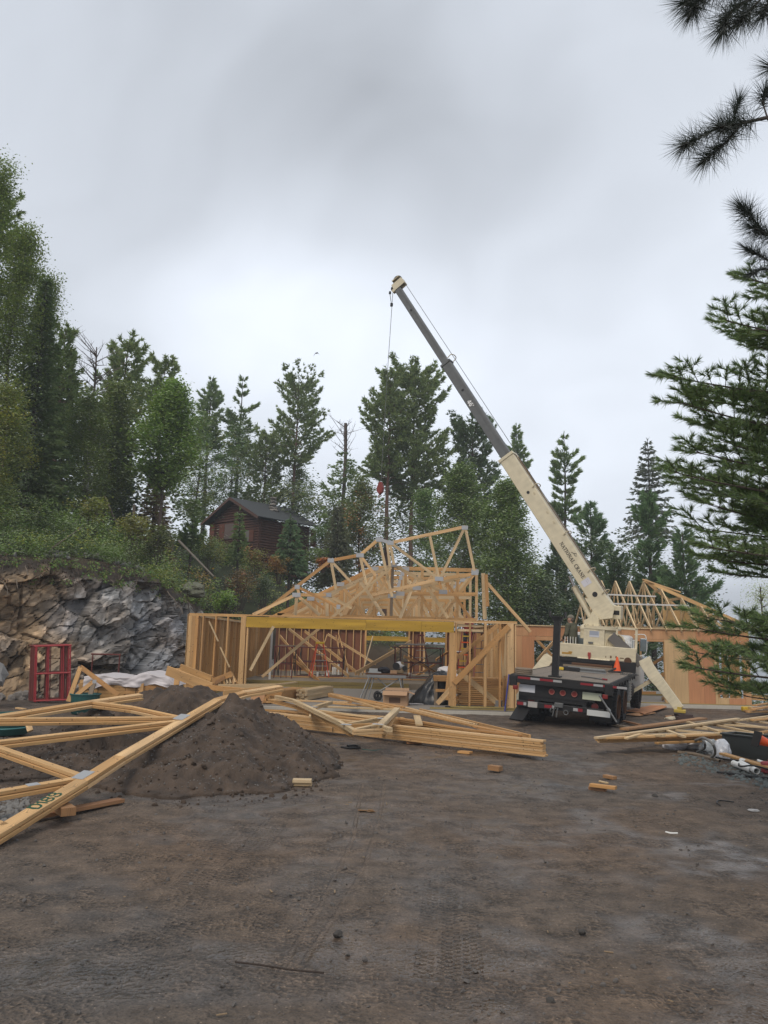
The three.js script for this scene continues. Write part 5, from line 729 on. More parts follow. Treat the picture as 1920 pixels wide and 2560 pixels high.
  mesh('pedestal_drum', mg([new THREE.CylinderGeometry(.5, .5, .6, 28).translate(.12, 2.2, -5.72), new THREE.CylinderGeometry(.58, .58, .1, 28).translate(.12, 2.50, -5.72)]), CREAM, tb); mesh('ring_bolts', mg(Array.from({ length: 16 }, (_, i) => new THREE.CylinderGeometry(.022, .022, .04, 6).translate(.12 + .53 * Math.cos(i * .393), 2.57, -5.72 + .53 * Math.sin(i * .393)))), CREAMD, tb);
  mesh('swing_motor', mg([new THREE.CylinderGeometry(.12, .12, .34, 16).translate(-.42, 2.3, -5.62), new THREE.SphereGeometry(.14, 12, 8).translate(-.42, 2.44, -5.62)]), CREAM, tb); mesh('winch_drum', mg([new THREE.CylinderGeometry(.26, .26, .08, 24).rotateX(Math.PI / 2).translate(.62, 2.08, -5.32), new THREE.TorusGeometry(.26, .03, 8, 24).translate(.62, 2.08, -5.27)]), CREAMD, tb);
  const dat = textTex(256, 160, (x, w, h) => { x.fillStyle = '#c3c5cc'; x.fillRect(0, 0, w, h); x.fillStyle = '#9aa0ad'; for (let i = 0; i < 6; i++) x.fillRect(20 + (i % 2) * 110, 24 + Math.floor(i / 2) * 40, 90, 22); x.fillStyle = '#4c5058'; x.fillRect(120, 14, 16, 12); x.fillRect(114, 90, 30, 8); });
  mesh('load_chart', bx(-.02, 2.3, -5.167, .3, .19, .006), new THREE.MeshStandardMaterial({ map: dat, roughness: .5 }), tb); mesh('small_box', bx(-.12, 2.02, -5.15, .15, .06, .04, .01), STEEL, tb);
  // boom: butt, elevation and azimuth from the survey of its two ends
  const Bt = atD(1513, 1520, 25.7), Hd = atD(992, 718, 29.6); const b = Hd.clone().sub(Bt), LEN = b.length(); b.normalize(); const w = b.clone().cross(UP).normalize(), n = w.clone().cross(b);
  const sAt = v => { let lo = -2, hi = LEN + 1; for (let i = 0; i < 40; i++) { const m = (lo + hi) / 2; if (proj(Bt.clone().addScaledVector(b, m))[1] > v) lo = m; else hi = m; } return lo; };
  const M = new THREE.Matrix4().makeBasis(b, n, w).setPosition(Bt); const Mi = crane.matrixWorld.clone().invert().multiply(M);
  const bm = (name, list, mat, parent) => { const g = mg(list); g.applyMatrix4(Mi); return mesh(name, g, mat, parent); };
  const boom = sub('boom', crane);
  const s1 = sAt(1143), s2 = sAt(908), hoopS = s => [tubeGeo([V(s, .2, -.24), V(s + .03, .36, -.24), V(s + .03, .42, -.1), V(s + .03, .42, .1), V(s + .03, .36, .24), V(s, .2, .24)], .018, 20, 5)];
  const rb = (x0, x1, h, wd, r) => { const g = new RoundedBoxGeometry(x1 - x0, h, wd, 2, r); g.translate((x0 + x1) / 2, 0, 0); const p = g.attributes.position, uv = g.attributes.uv; for (let i = 0; i < p.count; i++) uv.setXY(i, p.getX(i) * .35, (p.getY(i) + p.getZ(i)) * .8); return g; };
  const base = bm('base_section', [rb(-.1, s1, .56, .44, .03), bx(s1 - .05, 0, 0, .12, .62, .5, .02), bx((s1) / 2 + .3, .29, .19, s1 - .8, .03, .03), bx(s1 / 2 + .5, -.17, -.222, s1 - 1.2, .012, .006)], CREAM, boom);
  bm('middle_section', [rb(s1 - .3, s2, .38, .30, .025), bx(s2 - .06, 0, 0, .1, .45, .36, .02), bx((s1 + s2) / 2, .08, -.163, s2 - s1 - .1, .016, .01)], STEEL, boom); bm('tip_section', [rb(s2 - .3, LEN - .1, .275, .22, .02), bx((s2 + LEN) / 2, .06, -.125, LEN - s2 - .5, .014, .01)], STEEL, boom);
  for (const v of [1230, 1348, 1440, 1494]) bm('hose_hoop', hoopS(sAt(v)), CREAMD, base); bm('hose_hoop', hoopS(s2), CREAM, boom);
  bm('hose', [tubeGeo([V(.4, .31, .12), V(3, .34, .14), V(s1 - .2, .31, .12)], .014, 30, 5), tubeGeo([V(.3, .30, -.08), V(2.5, .33, -.06), V(s1 - .1, .3, -.08)], .012, 30, 5)], RUSTY, base);
  bm('boom_hole', [new THREE.CylinderGeometry(.085, .085, .012, 20).rotateX(Math.PI / 2).translate(sAt(1487), .0, -.22), new THREE.CylinderGeometry(.055, .055, .012, 20).rotateX(Math.PI / 2).translate(sAt(1233), -.02, -.22)], BLACK, base);
  bm('lug', [bx(sAt(1242), .14, -.222, .1, .06, .02), bx(sAt(1290), .16, -.222, .1, .06, .02), bx(sAt(1315), .16, -.222, .1, .06, .02)], CREAMD, base);
  bm('boom_hole', [new THREE.CylinderGeometry(.04, .04, .01, 12).scale(1, 1, 1.4).rotateX(Math.PI / 2).translate(sAt(978), .0, -.163), new THREE.CylinderGeometry(.04, .04, .01, 12).rotateX(Math.PI / 2).translate(sAt(778), .0, -.125)], BLACK, boom);
  const decal = (s, y, wd, ht, tex, z) => { const g = new THREE.PlaneGeometry(wd, ht); const m2 = crane.matrixWorld.clone().invert().multiply(new THREE.Matrix4().makeBasis(b.clone().negate(), n, w.clone().negate()).setPosition(Bt.clone().addScaledVector(b, s).addScaledVector(n, y).addScaledVector(w, z))); g.applyMatrix4(m2); return mesh('lettering', g, new THREE.MeshStandardMaterial({ map: tex, transparent: true, alphaTest: .35, roughness: .6, side: THREE.DoubleSide }), base); };
  decal(sAt(1402), .0, 1.5, .22, textTex(1024, 128, (x, W, H) => { x.clearRect(0, 0, W, H); x.fillStyle = '#2a2420'; x.font = 'bold 104px serif'; x.textAlign = 'center'; x.textBaseline = 'middle'; x.fillText('NATIONAL', 300, H / 2 + 6, 560); x.fillText('CRANE', 810, H / 2 + 6, 390); }), -.226);
  decal(sAt(1393), .17, .26, .16, textTex(256, 160, (x, W, H) => { x.clearRect(0, 0, W, H); x.strokeStyle = '#3d362f'; x.lineWidth = 18; x.beginPath(); x.moveTo(20, 150); x.lineTo(110, 100); x.lineTo(150, 30); x.lineTo(190, 60); x.moveTo(110, 100); x.lineTo(200, 110); x.lineTo(236, 60); x.stroke(); }), -.226);
  decal(sAt(1011), -.02, .5, .25, textTex(256, 128, (x, W, H) => { x.clearRect(0, 0, W, H); x.fillStyle = '#f2f2f0'; x.font = 'bold 118px sans-serif'; x.textAlign = 'center'; x.textBaseline = 'middle'; x.fillText("46'", W / 2, H / 2 + 6); }), -.168);
  decal(sAt(1456), -.02, .22, .3, textTex(128, 160, (x, W, H) => { x.fillStyle = '#c9c8cf'; x.fillRect(0, 0, W, H); x.fillStyle = '#b4b3ba'; x.fillRect(20, 30, 60, 12); x.fillRect(20, 60, 80, 12); }), -.226);
  // boom foot: side plates and butt box
  const foot = (() => { const pts = [[1461, 1494], [1512, 1508], [1531, 1511], [1536, 1521], [1531, 1545], [1498, 1549], [1486, 1534]]; const P = pts.map(p => { const q = onPlane(p[0], p[1], Bt.clone().addScaledVector(w, -.25), w); const r = q.sub(Bt); return new THREE.Vector2(r.dot(b), r.dot(n)); }); const sh = new THREE.Shape(P); const g = new THREE.ExtrudeGeometry(sh, { depth: .03, bevelEnabled: false }); const g2 = g.clone(); g.translate(0, 0, -.27); g2.translate(0, 0, .25); return [g, g2]; })();
  bm('boom_foot', foot, CREAM, boom);
  const bb = cu(1544, 1530, 25.75); const bbox = mesh('butt_box', bx(bb.x - .12, bb.y - .02, bb.z, .52, .44, .5, .03), CREAM, boom); mesh('opening', bx(bb.x - .06, bb.y - .03, bb.z + .25, .3, .14, .012, .005), BLACK, bbox);
  const mp = (u, v) => cu(u, v, 25.75); mesh('mast', (() => { const P = [[1460, 1581], [1463, 1551], [1476, 1546], [1484, 1530], [1500, 1545], [1500, 1560], [1512, 1581]].map(p => mp(p[0], p[1])); const o = P[0]; const sh = new THREE.Shape(P.map(p => new THREE.Vector2(p.x, p.y))); const g = new THREE.ExtrudeGeometry(sh, { depth: .42, bevelEnabled: true, bevelSize: .012, bevelThickness: .012, bevelSegments: 1 }); g.translate(0, 0, o.z - .3); return g; })(), CREAM, tb);
  // lift cylinder
  const ca = cu(1482, 1552, 25.9), cb = cu(1436, 1468, 26.4), cc = cu(1424, 1440, 26.45); const lc = sub('lift_cylinder', crane); mesh('barrel', mg([rodGeo(ca, cb, .1, .1, 18), rodGeo(cb.clone().lerp(ca, .02), cb, .115, .115, 18)]), CREAM, lc); mesh('rod', rodGeo(cb, cc, .05, .05, 14), std(.5, .5, .5, { metalness: .8, roughness: .25 }), lc);
  // boom head, hoist rope, ball and hook block
  const head = sub('boom_head', boom); bm('head_plate', [bx(LEN + .0, .13, -.12, .3, .5, .025), bx(LEN + .0, .13, .12, .3, .5, .025), bx(LEN + .0, .36, 0, .22, .05, .26), bx(LEN - .1, -.16, -.05, .12, .14, .16)], CREAM, head); bm('sheave', [new THREE.CylinderGeometry(.2, .2, .05, 20).rotateX(Math.PI / 2).translate(LEN + .22, .18, 0), new THREE.CylinderGeometry(.14, .14, .05, 20).rotateX(Math.PI / 2).translate(LEN + .05, -.12, .02)], BLACK, head); bm('head_bracket', [bx(LEN + .27, .16, 0, .035, .34, .3), bx(LEN + .27, .0, .14, .05, .05, .3)], CREAMD, head);
  mesh('hoist_rope', mg([rodGeo(cu(982, 733, 29.6), cu(968, 940, 29.6), .011, .011, 5), rodGeo(cu(968, 940, 29.6), cu(952, 1212, 29.6), .011, .011, 5)]), STEEL, crane); mesh('hoist_rope', (() => { const g = tubeGeo([V(.4, .34, .02), V(LEN * .5, .36, .02), V(LEN + .1, .36, .0)], .011, 20, 5); g.applyMatrix4(Mi); return g; })(), STEEL, crane);
  mesh('limit_weight', mg([new THREE.CylinderGeometry(.055, .055, .12, 12).translate(...cu(979, 762, 29.6).toArray()), new THREE.CylinderGeometry(.045, .045, .1, 10).translate(...cu(975, 732, 29.6).toArray()), rodGeo(cu(975, 736, 29.6), cu(978, 757, 29.6), .012, .012, 5)]), BLACK, crane);
  const hb2 = cu(951, 1222, 29.6); const blk = sub('hook_block', crane); const sh = new THREE.Shape(); sh.moveTo(-.035, .24); sh.lineTo(.035, .24); sh.lineTo(.11, .02); sh.lineTo(.085, -.12); sh.lineTo(-.01, -.2); sh.lineTo(-.11, -.08); sh.lineTo(-.1, .05); mesh('block_body', new THREE.ExtrudeGeometry(sh, { depth: .14, bevelEnabled: true, bevelSize: .02, bevelThickness: .02, bevelSegments: 2 }).translate(hb2.x, hb2.y, hb2.z - .07), std(.22, .04, .034, { roughness: .7 }), blk); mesh('hook', new THREE.TorusGeometry(.06, .016, 8, 18, 4.4).translate(hb2.x, hb2.y - .28, hb2.z), std(.24, .045, .035, { roughness: .7 }), blk);
  // outriggers
  const og = (name, a, bq, wa, parent) => { const { X, L } = frameOf(a, bq); const g = new THREE.ExtrudeGeometry((() => { const s = new THREE.Shape(); s.moveTo(0, -wa * .35); s.lineTo(.1, -wa * .5); s.lineTo(L * .35, -wa * .62); s.lineTo(L * .5, -wa * .5); s.lineTo(L, -wa * .42); s.lineTo(L, wa * .4); s.lineTo(.28, wa * .5); s.lineTo(.05, wa * .72); s.closePath(); return s; })(), { depth: .16, bevelEnabled: true, bevelSize: .012, bevelThickness: .012, bevelSegments: 1 }); const Z = V(0, 0, 1); Z.addScaledVector(X, -Z.dot(X)).normalize(); const Y = Z.clone().cross(X); g.applyMatrix4(new THREE.Matrix4().makeBasis(X, Y, Z).setPosition(a.clone().addScaledVector(Z, -.08))); return mesh(name, g, CREAM, parent); };
  const or_ = sub('outrigger', crane); const ra = cu(1607, 1649, 24.3), rbm = cu(1699, 1772, 23.7); og('leg', ra, rbm, .3, or_); mesh('foot', mg([bx(rbm.x + .01, rbm.y - .06, rbm.z, .32, .09, .3, .02), bx(rbm.x, rbm.y, rbm.z, .12, .12, .26)]), std(.5, .36, .06, { roughness: .6 }), or_);
  const ba = cu(1528, 1590, 24.9), bb2 = cu(1603, 1660, 24.5); mesh('stay_beam', boardGeo(ba, bb2, .3, .12, V(0, 1, 0)), std(.13, .12, .11, { roughness: .6 }), or_); const rr2 = cu(1570, 1735, 24.2), rr3 = cu(1632, 1700, 24.2); mesh('strut', boardGeo(rr2, rr3, .09, .06, V(0, 1, 0)), CREAMD, or_);
  const ol = sub('outrigger', crane); const la = cu(1374, 1642, 27), lb = cu(1284, 1772, 25.6); og('leg', la, lb, .34, ol); mesh('foot', bx(lb.x, lb.y - .04, lb.z, .3, .07, .3, .02), STEEL, ol);
  mesh('prop_bar', mg([rodGeo(cu(1498, 1738, 19.6), cu(1541, 1805, 19.7), .022, .022, 8), rodGeo(cu(1519, 1772, 19.65), cu(1524, 1778, 19.65), .04, .04, 8)]), GALV, crane);
  const flm = cu(1315, 1785, 20.6); mesh('ground_spade', (() => { const a = cu(1310, 1768, 20.8), c = cu(1290, 1800, 20.3); return boardGeo(a, c, .35, .04, V(1, 0, 0)); })(), BLACK, crane);
}
// things lying on the truck
{
  const cp = (x, y, z) => crane.localToWorld(V(x, y, z)); const rotC = o => { o.rotation.order = 'YXZ'; o.rotation.copy(crane.rotation); };
  const cone = thing('traffic_cone', 'bright orange traffic cone standing on the flatbed deck of the crane truck', 'traffic cone', cp(.78, 1.22, -4.55)); rotC(cone);
  mesh('cone_body', new THREE.LatheGeometry([[.12, .03], [.115, .06], [.028, .44], [.022, .46], [0, .465]].map(p => new THREE.Vector2(p[0], p[1])), 24), ORANGE, cone); mesh('cone_base', bx(0, .02, 0, .34, .04, .34, .012), BLACKM, cone);
  const bars = thing('steel_bar_stack', 'stack of grey flat steel bars lying across the truck deck', 'steel bars', cp(.1, 1.22, -3.3)); rotC(bars); for (let i = 0; i < 6; i++) mesh('steel_bar', bx(rr(-.05, .05), .025 + (i % 3) * .042, -.1 + .2 * Math.floor(i / 3), 1.05, .035, .15), i % 2 ? GALV : STEEL, bars);
  const tim = thing('dunnage_timber', 'weathered grey timber lying against the headboard of the truck bed', 'timber', cp(-.05, 1.22, -4.4)); rotC(tim); mesh('baulk', bx(0, .06, 0, 1.5, .1, .12, .01), GREYWOOD, tim); mesh('baulk', bx(.1, .15, -.06, 1.2, .07, .1, .01), RUSTY, tim);
  const tool = thing('chain_binder', 'black chain binder lying loose on the truck deck beside the steel bars', 'tool', cp(.95, 1.22, -3.7)); rotC(tool); mesh('lever', mg([rodGeo(V(-.3, .05, 0), V(.1, .08, .05), .025), rodGeo(V(-.1, .16, -.1), V(-.3, .05, 0), .03)]), BLACK, tool); mesh('chain', mg(Array.from({ length: 12 }, (_, i) => new THREE.TorusGeometry(.03, .009, 5, 10).rotateX(i % 2 ? 1.4 : .2).translate(.08 + i * .04, .035, .08 + .05 * Math.sin(i)))), STEEL, tool);
  const bar = thing('pry_bar', 'red-tipped pry bar on the truck deck near the rear edge', 'tool', cp(.62, 1.22, -1.0)); rotC(bar); mesh('shaft', mg([tubeGeo([V(-.3, .02, -.15), V(0, .025, 0), V(.36, .02, .25)], .016, 12)]), STEEL, bar); mesh('tip', rodGeo(V(.3, .03, .2), V(.42, .03, .3), .022), REFR, bar);
  const tire = thing('rope_coil', 'brown coil of rope at the rear corner of the truck deck', 'rope', cp(-1.02, 1.22, -.3)); rotC(tire); mesh('coil', mg([0, 1, 2].map(i => new THREE.TorusGeometry(.2, .03, 8, 24).rotateX(Math.PI / 2).translate(0, .03 + i * .045, 0))), GREYWOOD, tire);
  const yb = thing('tool_case', 'small yellow and black tool case on the truck deck beside the boom rest', 'tool case', cp(-.42, 1.22, -3.2)); rotC(yb); mesh('case', bx(.1, .06, 0, .5, .12, .25, .02), BLACK, yb); mesh('lid', bx(-.2, .05, .1, .2, .08, .12, .02), YELLOW, yb);
  const pad = atD(1707, 1789, 23.7); const pd = thing('outrigger_pad', 'dark square timber pad under the foot of the cream outrigger', 'timber pad', V(pad.x, 0, -23.7)); mesh('plank', mg([bx(0, .05, 0, .5, .1, .46, .01), bx(.02, .13, 0, .42, .06, .4, .01)]), std(.07, .045, .04, { roughness: .9 }), pd);
}
// ---------------------------------------------------------------- people (one continuous body from tapered limbs, clothes over it)
function limbs(list, cell) {        // list of [a, b, ra, rb]
  const bb = new THREE.Box3(); for (const [a, b, r, q] of list) { bb.expandByPoint(a.clone().addScalar(r + .06)); bb.expandByPoint(a.clone().addScalar(-r - .06)); bb.expandByPoint(b.clone().addScalar(q + .06)); bb.expandByPoint(b.clone().addScalar(-q - .06)); }
  const c = bb.getCenter(V(0, 0, 0)), sz = bb.getSize(V(0, 0, 0)), half = Math.max(sz.x, sz.y, sz.z) / 2 * 1.04, N = Math.min(150, Math.ceil(half * 2 / cell));
  const mc = new MarchingCubes(N, WHITEP, false, false, 260000); mc.isolation = 0; const f = mc.field, p = V(0, 0, 0), h = N / 2;
  for (let k = 0; k < N; k++) for (let j = 0; j < N; j++) for (let i = 0; i < N; i++) {
    p.set((i - h) / h * half + c.x, (j - h) / h * half + c.y, (k - h) / h * half + c.z); let d = 9;
    for (const [a, b, ra, rb] of list) { const ax = p.x - a.x, ay = p.y - a.y, az = p.z - a.z, ex = b.x - a.x, ey = b.y - a.y, ez = b.z - a.z; const t = clamp((ax * ex + ay * ey + az * ez) / (ex * ex + ey * ey + ez * ez + 1e-9), 0, 1); const q = Math.hypot(ax - ex * t, ay - ey * t, az - ez * t) - (ra + (rb - ra) * t); const s = .022, hh = Math.max(s - Math.abs(d - q), 0) / s; d = Math.min(d, q) - hh * hh * s * .25; }
    f[k * N * N + j * N + i] = -d;
  }
  mc.update(); const n = mc.count, P = new Float32Array(n * 3), Q = new Float32Array(n * 3); for (let i = 0; i < n; i++) { P[i * 3] = mc.positionArray[i * 3] * half + c.x; P[i * 3 + 1] = mc.positionArray[i * 3 + 1] * half + c.y; P[i * 3 + 2] = mc.positionArray[i * 3 + 2] * half + c.z; Q[i * 3] = mc.normalArray[i * 3]; Q[i * 3 + 1] = mc.normalArray[i * 3 + 1]; Q[i * 3 + 2] = mc.normalArray[i * 3 + 2]; }
  const g = new THREE.BufferGeometry(); g.setAttribute('position', new THREE.BufferAttribute(P, 3)); g.setAttribute('normal', new THREE.BufferAttribute(Q, 3)); g.setAttribute('uv', new THREE.BufferAttribute(new Float32Array(n * 2), 2)); g.computeVertexNormals(); return g;
}
function person(label, at, turn, pose, cols) {
  // local: facing -z, y up, x to the right hand
  const P = thing('person', label, 'person', at); P.rotation.y = turn; const lean = pose.lean || 0;
  const hip = V(0, .93, 0), chest = V(0, 1.28, -lean * .5), neck = V(0, 1.46, -lean * .8), head = V(0, 1.62, -lean - .02);
  const sh = s => V(s * .19, 1.40, -lean * .7), el = s => pose.el(s), ha = s => pose.ha(s), kn = s => V(s * .11, .5, -(pose.step || 0) * s * .5 - .03), an = s => V(s * .12, .08, (pose.step || 0) * -s * .6);
  const skin = std(.45, .27, .19, { roughness: .6 });
  const fingers = s => { const h = ha(s), e = el(s), d = h.clone().sub(e).normalize(), side = d.clone().cross(UP).normalize(); const L = []; const c = h.clone().addScaledVector(d, .07); L.push([h, c, .032, .034]); for (let i = 0; i < 4; i++) { const b0 = c.clone().addScaledVector(side, (i - 1.5) * .019).addScaledVector(d, .01), l = [.030, .036, .034, .027][i]; const m = b0.clone().addScaledVector(d, l).add(V(0, -.012, 0)), t = m.clone().addScaledVector(d, l * .35).add(V(0, -l * .9, 0)); L.push([b0, m, .0095, .009], [m, t, .009, .008]); } const tb = h.clone().addScaledVector(side, -s * .03).addScaledVector(d, .02), tm = tb.clone().addScaledVector(d, .03).addScaledVector(side, -s * .018); L.push([tb, tm, .013, .011], [tm, tm.clone().addScaledVector(d, .028).add(V(0, -.012, 0)), .011, .009]); return L; };
  const body = [[neck.clone().add(V(0, -.06, 0)), head.clone().add(V(0, -.05, .01)), .058, .056], [head.clone().add(V(0, .02, .01)), head.clone().add(V(0, -.02, .0)), .098, .088], [head.clone().add(V(0, -.09, -.045)), head.clone().add(V(0, -.04, -.05)), .045, .05], [head.clone().add(V(0, -.005, -.09)), head.clone().add(V(0, -.035, -.108)), .012, .017], [head.clone().add(V(-.093, 0, .01)), head.clone().add(V(-.096, -.035, .01)), .016, .012], [head.clone().add(V(.093, 0, .01)), head.clone().add(V(.096, -.035, .01)), .016, .012], [hip, chest, .13, .15]];
  for (const s of [-1, 1]) body.push([sh(s), el(s), .05, .042], [el(s), ha(s), .041, .028], [hip.clone().add(V(s * .09, -.03, 0)), kn(s), .085, .06], [kn(s), an(s), .056, .04], [an(s), an(s).add(V(0, -.02, -.15)), .042, .035]);
  const g0 = limbs(body, .016); const hd = []; for (const s of [-1, 1]) hd.push(...fingers(s)); const g1 = limbs(fingers(-1), .004), g2 = limbs(fingers(1), .004);
  mesh('body', mg([g0, g1, g2]), skin, P);
  const jk = [[hip.clone().add(V(0, -.04, 0)), chest, .165, .185], [chest, neck.clone().add(V(0, -.1, .01)), .185, .11], [sh(-1), sh(1), .085, .085]]; for (const s of [-1, 1]) jk.push([sh(s), el(s), .082, .064], [el(s), el(s).lerp(ha(s), .86), .064, .048]); jk.push([neck.clone().add(V(-.08, -.03, .06)), neck.clone().add(V(.08, -.03, .06)), .062, .062]);
  mesh('jacket', limbs(jk, .016), cols.jacket, P); const tr = [[hip.clone().add(V(-.06, -.02, 0)), hip.clone().add(V(.06, -.02, 0)), .13, .13]]; for (const s of [-1, 1]) tr.push([hip.clone().add(V(s * .09, -.05, 0)), kn(s), .108, .082], [kn(s), an(s).add(V(0, .04, 0)), .08, .068]); mesh('trousers', limbs(tr, .018), cols.trousers, P);
  for (const s of [-1, 1]) mesh('boot', limbs([[an(s).add(V(0, .06, 0)), an(s).add(V(0, -.02, .02)), .06, .055], [an(s).add(V(0, -.035, .03)), an(s).add(V(0, -.04, -.16)), .05, .043]], .012), BLACKM, P);
  const cap = mesh('cap', mg([new THREE.SphereGeometry(.112, 20, 10, 0, 6.3, 0, 1.62).scale(.95, .95, 1.05).translate(head.x, head.y + .035, head.z + .012), new THREE.CylinderGeometry(.085, .085, .012, 18, 1, false, Math.PI / 2, Math.PI).rotateX(-.12).translate(head.x, head.y + .04, head.z - .085)]), cols.cap, P);
  mesh('hair', limbs([[head.clone().add(V(0, -.03, .06)), head.clone().add(V(0, .02, .05)), .065, .07]], .012), cols.hair, P);
  for (const s of [-1, 1]) mesh('eye', new THREE.SphereGeometry(.011, 8, 6).translate(head.x + s * .035, head.y, head.z - .088), std(.03, .025, .02), P); mesh('mouth', bx(head.x, head.y - .068, head.z - .094, .04, .007, .008), std(.25, .1, .08), P);
  return P;
}
{
  const at = crane.localToWorld(V(-.72, 1.105, -5.62));
  person('crane operator in a dark olive jacket and grey cap holding the control levers', at, .75, { lean: .05, el: s => V(s * .27, 1.13, -.06), ha: s => V(s * .11, 1.0, -.28) }, { jacket: std(.085, .085, .055, { roughness: .9 }), trousers: std(.03, .03, .03), cap: std(.16, .15, .12, { roughness: .9 }), hair: std(.1, .08, .06) });
  const p2 = atD(1169, 1630, 34.6); person('worker in a grey cap standing on a scaffold plank behind the garage front', V(p2.x, p2.y, p2.z), 2.6, { lean: .12, el: s => V(s * .26, 1.2, -.12), ha: s => V(s * .2, 1.25, -.36) }, { jacket: std(.30, .04, .03, { roughness: .9 }), trousers: std(.03, .035, .05), cap: std(.28, .28, .29, { roughness: .9 }), hair: std(.12, .1, .08) });
}
// ---------------------------------------------------------------- trusses lying about the yard
function gusset(parent, p, nrm, sx, sy, dirx) { const Z = nrm.clone().normalize(), X = dirx.clone().addScaledVector(Z, -dirx.dot(Z)).normalize(), Y = Z.clone().cross(X); const g = new THREE.BoxGeometry(sx, sy, .003); g.applyMatrix4(new THREE.Matrix4().makeBasis(X, Y, Z).setPosition(p.clone().sub(parent.position))); return mesh('gusset_plate', g, PLATE, parent); }
{ // two-ply truss over the earth heap: it lies in a plane that rises to the back
  const A = TA, nrm = TN;
  const q = (u, v, lift = 0) => onPlane(u, v, A, nrm).addScaledVector(nrm, lift);
  const t = thing('big_roof_truss', 'long double roof truss lying across the soil heap, green spray marks at its near end', 'roof truss', V(-4, .1, -11.5));
  const ply = (n, pts, w, bend) => { for (const k of [0, 1]) { for (let i = 0; i < pts.length - 1; i++) { const a = q(pts[i][0] + k * 1.5, pts[i][1] + k * 2).addScaledVector(nrm, -k * .052 - .019), b = q(pts[i + 1][0] + k * 1.5, pts[i + 1][1] + k * 2).addScaledVector(nrm, -k * .052 - .019); const d = b.clone().sub(a).normalize(); board(t, n, a, b.addScaledVector(d, .0), w, .044, [WOOD[0], WOOD[1], WOOD[2]][(i + k) % 3], nrm.clone().cross(d), true); } } };
  ply('chord', [[-40, 2097], [205, 1950], [300, 1890], [455, 1800], [545, 1747], [610, 1729], [702, 1714]], .15);
  ply('chord', [[-120, 1806], [60, 1779], [225, 1753], [352, 1735]], .13); ply('web', [[-150, 1797], [455, 1792]], .09); ply('web', [[-80, 1861], [452, 1800]], .09); ply('web', [[-90, 1836], [205, 1938]], .1); ply('web', [[-80, 1990], [203, 1942]], .09); ply('web', [[222, 1752], [330, 1766], [452, 1792]], .09); ply('web', [[-30, 2046], [14, 2062]], .09);
  const cd = q(205, 1940).sub(q(455, 1793)).normalize(); gusset(t, q(454, 1793, .006), nrm, .42, .16, cd); gusset(t, q(208, 1938, .006), nrm, .34, .14, cd); gusset(t, q(82, 1962, .006), nrm, .14, .09, q(203, 1940).sub(q(0, 1972)).normalize());
  // sprayed mark
  const mk = textTex(512, 200, (x, W, H) => { x.clearRect(0, 0, W, H); x.strokeStyle = '#0b4a30'; x.lineWidth = 27; x.lineCap = 'round'; x.beginPath(); x.ellipse(95, 100, 52, 78, .1, 0, 6.3); x.stroke(); x.beginPath(); x.moveTo(46, 26); x.lineTo(60, 182); x.stroke(); x.beginPath(); x.moveTo(205, 30); x.lineTo(212, 172); x.moveTo(205, 30); x.lineTo(180, 60); x.stroke(); x.beginPath(); x.ellipse(300, 62, 42, 38, 0, 0, 6.3); x.stroke(); x.beginPath(); x.ellipse(300, 140, 48, 40, 0, 0, 6.3); x.stroke(); x.beginPath(); x.ellipse(432, 60, 42, 38, 0, 2.6, 7.6); x.stroke(); x.beginPath(); x.ellipse(434, 138, 50, 42, 0, 4.4, 9.2); x.stroke(); });
  const mm = new THREE.MeshStandardMaterial({ map: mk, transparent: true, alphaTest: .4, roughness: .7, side: THREE.DoubleSide }); const c0 = q(112, 2003, .006), dir = q(150, 1981).sub(q(75, 2026)).normalize(); const g = new THREE.PlaneGeometry(.62, .145); const Y = nrm.clone().cross(dir); g.applyMatrix4(new THREE.Matrix4().makeBasis(dir, Y, nrm).setPosition(c0.sub(t.position))); mesh('spray_mark', g, mm, t);
  const c1 = q(112, 2003).addScaledVector(Y, -.0785).addScaledVector(nrm, -.045); const g2 = new THREE.PlaneGeometry(.62, .09); g2.applyMatrix4(new THREE.Matrix4().makeBasis(dir, nrm, Y.clone().negate()).setPosition(c1.sub(t.position))); mesh('spray_mark', g2, mm, t);
  // blocks it rests on
  const b1 = thing('wood_block', 'short damp orange block wedged under the near end of the big flat truss', 'wood block', atY(150, 2022, 0)); const p0 = atY(128, 2002, .1), p1 = atY(172, 2030, .1); board(b1, 'block', p0, p1, .16, .09, DAMP[1], SIDE, true);
  const b2 = thing('loose_board', 'long damp brown board on the mud under the near end of the big flat truss', 'board', atY(200, 2030, 0)); board(b2, 'board', atY(85, 2042, .04), atY(303, 2000, .04), .13, .045, DAMP[0], SIDE, true);
}
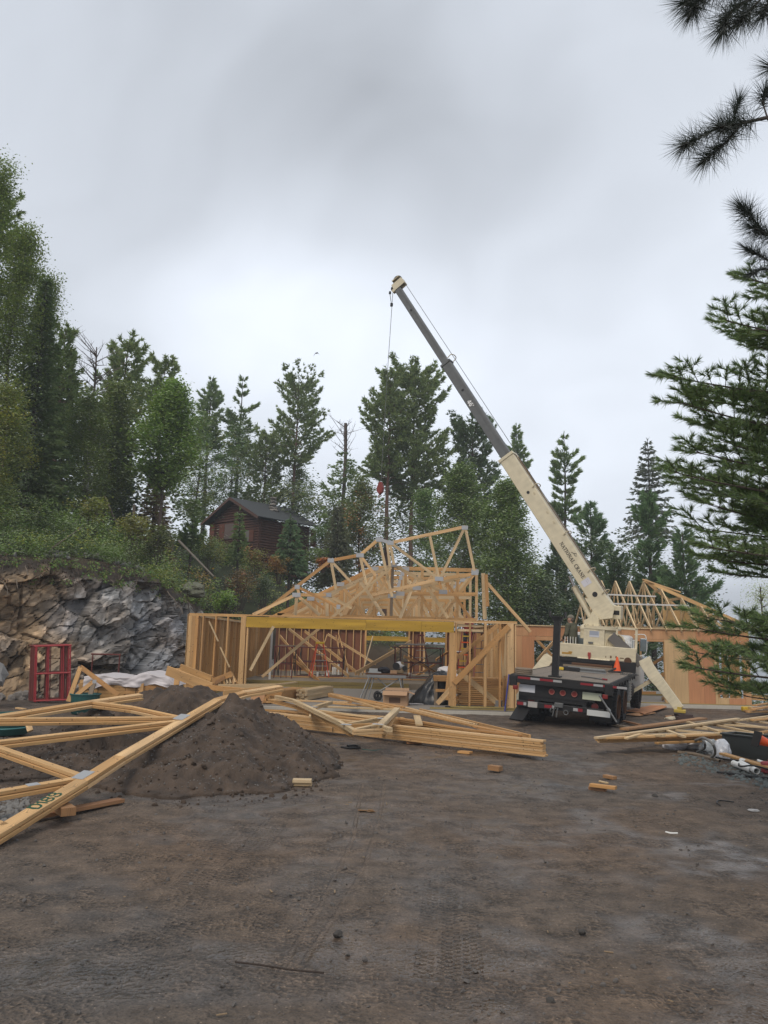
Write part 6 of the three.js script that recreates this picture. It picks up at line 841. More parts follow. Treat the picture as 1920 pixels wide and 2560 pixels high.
{ // pile of flat trusses in the middle of the yard
  const t = thing('truss_pile', 'long pile of flat trusses stacked on the mud in front of the garage', 'truss pile', V(.3, 0, -15.6));
  const a = atY(1357, 1896, .03), e = atY(640, 1810, .05); const dir = e.clone().sub(a); dir.y = 0; dir.normalize(); const L = 9.2; const perp = V(-dir.z, 0, dir.x); if (perp.z > 0) perp.negate();
  const G = (s, o, y) => a.clone().addScaledVector(dir, s).addScaledVector(perp, o).setY(y);
  for (let k = 0; k < 7; k++) { const y = .075 + k * .0415, j = rr(-.05, .05), o = rr(-.012, .012); board(t, 'chord', G(j, o + .07, y), G(L + j, o + .07, y), .14, .0385, WOOD[[0, 1, 2, 1, 0, 4, 2][k]], V(0, 1, 0).cross(dir), true); }
  const yT = .37; for (let k = 0; k < 6; k++) { const y = .075 + k * .0415 + .02; board(t, 'chord', G(.25, .2, y), G(4.6, 1.85 - k * .03, y), .12, .0385, k % 2 ? WARM[0] : WOOD[k % 3], V(0, 1, 0).cross(dir)); board(t, 'web', G(4.3, 1.75, y), G(4.2 + k * .02, .12, y), .1, .0385, WOOD[1], SIDE); board(t, 'chord', G(4.5, 1.85 - k * .03, y), G(9, .3, y), .12, .0385, k % 2 ? WARM[1] : WOOD[k % 3], V(0, 1, 0).cross(dir)); }
  const hp = (n, u0, v0, u1, v1, y0, y1, w = .12, m, th = .04) => board(t, n, atY(u0, v0, y0), atY(u1, v1, y1), w, th, m || pick(WOOD), V(0, 0, 1).cross(V(0, 1, 0)).length() ? V(0, 1, 0).cross(atY(u1, v1, y1).sub(atY(u0, v0, y0)).normalize()) : UP, true);
  hp('web', 1042, 1790, 1048, 1812, .37, .37, .15, PALE[1]);
  hp('chord', 1010, 1775, 1190, 1816, .40, .37, .1, WARM[1]); hp('chord', 1190, 1817, 1300, 1838, .37, .36, .12, WARM[0]); hp('chord', 1195, 1826, 1300, 1840, .345, .345, .14, WARM[2]); hp('chord', 1050, 1775, 1325, 1842, .34, .3, .05, WOOD[3], .08); hp('chord', 1000, 1766, 1190, 1812, .36, .33, .1, WOOD[2]);
  hp('chord', 825, 1737, 1000, 1772, .36, .38, .14, WARM[0], .12); hp('chord', 826, 1735, 955, 1772, .50, .46, .07, WOOD[0]); hp('chord', 850, 1740, 1010, 1768, .44, .42, .07, WOOD[5]); hp('chord', 870, 1745, 1012, 1776, .40, .40, .09, WOOD[1]);
  hp('web', 790, 1766, 985, 1774, .42, .42, .1, PALE[0]); hp('web', 680, 1749, 870, 1756, .4, .4, .1); hp('web', 740, 1752, 880, 1756, .36, .36, .1, WARM[0]); hp('web', 820, 1757, 985, 1770, .38, .38, .1, WARM[1]); hp('web', 790, 1776, 960, 1797, .40, .40, .1, PALE[1]); hp('web', 800, 1786, 950, 1805, .34, .34, .1, WOOD[3]); hp('web', 700, 1776, 800, 1790, .3, .3, .1); hp('web', 690, 1778, 760, 1786, .26, .26, .1, PALE[1]); hp('web', 775, 1792, 780, 1768, .39, .39, .05, PALE[0]);
  const st = []; for (const s of [4.9, 7.6]) st.push(bx(0, 0, 0, .012, .30, .012).translate(...G(s, -.01, .22).sub(t.position).toArray())); mesh('strap', mg(st), BLACK, t);
  const mk = textTex(256, 64, (x, W, H) => { x.clearRect(0, 0, W, H); x.fillStyle = '#1d2a20'; x.font = 'bold 50px sans-serif'; x.textAlign = 'center'; x.fillText('R600 LL', W / 2, 50, 250); }); const mm = new THREE.MeshStandardMaterial({ map: mk, transparent: true, alphaTest: .4, side: THREE.DoubleSide, roughness: .7 });
  for (const [u, v, y, w] of [[1178, 1809, .385, .55], [885, 1766, .45, .42]]) { const g = new THREE.PlaneGeometry(w, .085); const c = atY(u, v, y); const X = dir.clone().negate(); g.applyMatrix4(new THREE.Matrix4().makeBasis(X, V(0, .35, -.94).addScaledVector(X, -X.dot(V(0, .35, -.94))).normalize(), X.clone().cross(V(0, .35, -.94).addScaledVector(X, -X.dot(V(0, .35, -.94))).normalize())).setPosition(c.sub(t.position))); mesh('lettering', g, mm, t); }
  mesh('bearer', mg([bx(0, .025, 0, .3, .05, .5).translate(...G(3.0, .3, 0).sub(t.position).toArray()), bx(0, .025, 0, .3, .05, .5).translate(...G(7, .3, 0).sub(t.position).toArray())]), DAMP[0], t);
  // sagging light truss thrown on top
  const s = thing('sagging_truss', 'pale light truss sagging over the front of the flat truss pile, its pointed end lowest', 'roof truss', V(-.9, .3, -16)); const sp = (n, pts, w, m) => { for (let i = 0; i < pts.length - 1; i++) { const A = atY(...pts[i]), B2 = atY(...pts[i + 1]); for (const k of [0, 1]) board(s, n, A.clone().setY(A.y - k * .045), B2.clone().setY(B2.y - k * .045), w, .04, m || pick(PALE), V(0, 1, 0).cross(B2.clone().sub(A).normalize()), true); } };
  sp('chord', [[690, 1740, .62], [735, 1750, .60], [790, 1777, .52], [850, 1805, .47], [886, 1826, .45]], .09, PALE[0]); sp('chord', [[672, 1749, .5], [740, 1765, .46], [800, 1790, .42], [880, 1832, .37]], .08, WARM[1]); sp('chord', [[884, 1828, .45], [966, 1824, .45]], .09, WOOD[2]); sp('chord', [[993, 1771, .58], [952, 1810, .52]], .12, PALE[2]); sp('web', [[866, 1811, .46], [960, 1793, .50]], .08, PALE[1]); sp('web', [[867, 1813, .44], [950, 1810, .48]], .08, WARM[1]); sp('web', [[888, 1824, .46], [945, 1812, .5]], .08, PALE[0]); sp('web', [[943, 1811, .5], [976, 1822, .5]], .09, PALE[0]); sp('web', [[785, 1767, .5], [828, 1754, .5]], .09, PALE[1]); sp('web', [[960, 1836, .34], [990, 1778, .5]], .07, WOOD[1]);
  for (const [u, v, y] of [[783, 1767, .53], [866, 1811, .49], [945, 1810, .545], [957, 1796, .545]]) gusset(s, atY(u, v, y), V(0, 1, .05), .2, .11, V(1, 0, .3));
  // odd blocks on the mud
  const blk = (label, u0, v0, u1, v1, w, h, m, y0 = 0) => { const A = atY(u0, v0, y0 + h / 2 + .005), B2 = atY(u1, v1, y0 + h / 2 + .005); const o = thing('wood_block', label, 'wood block', A.clone().lerp(B2, .5).setY(y0)); board(o, 'block', A, B2, w, h, m, V(0, 0, 1).addScaledVector(V(1, 0, 0), 0), true); return o; };
  blk('lower short plank of the pale pair on the mud near the soil heap', 733, 1959, 780, 1960, .13, .045, PALE[1]); blk('upper short plank of the pale pair on the mud near the soil heap', 732, 1951, 779, 1952, .13, .045, PALE[2], .048);
  blk('small orange offcut lying on the mud near the end of the truss pile', 1224, 1918, 1252, 1922, .12, .08, DAMP[1]); blk('dark lower offcut of the crossed pair on the mud', 1474, 1969, 1515, 1974, .12, .05, DAMP[0]); blk('yellowish upper offcut of the crossed pair on the mud', 1476, 1962, 1540, 1970, .1, .045, WOOD[5], .052); blk('thin pale stick lying just behind the crossed offcuts', 1498, 1953, 1520, 1958, .03, .025, PALE[0]); blk('small orange chip of wood behind the crossed offcuts', 1512, 1940, 1537, 1945, .1, .05, DAMP[1]); blk('small yellow plank sticking out under the flat truss pile', 1148, 1879, 1178, 1882, .16, .04, WOOD[5]); blk('small yellow wood chip on the mud beside the scaffold frames', 42, 1770, 62, 1773, .1, .04, WOOD[2]);
  const hk = thing('black_strap', 'folded black strap lying on the mud in front of the flat truss pile', 'strap', atY(875, 1868, 0)); const hkp = [[853, 1868], [870, 1870], [898, 1869], [890, 1864], [868, 1865]].map(p => atY(p[0], p[1], .03).sub(hk.position)); mesh('strap', tubeGeo(hkp, .022, 30, 6), BLACK, hk);
  const wr = thing('green_cord', 'thin green cord trailing over the mud near the folded black strap', 'cord', atY(950, 1876, 0)); mesh('cord', tubeGeo([[905, 1873], [935, 1876], [960, 1873], [975, 1878]].map(p => atY(p[0], p[1], .01).sub(wr.position)), .008, 24, 5), TEAL, wr);
  const tw = thing('twig', 'thin bare twig lying in the wheel tracks', 'twig', atY(690, 2420, 0)); mesh('twig', tubeGeo([[588, 2405], [650, 2412], [720, 2423], [810, 2432]].map(p => atY(p[0], p[1], .012).sub(tw.position)), .006, 20, 5), BARK, tw);
  for (const [u, v, r, l] of [[845, 2339, .032, 'dark clod of earth beside the middle wheel track'], [1378, 2508, .03, 'dark stone nearest the bottom edge of the muddy yard'], [1637, 1994, .05, 'round dark stone on the mud near the crossed offcuts'], [1455, 2332, .026, 'small dark stone on open mud away from the tracks']]) { const p = atY(u, v, 0); const o = thing('stone', l, 'stone', V(p.x, r * .3, p.z)); mesh('stone_body', stoneGeo(r), std(.05, .045, .04), o); }
  const lf = atY(912, 2028, .01); const lo = thing('wet_leaves', 'rust-coloured wet leaf patch lying in the wheel track', 'leaves', lf); mesh('leaf', mg(Array.from({ length: 14 }, () => bx(rr(-.09, .09), rr(0, .012), rr(-.05, .05), .05, .002, .035).rotateY(rr(-.3, .3)))), std(.20, .10, .03, { roughness: .7 }), lo);
  const wc = atY(1680, 2082, .012); const w2 = thing('white_strip', 'curved white plastic strip lying alone on the mud', 'plastic strip', wc); mesh('strip', tubeGeo([[1664, 2080], [1678, 2083], [1694, 2083]].map(p => atY(p[0], p[1], .014).sub(wc)), .01, 12, 5), PVC, w2);
  const pp = atY(1884, 2026, .01); const w3 = thing('paper_scrap', 'crumpled white paper scrap on the mud, apart from the other litter', 'paper', pp); mesh('paper', stoneGeo(.06, 1.2, .3, .9), std(.5, .48, .46, { side: THREE.DoubleSide }), w3);
}
{ // pale truss stack on the other side of the yard
  const t = thing('pale_truss_stack', 'pile of pale narrow roof trusses lying flat beside the rubbish heap', 'truss pile', V(7, 0, -16.5));
  const hp = (n, u0, v0, u1, v1, y0, y1, w = .1, m, th = .04) => { const A = atY(u0, v0, y0), B2 = atY(u1, v1, y1); return board(t, n, A, B2, w, th, m || pick(PALE), V(0, 1, 0).cross(B2.clone().sub(A).normalize()), true); };
  for (const k of [0, 1, 2]) hp('chord', 1488 + k * 4, 1846 + k * 4, 1905, 1833 + k * 6, .30 - k * .045, .34 - k * .06, .1, WOOD[k]);
  hp('chord', 1490, 1845, 1845, 1797, .32, .42, .1, PALE[2]); hp('chord', 1560, 1838, 1960, 1786, .30, .4, .1, PALE[0]); hp('chord', 1880, 1800, 1990, 1790, .38, .38, .1, WOOD[1]);
  for (const [a, b, c, d] of [[1565, 1846, 1602, 1836], [1600, 1836, 1660, 1840], [1655, 1822, 1710, 1842], [1710, 1817, 1900, 1836], [1765, 1808, 1905, 1836], [1600, 1838, 1800, 1834], [1690, 1826, 1850, 1840], [1768, 1809, 1960, 1822], [1820, 1806, 1990, 1830], [1870, 1802, 1990, 1816], [1640, 1830, 1765, 1812], [1720, 1805, 1800, 1830], [1880, 1797, 1960, 1806]]) hp('web', a, b, c, d, .31, .35, .085);
  hp('chord', 1700, 1855, 1925, 1828, .16, .2, .1, WARM[0]); hp('chord', 1640, 1858, 1830, 1850, .2, .22, .09, WARM[1]); mesh('bearer', mg([bx(0, .06, 0, 1.2, .12, .12).translate(...atY(1760, 1858, .0).sub(t.position).toArray()), bx(0, .1, 0, .14, .2, 1.6).translate(...atY(1880, 1835, 0).sub(t.position).toArray())]), GREYWOOD, t);
  const p1 = thing('loose_board', 'wide brown plank lying on the mud between the truck and the pale truss stack', 'board', atY(1650, 1808, 0)); board(p1, 'plank', atY(1560, 1823, .06), atY(1758, 1796, .12), .24, .05, DAMP[1], SIDE, true);
  const p2 = thing('loose_board', 'dark short plank by the rear wheel of the truck', 'board', atY(1530, 1812, 0)); board(p2, 'plank', atY(1505, 1807, .04), atY(1590, 1822, .04), .14, .05, GREYWOOD, SIDE, true); board(p2, 'plank', atY(1540, 1798, .05), atY(1600, 1812, .05), .1, .04, DAMP[0], SIDE, true);
  const p3 = thing('loose_board', 'narrow grey board behind the pale truss stack', 'board', atY(1790, 1800, 0)); board(p3, 'plank', atY(1718, 1808, .1), atY(1850, 1796, .14), .12, .04, GREYWOOD, SIDE, true);
  const sh = (label, pts, y, m) => { const P = pts.map(p => atY(p[0], p[1], y)); const o = thing('plywood_sheet', label, 'plywood sheet', centreBase(P)); const s = new THREE.Shape(P.map(p => new THREE.Vector2(p.x - o.position.x, -(p.z - o.position.z)))); const g = new THREE.ExtrudeGeometry(s, { depth: .018, bevelEnabled: false }).rotateX(-Math.PI / 2); mesh('sheet', g, m, o); return o; };
  sh('reddish plywood sheet on the mud under the front wheel of the truck', [[1560, 1778], [1640, 1762], [1668, 1764], [1600, 1782]], .05, PLY[2]); sh('small reddish plywood offcut lying nearest the rear wheel', [[1562, 1787], [1598, 1790], [1640, 1783], [1610, 1780]], .03, PLY[1]); sh('long narrow plywood strip lying toward the outrigger foot', [[1600, 1782], [1610, 1786], [1668, 1768], [1655, 1764]], .07, PLY[0]); sh('scrap of orange plywood beside the outrigger pad', [[1662, 1791], [1688, 1788], [1692, 1792], [1670, 1795]], .02, PLY[1]);
  const bg = atY(1677, 1798, 0); const bgo = thing('sand_bag', 'small pale lumpy bag on the mud behind the wide brown plank', 'bag', bg); mesh('bag', stoneGeo(.14, 1.4, .6, 1), std(.55, .5, .38), bgo);
  // far wood pile
  const wp = thing('board_pile', 'pile of curved yellow boards beyond the pale truss stack near the house corner', 'board pile', atY(1900, 1780, 0)); for (let i = 0; i < 7; i++) { const A = atY(1862 + i * 4, 1776 + (i % 3) * 4 - i * 2, .06 + i * .05), B2 = atY(1990, 1788 - i * 7, .06 + i * .05); board(wp, 'board', A, B2, .15, .04, pick([WOOD[5], WOOD[1], WARM[1]]), SIDE); } board(wp, 'sill', atD(1868, 1742, 29.2), atD(1990, 1749, 29.2), .2, .1, WOOD[1], UP); mesh('jug', bx(0, .1, 0, .35, .16, .2, .04).translate(...atY(1868, 1780, 0).sub(wp.position).toArray()), YELLOW, wp);
}
{ // rubbish by the road
  const bin = thing('plastic_bin', 'long black plastic bin lying beside the rubbish, its rim grey with dirt', 'bin', atY(1905, 1900, 0)); const a = atY(1808, 1888, 0), b = atY(2010, 1915, 0), dir = b.clone().sub(a).normalize(), L = a.distanceTo(b); const g = mg([bx(L / 2, .2, 0, L, .4, .02), bx(L / 2, .2, -.5, L, .4, .02), bx(0, .2, -.25, .02, .4, .5), bx(L, .2, -.25, .02, .4, .5), bx(L / 2, .41, .015, L + .06, .035, .06, .01), bx(L / 2, .41, -.515, L + .06, .035, .06, .01), bx(-.01, .41, -.25, .06, .034, .5, .01), bx(L / 2, .02, -.25, L, .03, .5)]); g.rotateY(-Math.atan2(dir.z, dir.x)); g.translate(a.x - bin.position.x, 0, a.z - bin.position.z); mesh('tub', g, std(.028, .033, .032, { roughness: .45, map: dirtyTex }), bin);
  const fl = atY(1905, 1868, .35); const fo = thing('safety_flag', 'orange safety cone lying on its side with a black base behind the plastic bin', 'traffic cone', fl); mesh('cone_body', new THREE.LatheGeometry([[.15, 0], [.14, .03], [.03, .62], [0, .63]].map(p => new THREE.Vector2(p[0], p[1])), 20).rotateZ(-1.9).translate(-.12, .2, 0), ORANGE, fo); mesh('cone_base', bx(0, 0, 0, .38, .04, .38, .01).rotateZ(-1.9).translate(-.13, .2, 0), BLACK, fo); fo.scale.setScalar(.7);
  const bag = (label, u, v, r, sx, sy, m) => { const p = atY(u, v, 0); const o = thing('plastic_bag', label, 'plastic bag', V(p.x, 0, p.z)); const gg = new THREE.IcosahedronGeometry(r, 4); const P = gg.attributes.position, k = rnd() * 40; for (let i = 0; i < P.count; i++) { const x = P.getX(i) / r, y = P.getY(i) / r, z = P.getZ(i) / r; const f = 1 + .35 * fbm(x * 1.3 + k, y * 1.3, z * 1.3, 3) - .16 * Math.abs(noise(x * 3.4 + k, y * 3.4, z * 3.4)); P.setXYZ(i, x * f * r * sx, Math.max(-r * .5, y * f * r * sy) + r * .5, z * f * r); } gg.computeVertexNormals(); mesh('bag', gg, m, o); };
  bag('crumpled white plastic bag at the near tip of the rubbish heap', 1686, 1874, .17, 1.4, .8, TARPW); bag('flattened white plastic wrap under the coiled grey hose', 1742, 1872, .19, 1.9, .7, TARPW); bag('shiny clear plastic bag between the grey hose and the white bag', 1776, 1884, .19, 1.1, 1, std(.30, .33, .35, { roughness: .2 })); bag('upright white plastic bag leaning on the board by the bin', 1805, 1896, .2, .85, 1.35, std(.5, .52, .56, { roughness: .3 }));
  const cd = (name, label, cat, pts, r, m) => { const P = pts.map(p => atY(p[0], p[1], p[2] === undefined ? .02 : p[2])); const o = thing(name, label, cat, centreBase(P)); mesh(name === 'hose' ? 'pipe' : 'strand', tubeGeo(P.map(p => p.sub(o.position)), r, 50, 7), m, o); };
  cd('hose', 'loop of grey flexible hose standing up from the rubbish heap', 'hose', [[1735, 1852, .2], [1762, 1846, .42], [1783, 1862, .4], [1787, 1885, .15], [1778, 1893, .04]], .026, std(.22, .215, .2)); cd('hose', 'smaller dark hose loop behind the grey hose loop', 'hose', [[1728, 1858, .1], [1748, 1848, .25], [1762, 1858, .25], [1760, 1872, .12], [1742, 1880, .04]], .022, STEEL); cd('hose', 'flat grey hose running along the edge of the rubbish heap', 'hose', [[1695, 1880], [1730, 1884], [1770, 1894], [1800, 1903]], .03, GREYWOOD);
  cd('black_strap', 'tangle of black straps across the white pipes', 'strap', [[1790, 1893, .06], [1820, 1899, .08], [1850, 1902, .12], [1880, 1910, .1], [1930, 1908, .12]], .016, BLACK); cd('black_strap', 'black strap curling over the white plastic pipes', 'strap', [[1848, 1904, .1], [1855, 1916, .14], [1880, 1914, .16], [1925, 1924, .1]], .014, BLACK); cd('black_strap', 'long black strap along the stone band under the pipes', 'strap', [[1792, 1930], [1830, 1934], [1870, 1940], [1930, 1946]], .018, BLACK); cd('black_strap', 'black looped cord lying alone on the mud near the paper scrap', 'cord', [[1835, 2005], [1800, 2001], [1792, 2006], [1800, 2013]], .008, BLACK);
  const pb = thing('loose_board', 'pale board leaning along the front of the black plastic bin', 'board', atY(1870, 1905, 0)); board(pb, 'plank', atY(1806, 1884, .12), atY(1935, 1922, .12), .13, .04, WARM[1], SIDE, true);
  for (const [lab, u0, v0, u1, v1, y] of [['white plastic pipe lying with its open end showing, nearer of the two', 1834, 1908, 1880, 1926, .08], ['white plastic pipe lying behind the nearer one', 1852, 1908, 1892, 1928, .1]]) { const A = atY(u0, v0, y), B2 = atY(u1, v1, y); const o = thing('plastic_pipe', lab, 'pipe', A.clone().lerp(B2, .5).setY(0)); const { X, Y, Z, L: l } = frameOf(A, B2); const lg = new THREE.LatheGeometry([[.042, -l / 2], [.05, -l / 2], [.05, l / 2], [.042, l / 2], [.042, -l / 2]].map(p => new THREE.Vector2(p[0], p[1])), 20); lg.applyMatrix4(new THREE.Matrix4().makeBasis(Y, X, Z.negate()).setPosition(A.clone().lerp(B2, .5).sub(o.position))); mesh('pipe', lg, PVC, o); }
  const cup = atY(1861, 1905, .1); const co = thing('pipe_fitting', 'small white plastic fitting lying above the pipes', 'pipe fitting', cup); mesh('fitting', mg([new THREE.CylinderGeometry(.045, .05, .09, 14).rotateZ(1), new THREE.SphereGeometry(.045, 10, 8).translate(-.05, .02, 0)]), PVC, co); const ws = thing('white_strip', 'white plastic strip on the ground in front of the plastic bin', 'plastic strip', atY(1905, 1905, .1)); mesh('strip', tubeGeo([[1894, 1901, .14], [1908, 1906, .12], [1922, 1911, .1]].map(p => atY(...p).sub(ws.position)), .025, 14, 6), PVC, ws);
  const rb = atY(1922, 1934, 0); const ro = thing('red_canister', 'faded red plastic canister at the picture edge by the white pipes', 'canister', rb); mesh('canister', mg([bx(0, .14, 0, .3, .26, .2, .04), bx(.05, .29, 0, .1, .05, .06, .01)]), std(.30, .045, .05, { roughness: .6 }), ro); ro.scale.setScalar(.72);
}
// ---------------------------------------------------------------- scaffolding, ladders, work gear
function scaffoldFrame(o, name, p, right, up, W, H, m, rungs) {   // p lower corner, local to o
  const q = (x, y) => p.clone().addScaledVector(right, x * W).addScaledVector(up, y * H); const f = sub(name, o); const T = (a, b, r = .021) => mesh('tube', rodGeo(a, b, r, r, 8), m, f);
  T(q(0, 0), q(0, 1)); T(q(1, 0), q(1, 1)); T(q(-.06, 1), q(1.03, 1), .024); T(q(0, .02), q(1, .02)); T(q(0, .5), q(1, .5)); for (const x of rungs) { T(q(x, .5), q(x, 1), .015); T(q(x, 0), q(x, .5), .015); } return f;
}
{
  const base = atD(62, 1752, 23.4).setY(.02); const o = thing('scaffold_stack', 'stack of red scaffold frames leaning upright together against the rock face', 'scaffold frames', base);
  for (let i = 0; i < 9; i++) scaffoldFrame(o, 'frame', V(.3 + i * -.055 + rr(-.012, .012), .02, -.075 * i + rr(-.01, .01)), V(.985, .06, -.05), V(-.13 + i * .002, .98, -.14).normalize(), .98 - i * .012, 1.62 + rr(-.012, .012), i < 2 ? REDSC : REDDARK, i < 3 ? [.36, .8] : [.5]);
  const s = atD(217, 1700, 24.6).setY(0); const f2 = thing('scaffolding', 'single rusty scaffold frame standing behind the tarp-covered stack', 'scaffold frame', s); scaffoldFrame(f2, 'frame', V(.12, 0, 0), V(1, 0, -.03), V(0, 1, 0), .82, 1.42, REDDARK, []); 
  const D1 = 35; const mk = (label, u0, u1, v0, v1, d, rungs, plank) => { const a = atD(u0, v1, d), b = atD(u1, v1, d), top = atD(u0, v0, d); const t = thing('scaffold_tower', label, 'scaffold', V((a.x + b.x) / 2, a.y, -d)); const W = b.x - a.x, H = top.y - a.y; for (const z of [0, -1.5]) scaffoldFrame(t, 'frame', V(-W / 2, 0, z), V(1, 0, 0), V(0, 1, 0), W, H, z ? BLACKM : REDDARK, rungs); const br = []; for (const x of [-W / 2, W / 2]) { br.push(rodGeo(V(x, .1, 0), V(x, H - .1, -1.5), .014, .014, 6), rodGeo(V(x, H - .1, 0), V(x, .1, -1.5), .014, .014, 6)); } mesh('cross_brace', mg(br), BLACKM, t); if (plank) mesh('plank', bx(plank[0], H + .05, -.75, W * plank[1], .045, .5), plank[2], t); return t; };
  mk('red scaffold tower with a plank on top, inside the garage by its open end wall', 684, 728, 1616, 1702, D1, [.4, .7], [.25, 1.5, GREYWOOD]); mk('red scaffold tower half hidden behind the stepladder in the garage', 742, 856, 1618, 1690, 37.5, [.45], null);
  const c = mk('dark scaffold tower with crossed braces carrying an aluminium plank behind the saw table', 987, 1106, 1618, 1694, 36.5, [.12], null); mesh('plank', bx(.05, 1.5, -.2, 2.25, .07, .45, .01), GALV, c); mesh('cross_brace', mg([rodGeo(V(-1.0, 1.4, .05), V(1.0, .15, .05), .017, .017, 6), rodGeo(V(-1.0, .1, .08), V(1.0, 1.35, .08), .017, .017, 6)]), BLACK, c);
  const r = mk('scaffold tower under the worker behind the garage front wall', 1146, 1215, 1632, 1702, 34.6, [.3, .6], [0, 1.2, PVC]);
  const ladder = (label, u, v0, v1, d, wTop, wBot, m, top, turn) => { const a = atD(u, v1, d), b = atD(u, v0, d), H = b.y - a.y; const t = thing('step_ladder', label, 'stepladder', a); t.rotation.y = turn || 0; const L = (n, x0, x1, z0, z1) => mesh('rail', boardGeo(V(x0, 0, z0), V(x1, H, z1), .08, .03, SIDE), m, t); L('rail', -wBot, -wTop, .5, .08); L('rail', wBot, wTop, .5, .08); L('rail', -wBot, -wTop, -.55, -.08); L('rail', wBot, wTop, -.55, -.08); const n = 6; for (let i = 1; i < n; i++) { const q = i / n, x = lerp(wBot, wTop, q), z = lerp(.5, .08, q); mesh('step', bx(0, H * q, z, x * 2, .03, .08), GALV, t); } mesh('top_cap', bx(0, H + .03, 0, wTop * 2 + .1, .09, .24, .02), top, t); return t; };
  ladder('orange stepladder with a yellow cap standing inside the garage', 797, 1609, 1692, 34, .13, .36, LADDER, YELLOW, .2); ladder('tall faded red stepladder with a grey cap behind the garage front studs', 1196, 1582, 1700, 31, .16, .42, std(.34, .14, .10, { roughness: .6 }), GREYWOOD, .3);
  ladder('dull red stepladder behind the crossed scaffold braces', 1050, 1590, 1698, 38, .10, .5, REDDARK, REDDARK, 0);
  const el0 = atD(1153, 1700, 33.5), el1 = atD(1170, 1560, 33.9); const el = thing('extension_ladder', 'bright red ladder with yellow rungs leaning beside the worker', 'ladder', el0); for (const s of [-.2, .2]) mesh('rail', boardGeo(V(s, 0, 0), V(el1.x - el0.x + s, el1.y - el0.y, -.5), .08, .03, SIDE), REFR, el); for (let i = 1; i < 9; i++) mesh('rung', bx((el1.x - el0.x) * i / 9, (el1.y - el0.y) * i / 9, -.5 * i / 9, .4, .05, .06), i % 2 ? YELLOW : ORANGE, el);
}
{ // saw table
  const p = atD(966, 1740, 26.6).setY(SL); const t = thing('saw_table', 'folding grey work table on angled legs with tools lying on top, on the garage slab', 'work table', p); const H = .83;
  mesh('top_board', bx(0, H + .02, -.1, 1.42, .05, .6, .008), RUSTY, t); mesh('edge_rail', bx(-.02, H - .05, .22, 1.3, .09, .03, .006), GALV, t); mesh('edge_rail', bx(-.02, H - .05, -.42, 1.3, .09, .03, .006), GALV, t);
  for (const [x0, x1, z0, z1] of [[-.58, -.88, .2, .42], [-.42, -.6, .1, .2], [.4, .58, .2, .35], [.5, .62, -.3, -.5], [-.5, -.75, -.35, -.5]]) mesh('leg', rodGeo(V(x1, 0, z1), V(x0, H - .05, z0), .022, .022, 8), GALV, t);
  mesh('cross_bar', mg([rodGeo(V(-.3, .7, .1), V(.45, .1, .1), .022), rodGeo(V(.4, .7, .12), V(-.35, .22, .12), .022), tubeGeo([V(-.35, .22, .12), V(-.2, .26, .14), V(.2, .26, .14)], .03, 10)]), GALV, t); for (const z of [.1, -.2]) mesh('wheel', mg([new THREE.TorusGeometry(.11, .04, 8, 20).translate(-.28, .15, z + .08), new THREE.CylinderGeometry(.05, .05, .06, 14).rotateX(1.571).translate(-.28, .15, z + .08)]), BLACKM, t);
  const it = (name, label, cat, x, geo, m) => { const o = thing(name, label, cat, V(p.x + x, SL + H + .045, p.z - .1)); mesh('shell', geo, m, o); return o; };
  const sw = it('mitre_saw', 'mitre saw with a white dust hood standing on the work table', 'saw', .38, mg([bx(0, .06, 0, .34, .1, .3, .02), bx(.12, .24, .05, .1, .3, .1, .03)]), std(.25, .18, .1)); mesh('dust_hood', (() => { const g = new THREE.IcosahedronGeometry(.14, 3); const P = g.attributes.position; for (let i = 0; i < P.count; i++) { const f = 1 + .3 * noise(P.getX(i) * 7, P.getY(i) * 7, P.getZ(i) * 7); P.setXYZ(i, P.getX(i) * f * 1.2, P.getY(i) * f * .95, P.getZ(i) * f); } g.computeVertexNormals(); g.translate(.02, .25, 0); return g; })(), std(.55, .55, .56, { roughness: .7 }), sw); mesh('motor', new THREE.CylinderGeometry(.08, .08, .16, 16).rotateX(1.57).translate(.2, .18, .1), BLACK, sw); mesh('blade_guard', new THREE.CylinderGeometry(.12, .12, .04, 20).rotateX(1.57).translate(-.08, .24, .12), BLACK, sw);
  it('tool_tray', 'pale plastic tray at the near end of the work table', 'tray', -.4, mg([bx(0, .02, 0, .42, .04, .3, .008), bx(-.05, .09, -.05, .28, .1, .2, .01)]), std(.4, .42, .42)); it('work_jacket', 'dark bundled jacket between tray and saw on the work table', 'jacket', -.08, stoneGeo(.16, 1.3, .7, 1).translate(0, .09, 0), std(.02, .022, .03)); it('carton', 'small brown carton on the work table under the saw hood', 'carton', .22, bx(0, .05, .12, .22, .1, .18, .005), CARD);
}
{ // cardboard box
  const p = atD(990, 1752, 24.7).setY(SL + .002); const t = thing('cardboard_box', 'open brown cardboard box on the slab in front of the work table', 'cardboard box', p); t.rotation.y = -.12; mesh('carton', mg([bx(0, .2, .2, .74, .4, .008), bx(0, .2, -.2, .74, .4, .008), bx(-.37, .2, 0, .008, .4, .4), bx(.37, .2, 0, .008, .4, .4), bx(0, .006, 0, .74, .01, .4)]), CARD, t); const fl = (g) => mesh('flap', g, CARD, t); fl(bx(0, -.1, 0, .74, .2, .008).rotateX(-.95).translate(-.01, .43, .22)); fl(bx(0, .1, 0, .74, .2, .008).rotateX(-1.2).translate(0, .42, -.21)); fl(bx(0, .1, 0, .008, .2, .4).rotateZ(-1.9).translate(.38, .41, 0)); mesh('print', bx(-.02, .16, .206, .34, .16, .003), std(.12, .07, .045), t);
}
